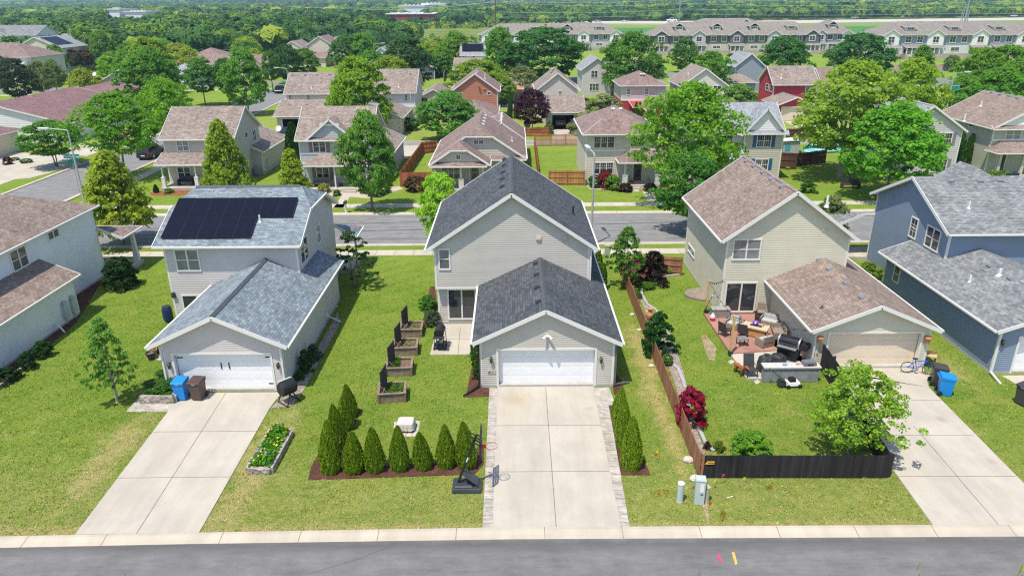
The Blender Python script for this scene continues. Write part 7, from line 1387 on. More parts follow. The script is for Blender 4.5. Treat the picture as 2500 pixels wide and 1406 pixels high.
x,z=onY(1735,1127,B[1]); t=thing('fence_plaque','small yellow plaque with dark lettering on the black fence','sign',(x,B[1]-.08,z)); b=MB(); b.box(x-.16,x+.14,B[1]-.075,B[1]-.06,z-.07,z+.07); b.mesh([(x-.27,B[1]-.075,z-.06),(x-.16,B[1]-.075,z-.07),(x-.16,B[1]-.075,z+.07)],[(0,1,2)]); b.build('plate',mat('plaque_yellow',(.75,.42,.05),.5,.08),t); q=text_mesh(t,'AMERICAN',(x,B[1]-.078,z-.02),.055,BLACK,name='lettering')
fence('rusty red fence round the lawn left of the bungalow',[G(1053,455),G(977,456),G(1031,376),G(1066,372)],1.55,FRU); fence('orange cedar picket fence at the back of the bungalow lawn',[G(1306,357),G(1418,356)],1.6,FO,.11,.045); fence('brown fence running back along the bungalow wall',[G(1312,428),G(1304,360)],1.5,FRU); fence('cedar fence front panel beside the cream hip roofed house',[G(1340,452),G(1427,453)],1.6,FO); fence('low brown picket fence by the purple leaved maple',[G(1284,334),G(1338,333)],1.3,FRU,.14,.03); fence('dark brown gate panel right of the blue shuttered house',[G(1899,412),G(1941,414)],1.9,FDB); fence('dark brown fence behind the birch lawn',[G(1941,408),G(2012,398)],1.6,FDB); fence('dark brown fence behind the grey playhouse',[G(1918,341),G(2000,340)],1.5,FDB); fence('grey weathered board fence by the low mauve roofed house',[G(1083,200),G(1092,172),G(1110,172)],2.0,FGR); fence('dark grey board fence behind the pale green house',[G(1790,232),G(1850,252)],1.8,FGR)
# ---- right patio furniture
WICK=mat('grey_brown_wicker',(.27,.215,.175),.75,.2,14.); WICKD=mat('dark_mesh',(.05,.047,.047),.6,.2,9.); CUSH=mat('grey_cushion',(.42,.43,.42),.85,.06,4.); TEAK=mat('honey_timber',(.46,.26,.10),.7,.2,5.); Zp=.14
def seat(name,label,px,py,rz,w,d,h,bh,m,cush=None,arms=True,solid=True,cat='chair',recl=.0,z=Zp,group=None):
    x,y=G(px,py,z); t=local(name,label,cat,x,y,z,rz,group); t.scale=(.86,.86,.9)
    b=MB()
    if solid: b.box(-w/2,w/2,-d/2,d/2,.05,h)
    else:
        b.box(-w/2,w/2,-d/2,d/2,h-.05,h)
    b.build('seat',m,t)
    b=MB(); b.mesh([(-w/2,d/2-.09,h),(w/2,d/2-.09,h),(w/2,d/2,h-.1),(-w/2,d/2,h-.1),(-w/2,d/2-.07+recl,bh),(w/2,d/2-.07+recl,bh),(w/2,d/2+recl,bh),(-w/2,d/2+recl,bh)],[(0,3,2,1),(4,5,6,7),(0,1,5,4),(1,2,6,5),(2,3,7,6),(3,0,4,7)]); b.build('backrest',m,t)
    if arms:
        for s in (-1,1):
            b=MB(); a=s*(w/2+.0)
            if solid: b.box(min(a,a+s*.09),max(a,a+s*.09),-d/2,d/2,.05,h+.22)
            else: b.tube([(a,-d/2,0),(a,-d/2,h+.2),(a,d/2,h+.22)],.02,5)
            b.build('armrest',m,t)
    if not solid:
        for lx in (-1,1):
            for ly in (-1,1): b=MB(); b.bar((lx*(w/2-.02),ly*(d/2-.02),0),(lx*(w/2-.02),ly*(d/2-.02),h),.03,.03); b.build('leg',m,t)
    if cush: b=MB(); b.box(-w/2+.04,w/2-.04,-d/2+.02,d/2-.12,h,h+.12); b.build('cushion',cush,t,bevel=.03); b=MB(); b.box(-w/2+.06,w/2-.06,d/2-.22,d/2-.1,h+.12,bh-.02); b.build('cushion',cush,t,bevel=.03)
    return t
seat('wicker_armchair','wicker armchair with grey cushions facing the fire table, left of it',1789,800,R(-40),.75,.75,.32,.85,WICK,CUSH)
seat('mesh_chair','dark mesh chair with its back to the lawn edge',1768,818,R(125),.6,.6,.4,1.0,WICKD,None,solid=False,recl=.12); seat('mesh_chair','dark mesh chair with pale pillow right of the timber post',1813,820,R(150),.6,.6,.4,.95,WICKD,CUSH,solid=False,recl=.1)
seat('wicker_armchair','wicker armchair seen from behind in front of the fire table',1866,842,R(205),.85,.75,.32,.72,WICK,CUSH); seat('wicker_sofa','bare wicker corner sofa along the garage wall',1900,818,R(-100),1.5,.75,.3,.72,WICK,None,cat='sofa'); seat('wicker_sofa','wicker sofa end with cushion behind the fire table',1878,793,R(-35),1.1,.75,.3,.72,WICK,CUSH,cat='sofa'); seat('mesh_chair','dark reclining mesh chair nearest to the lawn',1831,915,R(5),.65,.65,.4,1.15,WICKD,None,solid=False,recl=.25); seat('garden_chair','brown garden chair against the wall by the patio door',1857,772,R(-20),.6,.6,.4,.9,WICK,None,solid=False)
x,y=G(1843,818,Zp); t=local('fire_table','timber fire table with pale edge and dark centre','table',x,y,Zp,R(-32)); b=MB(); b.box(-.62,.62,-.36,.36,.05,.55); b.build('base',TEAK,t); b=MB(); b.box(-.72,.72,-.45,.45,.55,.62); b.build('table_top',mat('pale_timber_top',(.58,.44,.28),.6,.15,5.),t); b=MB(); b.box(-.34,.34,-.15,.15,.62,.635); b.build('burner',mat('dark_glass_top',(.05,.05,.09),.2,.1),t)
t=local('bowl','bright purple bowl on the fire table','bowl',x-.02,y+.08,Zp+.635); b=MB(); b.lathe([(.08,0),(.16,.06),(.19,.15),(.1,.24),(.03,.26)],(0,0,0),14); b.build('bowl',mat('purple_glaze',(.22,.08,.55),.3,.05),t)
x,y=G(1811,842,Zp); t=local('side_table','small dark slatted side table beside the mesh chairs','table',x,y,Zp,R(8)); b=MB(); b.box(-.28,.28,-.25,.25,.42,.46); b.build('table_top',mat('grey_slate_top',(.2,.2,.21),.5,.1),t)
for lx in (-1,1):
    for ly in (-1,1): b=MB(); b.bar((lx*.24,ly*.2,0),(lx*.24,ly*.2,.42),.04,.04); b.build('leg',WICKD,t)
def postx(label,px,py,top):
    x,y=G(px,py,.1); z=onY(px+6,top,y)[1]; X=onY(px+8,top,y)[0]; t=thing('timber_post',label,'post',(x,y,.05)); b=MB(); b.bar((x,y,.1),(x,y,z),.12,.12); b.build('shaft',mat('yellow_pine',(.56,.37,.14),.7,.12,4.),t); b=MB(); b.box(x-.11,x+.11,y-.11,y+.11,.05,.3); b.build('post_base',mat('green_black',(.02,.05,.04),.5,.1),t); return (x,y,z)
p1=postx('yellow pine post at the house corner of the red patio',1724,762,684); p2=postx('yellow pine post at the lawn edge of the red patio',1783,864,771)
b=MB(); 
for p,q in ((p1,p2),(p2,(16.05,34.2,2.25)),(p1,(13.05,40.8,2.6))):
    pts=[]; 
    for i in range(9):
        f=i/8; pts.append((p[0]+(q[0]-p[0])*f,p[1]+(q[1]-p[1])*f,p[2]-.08+(q[2]-p[2])*f-.35*4*f*(1-f)*.5))
    b.tube(pts,.012,4)
    for c in pts[1:-1]: b.ell((c[0],c[1],c[2]-.06),(.03,.03,.05),6,4)
b.build('string_lights',BLACK,loc=p1,label='thin string of lights hung between the two pine posts and the garage',cat='string lights')
x,y=G(1739,782,Zp); t=local('gas_bottle','white and red gas bottle at the patio corner','gas bottle',x,y,Zp); b=MB(); b.lathe([(.14,0),(.16,.05),(.16,.2)],(0,0,0),14); b.build('red_band',mat('gas_red',(.55,.02,.05),.4,.05),t); b=MB(); b.lathe([(.16,.2),(.15,.32),(.08,.39),(.08,.46),(.03,.48)],(0,0,0),14); b.build('shoulder',WHITEP,t)
x,y=G(1757,772,Zp); t=local('deck_box','grey storage box beside the patio door','storage box',x,y,Zp); b=MB(); b.box(-.55,.55,-.26,.26,0,.5); b.build('box',mat('taupe_box',(.27,.24,.22),.6,.1),t); b=MB(); b.box(-.57,.57,-.28,.28,.5,.57); b.build('lid',mat('taupe_lid',(.33,.31,.3),.6,.08),t)
x,y=G(1923,874,Zp); t=local('pellet_grill','large black pellet grill with chrome edged lid beside the block counter','grill',x,y,Zp,R(-38)); M=Matrix.Rotation(R(90),3,'Y')
b=MB(); b.lathe([(.02,-.6),(.3,-.6),(.33,-.56),(.33,.56),(.3,.6),(.02,.6)],(0,0,1.0),20,0,M); b.build('barrel',mat('gloss_black',(.012,.012,.014),.12,.05,spec=.8),t); b=MB(); b.lathe([(.335,.5),(.345,.51),(.345,.57),(.335,.58)],(0,0,1.0),20,0,M); b.lathe([(.335,-.58),(.345,-.57),(.345,-.51),(.335,-.5)],(0,0,1.0),20,0,M); b.build('chrome_band',STEEL,t); b=MB(); b.box(-.55,.55,-.3,.3,.25,.72); b.build('cabinet',BLACK,t); b=MB(); b.box(.62,1.0,-.28,.28,.78,1.1); b.build('hopper',BLACK,t); b=MB(); b.box(-.5,.5,-.62,-.34,.82,.85); b.build('front_shelf',STEEL,t)
for lx in (-.5,.5):
    for ly in (-.25,.25): b=MB(); b.bar((lx,ly,0),(lx,ly,.3),.05,.05); b.build('leg',BLACK,t)
# block counter
A=G(1863,934); B=G(1997,934); t=thing('block_counter','grey concrete block counter with pale cap beside the lawn','counter',(A[0],A[1],0)); b=MB(); Y=A[1]; W=B[0]-A[0]; rows=4
for r_ in range(rows):
    u=-.2*(r_%2)
    while u<W-.02:
        a,c=max(0,u)+.004,min(W,u+.42)-.004
        if c-a>.03: b.box(A[0]+a,A[0]+c,Y+random.uniform(0,.008),Y+.42,.02+r_*.2,.02+(r_+1)*.2-.006)
        u+=.42
b.build('block_wall',mat('grey_block',(.25,.255,.265),.9,.25,1.6),t); b=MB()
for k in range(4): b.box(A[0]-.06+k*(W+.12)/4,A[0]-.06+(k+1)*(W+.12)/4-.008,Y-.06,Y+.5,.83,.91)
b.build('counter_top',mat('pale_cap',(.53,.49,.46),.85,.08),t)
x=A[0]+W*.82; t=local('griddle','grey table griddle with closed lid on the block counter','griddle',x,Y+.24,.91,R(4)); b=MB(); b.box(-.33,.33,-.2,.2,.03,.14); b.taper(-.33,.33,-.2,.2,.14,.22,.9); b.build('case',mat('griddle_grey',(.16,.165,.18),.4,.1),t); b=MB(); b.box(-.15,.15,-.235,-.205,.1,.13); b.build('handle',BLACK,t)
for k,(dx,c,lab) in enumerate([(.38,(.2,.35,.6),'crumpled blue and white cloth on the block counter'),(.62,(.6,.5,.42),'beige carton on the block counter')]):
    t=local('counter_clutter',lab,'cloth' if k==0 else 'carton',A[0]+W*dx,Y+.2,.91); b=MB(); (b.ell((0,0,.05),(.14,.1,.07),8,5) if k==0 else b.box(-.1,.1,-.08,.08,0,.16)); b.build('bundle',mat('clutter_%d'%k,c,.7,.4,8.),t)
def tarp(label,px,py,sx,sy,sz,m,seed,rz=0.):
    x,y=G(px,py,.12); rs=np.random.RandomState(seed); b=MB(); n,mm=18,8; vs=[];fs=[]
    for k in range(mm+1):
        for j in range(n):
            a=2*PI*j/n; q=PI/2*k/mm; r_=(math.cos(q)**.45); w=1+.09*math.sin(5*a+seed)+rs.uniform(-.05,.05); vs.append((sx*r_*math.cos(a)*w,sy*r_*math.sin(a)*w,sz*math.sin(q)**.8*(1+rs.uniform(-.04,.04))))
    for k in range(mm):
        for j in range(n): fs.append((k*n+j,k*n+(j+1)%n,(k+1)*n+(j+1)%n,(k+1)*n+j))
    b.mesh(vs,fs); o=b.build('covered_grill',m,loc=(0,0,0),label=label,cat='covered grill'); o.location=(x,y,.12); o.rotation_euler=(0,0,rz); return o
TARP=mat('black_tarp',(.035,.036,.038),.5,.25,5.)
tarp('grill under a crumpled black tarp at the left end of the block counter',1868,902,.5,.42,.85,TARP,3,.5); tarp('low heap under a black tarp in front of the pellet grill',1898,884,.42,.35,.5,TARP,8,-.3)
# mower
x,y=G(1932,942); t=local('lawn_mower','white and black push mower in front of the block counter','mower',x,y,0,R(6)); b=MB(); b.taper(-.38,.4,-.26,.26,.12,.3,.82); b.build('deck',WHITEP,t,bevel=.02); b=MB(); b.taper(-.2,.16,-.17,.17,.3,.5,.75); b.build('motor',BLACK,t,bevel=.02)
for sx in (-.3,.32):
    for sy in (-.28,.28): b=MB(); b.lathe([(.02,-.03),(.11,-.03),(.11,.03),(.02,.03)],(sx,sy,.11),12,0,Matrix.Rotation(R(90),3,'X')); b.build('wheel',RUBBER,t)
b=MB(); 
for s in (-.2,.2): b.tube([(-.3,s,.25),(-1.15,s,.95)],.016,6)
b.tube([(-1.15,-.2,.95),(-1.22,-.2,1.0),(-1.22,.2,1.0),(-1.15,.2,.95)],.016,6); b.tube([(-.75,-.2,.62),(-.75,.2,.62)],.014,5); b.build('handle',mat('mower_handle',(.03,.10,.06),.4,.1),t); b=MB(); b.taper(-.75,-.38,-.2,.2,.14,.42,.7); b.build('grass_bag',DARKP,t)
for k,(px,py) in enumerate([(1785,884),(1848,933)]): sheet('stepping_slab',[G(px-8,py),G(px+1,py-5),G(px+9,py+1),G(px-1,py+7)],WALK,.05,th=.05)
x,y=G(1738,770); t=local('string_trimmer','green and black grass trimmer leaning at the house corner','trimmer',x-.1,y+.35,.1); b=MB(); b.tube([(-.5,-.35,.05),(.25,.2,1.15)],.02,6); b.build('shaft',BLACK,t); b=MB(); b.ell((.18,.14,1.02),(.12,.1,.09),8,5); b.build('motor',mat('mint_green',(.2,.5,.35),.4,.1),t)
sheet('wooden_deck_disc',[(12.95,43.2)]+[(12.95-1.35*math.sin(PI*k/12),44.25-1.05*math.cos(PI*k/12)) for k in range(13)]+[(12.95,45.3)],mat('grey_deck_boards',(.25,.2,.165),.85,.2,3.),.16,th=.2,kind=None,label='half round grey wooden deck disc against the left wall of the cream green house',cat='deck')
x,y=G(1586,782); t=local('terracotta_urn','tall terracotta urn in the gravel strip by the fence','urn',x,y,0); b=MB(); b.lathe([(.12,0),(.2,.2),(.22,.4),(.12,.62),(.14,.75),(.2,.78),(.2,.83),(.1,.84)],(0,0,0),14); b.build('urn',TERRA,t)
def rock(label,px,py,s): 
    x,y=G(px,py); t=MB(); rs=np.random.RandomState(int(px)); t.ell((0,0,s*.2),(s*.55,s*.42,s*.35),9,6); t.v=[(a*(1+rs.uniform(-.15,.15)),b_*(1+rs.uniform(-.15,.15)),c) for a,b_,c in t.v]; o=t.build('boulder',mat('pale_rock',(.55,.5,.45),.9,.15,5.),loc=(0,0,0),label=label,cat='rock'); o.location=(x,y,0)
rock('pale flat rock in the lawn strip, nearest to the street',1680,1126,.45); rock('pale rock at the fence foot beside the green cabinet',1696,1172,.45); rock('white rock at the bed edge below the large shrub',1613,850,.45)
for k,(px,py) in enumerate([(1543,770),(1560,808),(1573,850),(1590,895)]): rock(['farthest small pale rock along the outer fence foot','second farthest small pale rock along the outer fence foot','second nearest small pale rock along the outer fence foot','nearest small pale rock along the outer fence foot'][k],px,py,.3)
EDG=mat('grey_bed_edging',(.36,.36,.36),.9,.15,4.)
def edging(label,pts):
    b=MB(); P=[G(*p) for p in pts]
    for k in range(len(P)-1): b.bar((*P[k],.06),(*P[k+1],.06),.16,.12)
    b.build('bed_edging',EDG,loc=(*P[0],0),label=label,cat='edging')
edging('curved grey concrete edging of the gravel strip, upper part',[(1566,700),(1567,722),(1580,745),(1602,760),(1614,778)]); edging('curved grey concrete edging round the back bed',[(1563,704),(1578,692),(1600,684),(1630,676),(1664,671)]); edging('curved grey concrete edging of the gravel strip, lower part',[(1640,890),(1655,902),(1668,935),(1672,950)]); edging('curved grey concrete edging near the black fence',[(1700,1042),(1712,1062),(1722,1085),(1742,1104)])
# ---- street pedestals and marker flags
PG=mat('pale_green_metal',(.45,.52,.50),.45,.06,5.); PB=mat('olive_beige_plastic',(.42,.40,.29),.5,.06)
def pedestal(label,px,py,r_,h,m,m2=None):
    x,y=G(px,py); t=local('cable_pedestal',label,'utility pedestal',x,y,0); b=MB(); b.lathe([(r_*1.05,0),(r_*1.05,.06),(r_,.08),(r_,h*.93)],(0,0,0),16); b.build('tube',m,t); b=MB(); b.lathe([(r_*1.08,h*.93),(r_*1.08,h*.98),(r_*.8,h),(.01,h*1.01)],(0,0,0),16); b.build('cap',m2 or m,t)
pedestal('round pale green cable pedestal with white cap near the drive',1659,1224,.13,.92,PG,WHITEP); pedestal('short olive beige cable pedestal right of the green cabinet',1723,1223,.12,.72,PB)
x,y=G(1705,1226); t=local('utility_cabinet','tall square pale green utility cabinet between the two round pedestals','utility cabinet',x,y,0,R(-8)); b=MB(); b.box(-.19,.19,-.16,.16,0,1.12); b.build('case',PG,t,bevel=.012); b=MB(); b.taper(-.21,.21,-.18,.18,1.12,1.18,.9); b.build('hood',PG,t); b=MB(); b.box(-.02,.13,-.172,-.162,.62,.98); b.build('notice',mat('notice_white',(.75,.75,.75),.5,.05),t); b=MB(); b.box(.02,.12,-.18,-.165,.5,.53); b.build('latch',BLACK,t)
x,y=G(1482,630); t=local('utility_box','tall pale green service box by the far pavement','utility cabinet',x,y,0); b=MB(); b.box(-.2,.2,-.15,.15,0,1.0); b.build('case',mat('sage_metal',(.36,.42,.30),.5,.06),t); b=MB(); b.taper(-.22,.22,-.17,.17,1.0,1.06,.85); b.build('hood',mat('sage_metal',(.36,.42,.30),.5,.06),t)
FLR=mat('flag_red',(.75,.03,.02),.6,.05); FLY=mat('flag_yellow',(.80,.62,.02),.6,.05)
def marker(label,px,py,m,lean=0.,h=.5):
    x,y=G(px,py); t=local('marker_flag',label,'marker flag',x,y,0,0,'utility marker flags'); b=MB(); b.tube([(0,0,0),(lean,0,h)],.007,4); b.build('wire',STEEL,t); b=MB(); b.mesh([(lean*.75,0,h*.78),(lean*.75+.12,.02,h*.8),(lean+.12,.03,h*1.0),(lean,0,h)],[(0,1,2,3)]); b.v=[(a,c,d) for a,c,d in b.v]; q=len(b.v); b.mesh([(a,c+.004,d) for a,c,d in b.v[:4]],[(3,2,1,0)]); b.build('flag',m,t)
marker('red marker flag between the round pedestal and the green cabinet',1678,1212,FLR,.2); marker('red marker flag in the bare strip near the kerb',1728,1252,FLR); marker('red marker flag by the mulch strip right of the middle drive',1601,1132,FLR,-.08); marker('yellow marker flag behind the red one by the mulch strip',1600,1126,FLY,-.03,.55); marker('red marker flag at the foot of the black fence',1760,1182,FLR); marker('yellow marker flag right of the green cabinet',1739,1195,FLY); marker('yellow marker flag below the middle of the black fence',1804,1190,FLY,.12); marker('yellow marker flag in the sprayed grass left of the round pedestal',1620,1200,FLY,.06,.35); marker('small yellow marker flag lying right of the others',1848,1194,FLY,.1,.15); marker('yellow marker flag lying on the grass below the black fence',1775,1214,FLY,.22,.06)
for k,(px,py,a,b_) in enumerate([(1612,1203,24,9),(1765,1258,7,14),(1878,1190,10,6)]): plants('sprayed_grass',['yellow sprayed grass beside the round pedestal','yellow sprayed grass streak near the kerb','yellow sprayed grass below the black fence'][k],[G(px+a*math.cos(q),py+b_*math.sin(q)) for q in np.linspace(0,2*PI,14)[:-1]],90,(.36,.26,.015),.035,0,.05,50+k)
# ---- bicycle and bench box by the right garage
x,y=G(2238,912,.035); t=local('bicycle','blue bicycle standing by the dark brown bin','bicycle',x,y,.035,R(-12)); BF=mat('bike_blue',(.01,.09,.55),.35,.08); n=18
for wx in (-.52,.52):
    b=MB(); b.tube([(wx+.31*math.cos(2*PI*i/n),0,.33+.31*math.sin(2*PI*i/n)) for i in range(n+1)],.022,5); w=b.build('wheel',RUBBER,t); b=MB()
    for i in range(8): a=2*PI*i/8; b.tube([(wx,0,.33),(wx+.3*math.cos(a),0,.33+.3*math.sin(a))],.004,3)
    b.build('spokes',STEEL,w)
b=MB()
for p,q in (((-.52,0,.33),(-.08,0,.3)),((-.08,0,.3),(.35,0,.72)),((-.08,0,.3),(-.2,0,.78)),((-.2,0,.72),(.36,0,.78)),((-.52,0,.33),(-.18,0,.7)),((.52,0,.33),(.36,0,.88))): b.tube([p,q],.024,6)
b.build('frame',BF,t); b=MB(); b.box(-.34,-.1,-.06,.06,.84,.89); b.tube([(-.21,0,.75),(-.22,0,.86)],.015,5); b.build('saddle',BLACK,t); b=MB(); b.tube([(.36,0,.88),(.34,0,.98),(.4,-.28,1.0)],.014,5); b.tube([(.34,0,.98),(.4,.28,1.0)],.014,5); b.build('handlebar',BLACK,t); b=MB(); b.lathe([(.02,-.01),(.1,-.01),(.1,.01),(.02,.01)],(-.08,-.06,.3),12,0,Matrix.Rotation(R(90),3,'X')); b.build('chainring',STEEL,t)
x,y=G(2262,900); t=local('potting_bench','small bench with pale timber top beside the bicycle','bench',x,y+.2,0,R(-30)); b=MB(); b.box(-.45,.45,-.22,.22,.72,.78); b.box(-.45,.45,.17,.22,.78,.92); b.build('top',mat('pale_pine',(.55,.40,.19),.7,.15,4.),t)
for lx in (-.4,.4):
    for ly in (-.18,.18): b=MB(); b.bar((lx,ly,0),(lx,ly,.72),.06,.06); b.build('leg',WICKD,t)
sheet('stepping_slab',[G(2248,925),G(2268,927),G(2270,912),G(2252,912)],WALK,.04,th=.04)
# ================= vehicles, lamps, signs, people, animals =================
TYRE=RUBBER; HEADL=mat('headlight_glass',(.7,.72,.75),.1,.03); TAILL=mat('tail_light',(.40,.01,.015),.2,.05); CARGL=mat('car_glass',(.015,.018,.022),.05,.2,1.,spec=.8); PLATE=mat('plate_white',(.7,.7,.7),.5,.02)
def loft(b,st,mi=0):
    """st: list of (x, [(y,z)...]) closed sections"""
    vs=[];n=len(st[0][1]);fs=[]
    for x,s in st: vs+=[(x,y,z) for y,z in s]
    for k in range(len(st)-1):
        for j in range(n): fs.append((k*n+j,k*n+(j+1)%n,(k+1)*n+(j+1)%n,(k+1)*n+j))
    fs.append(tuple(reversed(range(n)))); fs.append(tuple((len(st)-1)*n+j for j in range(n))); b.mesh(vs,fs,mi)
def car(label,x,y,z,rz,paint,kind='suv',group='parked cars',cat='car',name='parked_car',s=1.):
    """front towards +x of its own frame"""
    t=local(name,label,cat,x,y,z,rz,group); t.scale=(s,s,s); pm=mat('paint_'+paint[0],paint[1],.22,.05,spec=.7); b=MB()
    h={'suv':1.0,'sedan':.9,'pickup':1.05}[kind]
    def sec(w,z0,z1): return [(-w*.92,z0),(w*.92,z0),(w,z0+.22),(w*.98,z1-.12),(w*.9,z1),(-w*.9,z1),(-w*.98,z1-.12),(-w,z0+.22)]
    loft(b,[(-2.3,sec(.80,.34,h*.93)),(-2.2,sec(.88,.26,h*.98)),(-1.2,sec(.92,.24,h)),(.9,sec(.92,.24,h)),(1.9,sec(.90,.25,h*.9)),(2.25,sec(.80,.32,h*.80)),(2.32,sec(.7,.36,h*.7))]); b.build('body',pm,t)
    c=MB(); top=h+({'suv':.68,'sedan':.52,'pickup':.62}[kind]); r0={'suv':-2.15,'sedan':-1.6,'pickup':-.9}[kind]
    def cs(w,w2,z0,z1): return [(-w,z0),(w,z0),(w2,z1),(-w2,z1)]
    loft(c,[(r0,cs(.86,.78,h-.02,h+.05)),(r0+.25,cs(.87,.70,h-.02,top-.03)),(.35,cs(.87,.70,h-.02,top)),(1.15,cs(.86,.75,h-.02,h+.05))]); c.build('windows',CARGL,t)
    c=MB(); loft(c,[(r0+.3,cs(.70,.66,top-.05,top+.02)),(.38,cs(.70,.66,top-.02,top+.03))])
    for sg in (-1,1):
        for px_ in (r0+.32,-.45): c.bar((px_,sg*.865,h),(px_+.05,sg*.705,top-.02),.07,.04)
        c.bar((1.12,sg*.84,h+.03),(.36,sg*.70,top),.05,.05)
    c.build('roof',pm,t)
    for wx in (-1.4,1.4):
        for sg in (-1,1):
            M=Matrix.Rotation(R(90),3,'X'); b=MB(); b.lathe([(.05,-.11),(.33,-.11),(.35,-.07),(.35,.07),(.33,.11),(.05,.11)],(wx,sg*.82,.35),16,0,M); w=b.build('wheel',TYRE,t); b=MB(); b.lathe([(.03,-.02),(.21,-.02),(.21,.02),(.03,.02)],(wx,sg*.925,.35),12,0,M); b.build('rim',STEEL,w)
    for sg in (-1,1):
        b=MB(); b.box(2.1,2.27,sg*.62-.14,sg*.62+.14,h*.62,h*.76); b.build('headlight',HEADL,t); b=MB(); b.box(-2.31,-2.18,sg*.72-.1,sg*.72+.1,h*.72,h*.95); b.build('tail_light',TAILL,t)
    b=MB(); b.box(-2.325,-2.3,-.25,.25,.52,.64); b.build('number_plate',PLATE,t); b=MB(); b.box(-2.36,-2.2,-.8,.8,.34,.48); b.build('rear_bumper',DARKP,t); b=MB(); b.box(2.2,2.36,-.7,.7,.36,.5); b.build('front_bumper',DARKP,t)
    if kind=='pickup': b=MB(); b.box(-2.1,-.95,-.72,.72,h-.01,h+.01); b.build('cargo_bed',DARKP,t)
    return t
x,y=G(384,392); car('black SUV parked at the right kerb of the cross street',-46.6,92.3,.016,R(90),('black',(.012,.012,.016)))
car('navy car facing the camera at the far end of the cross street',-51.2,163,.03,R(-82),('navy',(.012,.022,.05)),'sedan')
x,y=G(1402,327); car('dark grey SUV on the drive beside the open garage',x+.3,y+2.,.04,R(90),('dark_grey',(.06,.065,.08))); car('dark car parked inside the open double garage',7.8,115.3,.03,R(90),('charcoal',(.02,.022,.028)))
car('silver car partly hidden beside the rust orange house',-1.,151,.02,R(-95),('silver',(.42,.43,.46))); x,y=G(962,322); car('white car half hidden behind the grey garage roof by the alley',x,y,.03,R(100),('white',(.7,.7,.68)),'sedan'); x,y=G(1430,262); car('dark red car behind the grey green bush',x,y+2,.02,R(8),('dark_red',(.20,.02,.03)),'sedan')
x,y=G(693,322,0); car('dark blue car standing in front of the open tan garage',-33.0,106.3,.035,R(90),('deep_blue',(.015,.04,.09)),'sedan')
for k,(px,Y,kind,paint,lab,s,rz) in enumerate([(1640,668,'pickup',('white',(.7,.7,.68)),'white pickup truck on the distant highway, right of the tall pole',2.,175),(1297,676,'suv',('bright_red',(.55,.03,.03)),'red vehicle on the distant highway',1.9,5),(1460,670,'suv',('silver',(.42,.43,.46)),'silver vehicle on the distant highway',1.3,5),(1525,672,'sedan',('white',(.7,.7,.68)),'small white car on the distant highway, left of the tall pole',1.2,5),(2225,760,'pickup',('black',(.012,.012,.016)),'black pickup on the distant highway at the right',2.,172),(2205,775,'sedan',('white',(.7,.7,.68)),'white car behind the black pickup on the distant highway',1.5,172),(2085,745,'sedan',('silver',(.42,.43,.46)),'silver car above the townhouse end block on the highway',1.5,172),(2472,770,'sedan',('white',(.7,.7,.68)),'white car on the distant highway at the right edge',1.4,172)]):
    X=(px-CX)*Y/(F_*C_)*.87; u,v=_uv(px,52); X=u*Y/(F_*C_-v*S_); car(lab,X,Y,1.25,R(rz),paint,kind,'vehicles on the distant highway','vehicle','highway_vehicle',s)
# ---- street lamps
LP=mat('lamp_pole_grey',(.46,.46,.45),.45,.06,metal=.3)
def lamp(label,x,y,h,az,arm=2.2,z=0.):
    t=local('street_lamp',label,'street lamp',x,y,z,0); b=MB(); b.lathe([(.22,0),(.22,.12),(.12,.16)],(0,0,0),12); b.build('base',LP,t); dx,dy=math.cos(az),math.sin(az)
    b=MB(); b.tube([(0,0,.1),(0,0,h*.5),(0,0,h-.12),(dx*.12,dy*.12,h),(dx*.5,dy*.5,h+.04),(dx*arm*.75,dy*arm*.75,h+.16)],[.11,.09,.065,.06,.05,.045],10); b.build('pole',LP,t)
    b=MB(); b.bar((dx*arm*.7,dy*arm*.7,h+.16),(dx*(arm+.25),dy*(arm+.25),h+.2),.3,.16); b.build('lamp_head',mat('lamp_head_grey',(.58,.60,.62),.35,.05),t,bevel=.04); b=MB(); b.bar((dx*arm*.85,dy*arm*.85,h+.07),(dx*(arm+.15),dy*(arm+.15),h+.09),.2,.05); b.build('lens',HEADL,t); return t
lamp('tall grey street lamp rising beside the charcoal roof',6.45,55.0,7.45,R(100),2.2); X,z=onY(165,318,67.6); lamp('grey street lamp with long arm at the left street corner',X,67.6,z,R(182),2.4); X,z=onY(700,168,134); lamp('street lamp left of the pale tan house',X,134,z,R(182),2.0); X,z=onY(2330,180,118); lamp('street lamp over the side street at the right',X,118,z,R(8),2.6); X,z=onY(2198,152,176); lamp('thin street lamp by the sandstone wall',X,176,z,R(20),1.); X,z=onY(912,108,205); lamp('street lamp in front of the dense wood',X,205,z,R(10),2.8)
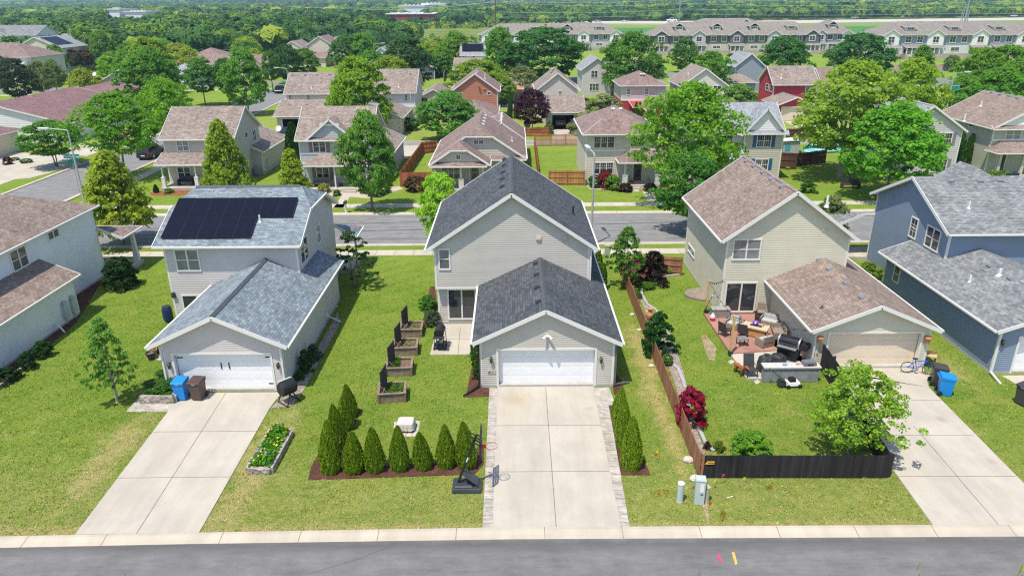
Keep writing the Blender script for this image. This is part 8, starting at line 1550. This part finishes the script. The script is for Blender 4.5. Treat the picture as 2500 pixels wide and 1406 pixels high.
# ---- street name signs
GS=mat('sign_green',(.01,.30,.22),.4,.04); SW=mat('sign_white',(.8,.8,.8),.5,.02)
def street_sign(label,x,y,z,txt,rz=0.,s=1.,z0=0.):
    t=local('street_sign',label,'street sign',x,y,z0,rz); b=MB(); b.tube([(0,0,0),(0,0,z+.45*s)],.03,8); b.build('post',STEEL,t); b=MB(); b.box(-.55*s,.55*s,-.015,.015,z+.14*s,z+.42*s); p=b.build('name_blade',GS,t); q=text_mesh(p,txt,(0,-.02,z+.21*s),.2*s,SW,name='lettering'); b=MB(); b.box(-.015,.015,-.5*s,.5*s,z-.16*s,z+.11*s); b.build('cross_blade',GS,t)
X,z=onY(175,385,68.5); street_sign('green street name sign beside the left corner lamp',X,68.5,max(1.5,z-.3),'Mansion Way',R(-6),1.5); X,z=onY(2333,212,119); street_sign('teal street name sign hung under the right side street lamp',X,119,max(1,z-.3),'Mansion Way',R(20),1.6); X,z=onY(2203,158,177); street_sign('small teal street sign on the thin lamp by the sandstone wall',X,177,max(1,z-.3),'Mansion Way',0,1.6); X,z=onY(697,203,135); street_sign('small teal street sign beside the lamp left of the pale tan house',X,135,max(1,z-.3),'Mansion Way',0,1.4)
def mailbox(label,px,py,c,z=1.1,n='mailbox'):
    x,y=G(px,py); t=local(n,label,'mailbox',x,y,0); b=MB(); b.box(-.08,.08,-.08,.08,0,z*.85); b.build('post',WHITE,t); b=MB(); b.box(-.13,.13,-.28,.28,z*.85,z*.85+.14); b.lathe([(.13,-.28),(.13,.28)],(0,0,z*.85+.14),12,0,Matrix.Rotation(R(90),3,'X')); b.build('box',c,t)
mailbox('green topped white mailbox by the far kerb, left of the street maple',845,520,mat('mailbox_green',(.05,.15,.08),.4,.05)); mailbox('grey post mailbox in the pale stones under the locust',1612,508,mat('mailbox_grey',(.35,.36,.36),.5,.05)); mailbox('white mailbox at the driveway bend near the navy car',651,230,WHITEP)
# ---- power poles and wires
STP=mat('steel_pole_grey',(.30,.31,.32),.5,.08); WDP=mat('brown_pole',(.13,.075,.06),.8,.15)
def pole(label,px,Y,top,m,r_=.3,arms=True,z0=0.):
    X,z=onY(px,top,Y); t=thing('power_pole',label,'power pole',(X,Y,z0)); b=MB(); b.tube([(X,Y,z0),(X,Y,z)],[r_,r_*.55],10); b.build('mast',m,t)
    if arms:
        for k in range(3): b=MB(); zz=z-.9-2.6*k; b.box(X-2.4,X+2.4,Y-.12,Y+.12,zz,zz+.24); b.build('cross_arm',m,t)
    return X,Y,z
A=pole('brown power pole behind the white gabled townhouses',1208,330,-60,WDP,.32); B=pole('grey steel power pole left of the long townhouse row',1666,420,-60,STP,.42); C=pole('grey steel power pole above the blue grey townhouses',2376,372,-40,STP,.55); D0=pole('slim brown power pole behind the long townhouse row',1812,560,-20,WDP,.25,False)
for k,px in enumerate((2358,2364,2369,2352)): X,z=onY(px,12+k*3,520); t=thing('power_pole',['tall mast of the substation cluster, second from right','tall mast of the substation cluster, rightmost','tall mast of the substation cluster, beside the steel pole','tall mast of the substation cluster, leftmost'][k],'mast',(X,520,0)); b=MB(); b.tube([(X,520,0),(X,520,z)],[.35,.2],8); b.build('mast',STP,t)
def wire(label,pts,sag,r_=.045):
    b=MB(); P=[Vector(p) for p in pts]
    for k in range(len(P)-1): b.tube([P[k].lerp(P[k+1],i/14)-Vector((0,0,sag*4*(i/14)*(1-i/14))) for i in range(15)],r_,4)
    b.build('power_line',mat('pale_wire',(.62,.62,.60),.5,.05),loc=tuple(P[0]),label=label,cat='power line')
def wpx(label,pp,sag): wire(label,[(onY(px,py,Y)[0],Y,onY(px,py,Y)[1]) for px,py,Y in pp],sag)
wpx('highest pale power line crossing the wood',[(880,24,330),(1208,4,330),(1666,-2,420),(2376,-2,372),(2700,-14,340)],1.2); wpx('second pale power line crossing the wood',[(700,17,330),(1208,6,330),(1666,9,420),(2376,6,372),(2700,-2,340)],1.4); wpx('third pale power line crossing the wood',[(1208,30,330),(1666,23,420),(2376,18,372),(2700,10,340)],1.0); wpx('lowest pale power line crossing the wood',[(1208,42,330),(1666,35,420),(2376,33,372),(2700,24,340)],.8)
# ---- flag on the porch of the solar roofed house
X,z=onY(833,562,51.2); t=thing('rainbow_flag','rainbow striped flag flying from the porch of the solar roofed house','flag',(X,51.2,z-1.)); b=MB(); b.tube([(-11.8,50.9,2.6),(X,51.25,z-.35),(X+.05,51.4,z+.35)],.018,6); b.build('pole',WHITEP,t)
cols=[(.75,.35,.38),(.75,.45,.30),(.70,.62,.03),(.25,.45,.05),(.02,.12,.55),(.42,.10,.55),(.65,.12,.42)]
for k,c in enumerate(cols):
    b=MB(); n=8
    for i in range(n):
        def q(u,vv): return (X+.04+u*1.25,51.35+.10*math.sin(u*6+1)-.1*vv,z+.38-vv*.85-.10*math.sin(u*4.2)+u*.02)
        u0,u1,v0,v1=i/n,(i+1)/n,k/7,(k+1)/7; b.face([q(u0,v0),q(u0,v1),q(u1,v1),q(u1,v0)])
    b.build('stripe',mat('stripe_%s'%'abcdefg'[k],c,.7,.04),t)
# ---- chairs on the porches and garden things over the street
def adir(label,px,py,rz,z=.4):
    x,y=G(px,py,z); t=local('adirondack_chair',label,'chair',x,y,z,rz,'white porch chairs'); b=MB(); b.mesh([(-.28,-.3,.38),(.28,-.3,.38),(.26,.25,.26),(-.26,.25,.26),(-.28,-.3,.42),(.28,-.3,.42),(.26,.25,.30),(-.26,.25,.30)],[(0,3,2,1),(4,5,6,7),(0,1,5,4),(1,2,6,5),(2,3,7,6),(3,0,4,7)]); b.build('seat',WHITEP,t); b=MB()
    for k in range(5): a=-.24+k*.12; hh=1.02-.06*abs(k-2); b.bar((a,.24,.26),(a*1.2,.52,hh),.1,.02,up=(0,1,0))
    b.build('backrest',WHITEP,t)
    for s in (-1,1): b=MB(); b.box(s*.33-.06,s*.33+.06,-.36,.35,.56,.59); b.build('armrest',WHITEP,t); b=MB(); b.bar((s*.31,-.3,0),(s*.31,-.3,.56),.05,.08); b.bar((s*.29,-.2,.34),(s*.29,.55,.02),.04,.09); b.build('leg',WHITEP,t)
adir('white slatted porch chair left of the front door',1528,441,R(-30)); adir('white slatted porch chair right of the front door',1578,441,R(30))
def bench(label,px,py,w,c,z=.3,rz=0.):
    x,y=G(px,py,z); t=local('porch_bench',label,'bench',x,y,z,rz); b=MB(); b.box(-w/2,w/2,-.3,.3,.36,.44); b.build('seat',c,t); b=MB(); b.box(-w/2,w/2,.24,.31,.44,.95); b.build('backrest',c,t)
    for s in (-1,1): b=MB(); b.box(s*w/2-.05,s*w/2+.05,-.3,.3,0,.62); b.build('armrest',c,t)
bench('dark wicker bench on the tan house porch',455,452,1.5,mat('navy_wicker',(.03,.035,.05),.6,.2)); bench('grey cushioned bench on the blue grey porch',787,456,1.7,mat('grey_bench',(.22,.2,.19),.7,.15),.35); bench('dark bench on the olive cream porch',2472,446,1.4,mat('navy_wicker',(.03,.035,.05),.6,.2)); bench('dark picnic bench in the shade under the large birch',2075,460,1.8,mat('dark_bench',(.06,.05,.045),.7,.2),0)
x,y=G(833,455,.35); t=local('porch_pot','small dark pot on the blue grey porch','plant pot',x,y,.35); b=MB(); b.lathe([(.16,0),(.2,.32),(.17,.33)],(0,0,0),12); b.build('pot',BLACK,t)
x,y=G(1928,372); t=local('playhouse','small grey playhouse with pale roof and blue painted door','playhouse',x,y,0,R(-12)); b=MB(); b.box(-1,1,-.8,.8,0,1.5); b.build('wall',mat('playhouse_grey',(.32,.35,.36),.7,.15,3.),t); b=MB(); b.mesh([(-1.25,-1.0,1.5),(1.25,-1.0,1.72),(1.25,1.0,1.72),(-1.25,1.0,1.5),(-1.25,-1.0,1.6),(1.25,-1.0,1.82),(1.25,1.0,1.82),(-1.25,1.0,1.6)],[(0,3,2,1),(4,5,6,7),(0,1,5,4),(1,2,6,5),(2,3,7,6),(3,0,4,7)]); b.build('roof',mat('pale_roof_felt',(.6,.62,.63),.7,.06),t); b=MB(); b.box(-.75,-.15,-.83,-.8,.3,1.2); b.build('door',mat('playhouse_blue',(.05,.28,.42),.6,.1),t)
x,y=G(2010,372); t=local('inflatable_pool','turquoise inflatable slide and pool on the lawn beside the birch','inflatable pool',x,y,0,R(8)); b=MB(); 
for (cx,cy,rx) in ((-1.6,-.3,1.1),(.6,.2,1.5),(2.6,.4,1.1)): b.tube([(cx+rx*math.cos(a),cy+.75*math.sin(a),.22) for a in np.linspace(0,2*PI,17)],.2,7)
b.build('ring',mat('turquoise_vinyl',(.25,.62,.66),.35,.1),t); b=MB(); b.tube([(-2.4,.6,.5),(-.5,.9,.8),(1.5,1.,.75),(3.4,1.2,.6)],.28,8); b.build('arch',mat('turquoise_vinyl2',(.15,.5,.58),.35,.15),t)
x,y=G(1916,352); t=local('patio_set','brown garden table set by the dark brown fence','table',x,y,0); b=MB(); b.lathe([(.9,.7),(.9,.75),(.02,.76)],(0,0,0),14); b.build('table_top',mat('garden_brown',(.2,.12,.1),.6,.2),t)
for a in range(4): b=MB(); c,s=math.cos(a*1.57+.5),math.sin(a*1.57+.5); b.box(c*.9-.25,c*.9+.25,s*.9-.25,s*.9+.25,.1,.5); b.box(c*1.15-.25,c*1.15+.25,s*1.15-.05,s*1.15+.05,.5,.95); b.build('garden_seat',mat('garden_brown',(.2,.12,.1),.6,.2),t)
x,y=G(1998,352); t=local('basketball_hoop','distant basketball hoop at the drive of the bright red house','basketball hoop',x,y,0); b=MB(); b.tube([(0,0,0),(0,0,3)],.06,6); b.build('pole',BLACK,t); b=MB()
for q in ((-.9,.9,2.55,2.62),(-.9,.9,3.5,3.57),(-.9,-.83,2.62,3.5),(.83,.9,2.62,3.5),(-.3,-.25,2.62,3.5),(.25,.3,2.62,3.5)): b.box(q[0],q[1],-.04,.04,q[2],q[3])
b.build('backboard_frame',mat('rust_frame',(.25,.08,.07),.6,.1),t)
x,y=G(1455,324); X,Yd=G(1285,322); t=local('yard_dish','grey satellite dish on the lawn by the purple leaved maple','satellite dish',X,Yd,0,R(40)); b=MB(); b.lathe([(.05,0),(.4,.06),(.62,.2),(.6,.22),(.3,.1),(.05,.05)],(0,0,1.0),14,0,Matrix.Rotation(R(60),3,'X')); b.build('dish',mat('dish_grey',(.38,.42,.45),.5,.05),t); b=MB(); b.tube([(0,0,0),(0,0,1.)],.04,6); b.build('mast',STEEL,t)
shrubrow=[('yellow flower strip along the winding path at the far left',[(-116,131.2),(-100,135.4),(-99.4,134.),(-115.5,129.4)],(.38,.34,.03))]
plants('flower_strip',shrubrow[0][0],shrubrow[0][1],900,shrubrow[0][2],.3,0,.7,33)
# ---- people and dogs: skinned figures
def skin(name,m,verts,edges,rad,parent,sub=2):
    me=D.meshes.new(name); me.from_pydata(verts,edges,[]); o=D.objects.new(name,me); COL.objects.link(o); o.parent=parent; me.materials.append(m)
    md=o.modifiers.new('skin','SKIN'); md.use_smooth_shade=True
    for i,sv in enumerate(me.skin_vertices[0].data): r_=rad[i]; sv.radius=(r_,r_) if not isinstance(r_,tuple) else r_; sv.use_root=(i==0)
    o.modifiers.new('sub','SUBSURF').levels=sub; o.modifiers['sub'].render_levels=sub
    bpy.context.view_layer.objects.active=o; dg=bpy.context.evaluated_depsgraph_get(); me2=D.meshes.new_from_object(o.evaluated_get(dg)); me2.name=name; o.modifiers.clear(); o.data=me2; me2.polygons.foreach_set('use_smooth',[True]*len(me2.polygons)); return o
def dog(label,x,y,z,rz,coat,sit=False,patch=None):
    t=local('dog',label,'dog',x,y,z,rz); m,nt,b=newmat('dog_coat_'+coat[0]); o=nd(nt,'ShaderNodeTexCoord').outputs['Object']; sx=nd(nt,'ShaderNodeSeparateXYZ',{0:o}); f=math_(nt,'ADD',sx.outputs[2],math_(nt,'MULTIPLY',noise(nt,o,6.,2.),.12)); nt.links.new(ramp(nt,f,[(.0,coat[2]),(.24,coat[2]),(.30,coat[1])]),b.inputs['Base Color']); b.inputs['Roughness'].default_value=.8
    if not sit:
        V=[(-.25,0,.5),(0,0,.47),(.25,0,.49),(.36,0,.56),(.45,0,.66),(.52,0,.69),(.66,0,.65),(.74,0,.635),(-.36,0,.52),(-.5,0,.6)]; E=[(0,1),(1,2),(2,3),(3,4),(4,5),(5,6),(6,7),(0,8),(8,9)]; r_=[.11,.105,.13,.10,.075,.085,.05,.04,.05,.018]
        for s in (-1,1):
            k=len(V); V+=[(-.27,s*.08,.42),(-.20,s*.085,.30),(-.33,s*.085,.17),(-.31,s*.085,.03),(-.26,s*.085,.02)]; E+=[(0,k),(k,k+1),(k+1,k+2),(k+2,k+3),(k+3,k+4)]; r_+=[.08,.055,.032,.026,.03]
            k=len(V); V+=[(.25,s*.08,.38),(.23,s*.085,.24),(.26,s*.085,.12),(.26,s*.085,.03),(.31,s*.085,.02)]; E+=[(2,k),(k,k+1),(k+1,k+2),(k+2,k+3),(k+3,k+4)]; r_+=[.07,.045,.034,.026,.03]
        hd=(.5,.72)
    else:
        V=[(-.15,0,.16),(-.02,0,.3),(.1,0,.46),(.14,0,.58),(.17,0,.68),(.26,0,.68),(.34,0,.65),(-.3,0,.06),(-.45,0,.05)]; E=[(0,1),(1,2),(2,3),(3,4),(4,5),(5,6),(0,7),(7,8)]; r_=[.15,.14,.13,.08,.085,.055,.04,.05,.02]
        for s in (-1,1):
            k=len(V); V+=[(-.1,s*.14,.14),(.05,s*.15,.16),(-.02,s*.15,.03),(.1,s*.15,.025)]; E+=[(0,k),(k,k+1),(k+1,k+2),(k+2,k+3)]; r_+=[.08,.06,.035,.03]
            k=len(V); V+=[(.13,s*.08,.34),(.15,s*.08,.18),(.15,s*.08,.04),(.2,s*.08,.025)]; E+=[(2,k),(k,k+1),(k+1,k+2),(k+2,k+3)]; r_+=[.06,.04,.03,.03]
        hd=(.15,.74)
    skin('body',m,V,E,r_,t)
    for s in (-1,1): b=MB(); b.ell((hd[0]-.02,s*.075,hd[1]-.02),(.035,.02,.06),8,5); b.build('ear',m,t,smooth=True)
    return t
x,y=G(1806,917); dog('russet brown dog standing on the lawn beside the reclining mesh chair',x,y+.15,0,R(-70),('russet',(.30,.095,.025),(.06,.035,.02)))
x,y=G(1849,790,Zp); dog('black and brown dog sitting behind the fire table',x,y,Zp+.1,R(170),('dark',(.035,.022,.016),(.09,.05,.03)),True)
def person(label,x,y,z,rz,shirt,trousers,skinc):
    t=local('person',label,'person',x,y,z,rz); sk=mat('skin_'+skinc[0],skinc[1],.6,.03); V=[(0,0,.95),(0,0,1.12),(0,.01,1.32),(0,.01,1.45),(0,0,1.53),(0,-.01,1.62),(0,-.01,1.72)]; E=[(i,i+1) for i in range(6)]; r_=[(.15,.1),(.14,.095),(.16,.1),(.11,.08),.05,.085,.07]
    for s in (-1,1):
        k=len(V); V+=[(s*.09,0,.86),(s*.1,-.01,.5),(s*.1,.02,.1),(s*.1,-.1,.04)]; E+=[(0,k),(k,k+1),(k+1,k+2),(k+2,k+3)]; r_+=[.095,.06,.045,.04]
        k=len(V); V+=[(s*.19,0,1.40),(s*.23,.02,1.14),(s*.21,-.12,.94),(s*.2,-.16,.87)]; E+=[(3,k),(k,k+1),(k+1,k+2),(k+2,k+3)]; r_+=[.06,.045,.035,.03]
        for f in range(5): q=len(V); V+=[(s*(.2-.03*s*0)+(.012*(f-2)),-.17,.83),(s*.2+(.015*(f-2)),-.175,.775-.006*abs(f-2))]; E+=[(k+3,q),(q,q+1)]; r_+=[.011,.008]
    skin('body',sk,V,E,r_,t,2)
    b=MB(); b.lathe([(.16,.92),(.17,1.0),(.165,1.15),(.185,1.35),(.15,1.44),(.07,1.48)],(0,0,0),14); b.v=[(a*1.05,c*.72,d) for a,c,d in b.v]
    for s in (-1,1): b.tube([(s*.14,0,1.42),(s*.2,0,1.38),(s*.235,.01,1.2)],[.075,.075,.06],8)
    b.build('shirt',mat('shirt_'+shirt[0],shirt[1],.8,.05),t); b=MB()
    for s in (-1,1): b.tube([(s*.08,0,.95),(s*.095,0,.7),(s*.1,-.01,.45),(s*.1,.02,.1)],[.115,.10,.075,.06],9)
    b.build('trousers',mat('cloth_'+trousers[0],trousers[1],.8,.05),t); b=MB(); b.ell((0,.015,1.70),(.085,.095,.085),10,6); b.build('hair',mat('dark_hair',(.03,.02,.015),.7,.1),t)
    for s in (-1,1): b=MB(); b.ell((s*.03,-.085,1.655),(.012,.008,.008),6,4); b.build('eye',BLACK,t)
    b=MB(); b.ell((0,-.095,1.63),(.012,.018,.02),6,4); b.build('nose',sk,t)
    return t
person('person in a purple shirt standing in the open tan garage',-33.7,109.8,.02,R(10),('purple',(.10,.05,.30)),('navy',(.03,.04,.08)),('tan',(.45,.27,.18)))
# ================= light, air, camera =================
w=D.worlds.new('World'); sc.world=w; w.use_nodes=True; nt=w.node_tree; bg=nt.nodes['Background']
SUN=Vector((.56,.74,-2.23)).normalized(); el=math.asin(-SUN.z); az=math.atan2(-SUN.x,-SUN.y)
sky=nd(nt,'ShaderNodeTexSky'); sky.sky_type='NISHITA'; sky.sun_disc=False; sky.sun_elevation=el; sky.sun_rotation=az; sky.altitude=250; sky.air_density=1.; sky.dust_density=1.; sky.ozone_density=1.
nt.links.new(sky.outputs[0],bg.inputs[0]); bg.inputs[1].default_value=.15
L=D.lights.new('sun','SUN'); L.energy=3.95; L.angle=R(.53); L.color=(1,.94,.83); lo=D.objects.new('sun',L); COL.objects.link(lo); lo.rotation_euler=SUN.to_track_quat('-Z','Y').to_euler(); lo.location=(-40,-40,120)
HAZE=True
if HAZE:
    b=MB(); b.box(-6500,6500,-40,6950,-1.5,95); hz=b.build('haze',[],loc=(0,0,0),kind='stuff',label='thin blue summer haze over the valley')
    m=D.materials.new('haze_air'); m.use_nodes=True; n2=m.node_tree; n2.nodes.clear(); o=nd(n2,'ShaderNodeOutputMaterial'); v=nd(n2,'ShaderNodeVolumePrincipled',{'Color':(.55,.78,1.,1),'Density':.00019,'Anisotropy':.2}); n2.links.new(v.outputs[0],o.inputs['Volume']); hz.data.materials.append(m)
cam=D.cameras.new('camera'); co=D.objects.new('camera',cam); COL.objects.link(co); sc.camera=co
cam.sensor_width=36; cam.sensor_fit='HORIZONTAL'; cam.lens=F_/2500*36; cam.clip_end=20000; cam.clip_start=.5
co.location=(0,0,H_); co.rotation_euler=(Matrix.Rotation(R(90)-TH,4,'X')@Matrix.Rotation(-RHO,4,'Z')).to_euler()
sc.view_settings.view_transform='Standard'; sc.view_settings.look='None'; sc.view_settings.exposure=.40; sc.view_settings.gamma=1.
sc.cycles.max_bounces=6; sc.cycles.diffuse_bounces=3; sc.cycles.glossy_bounces=2; sc.cycles.transmission_bounces=3; sc.cycles.transparent_max_bounces=6; sc.cycles.volume_bounces=0
sc.cycles.use_denoising=False; sc.cycles.use_adaptive_sampling=False; sc.cycles.filter_width=1.2
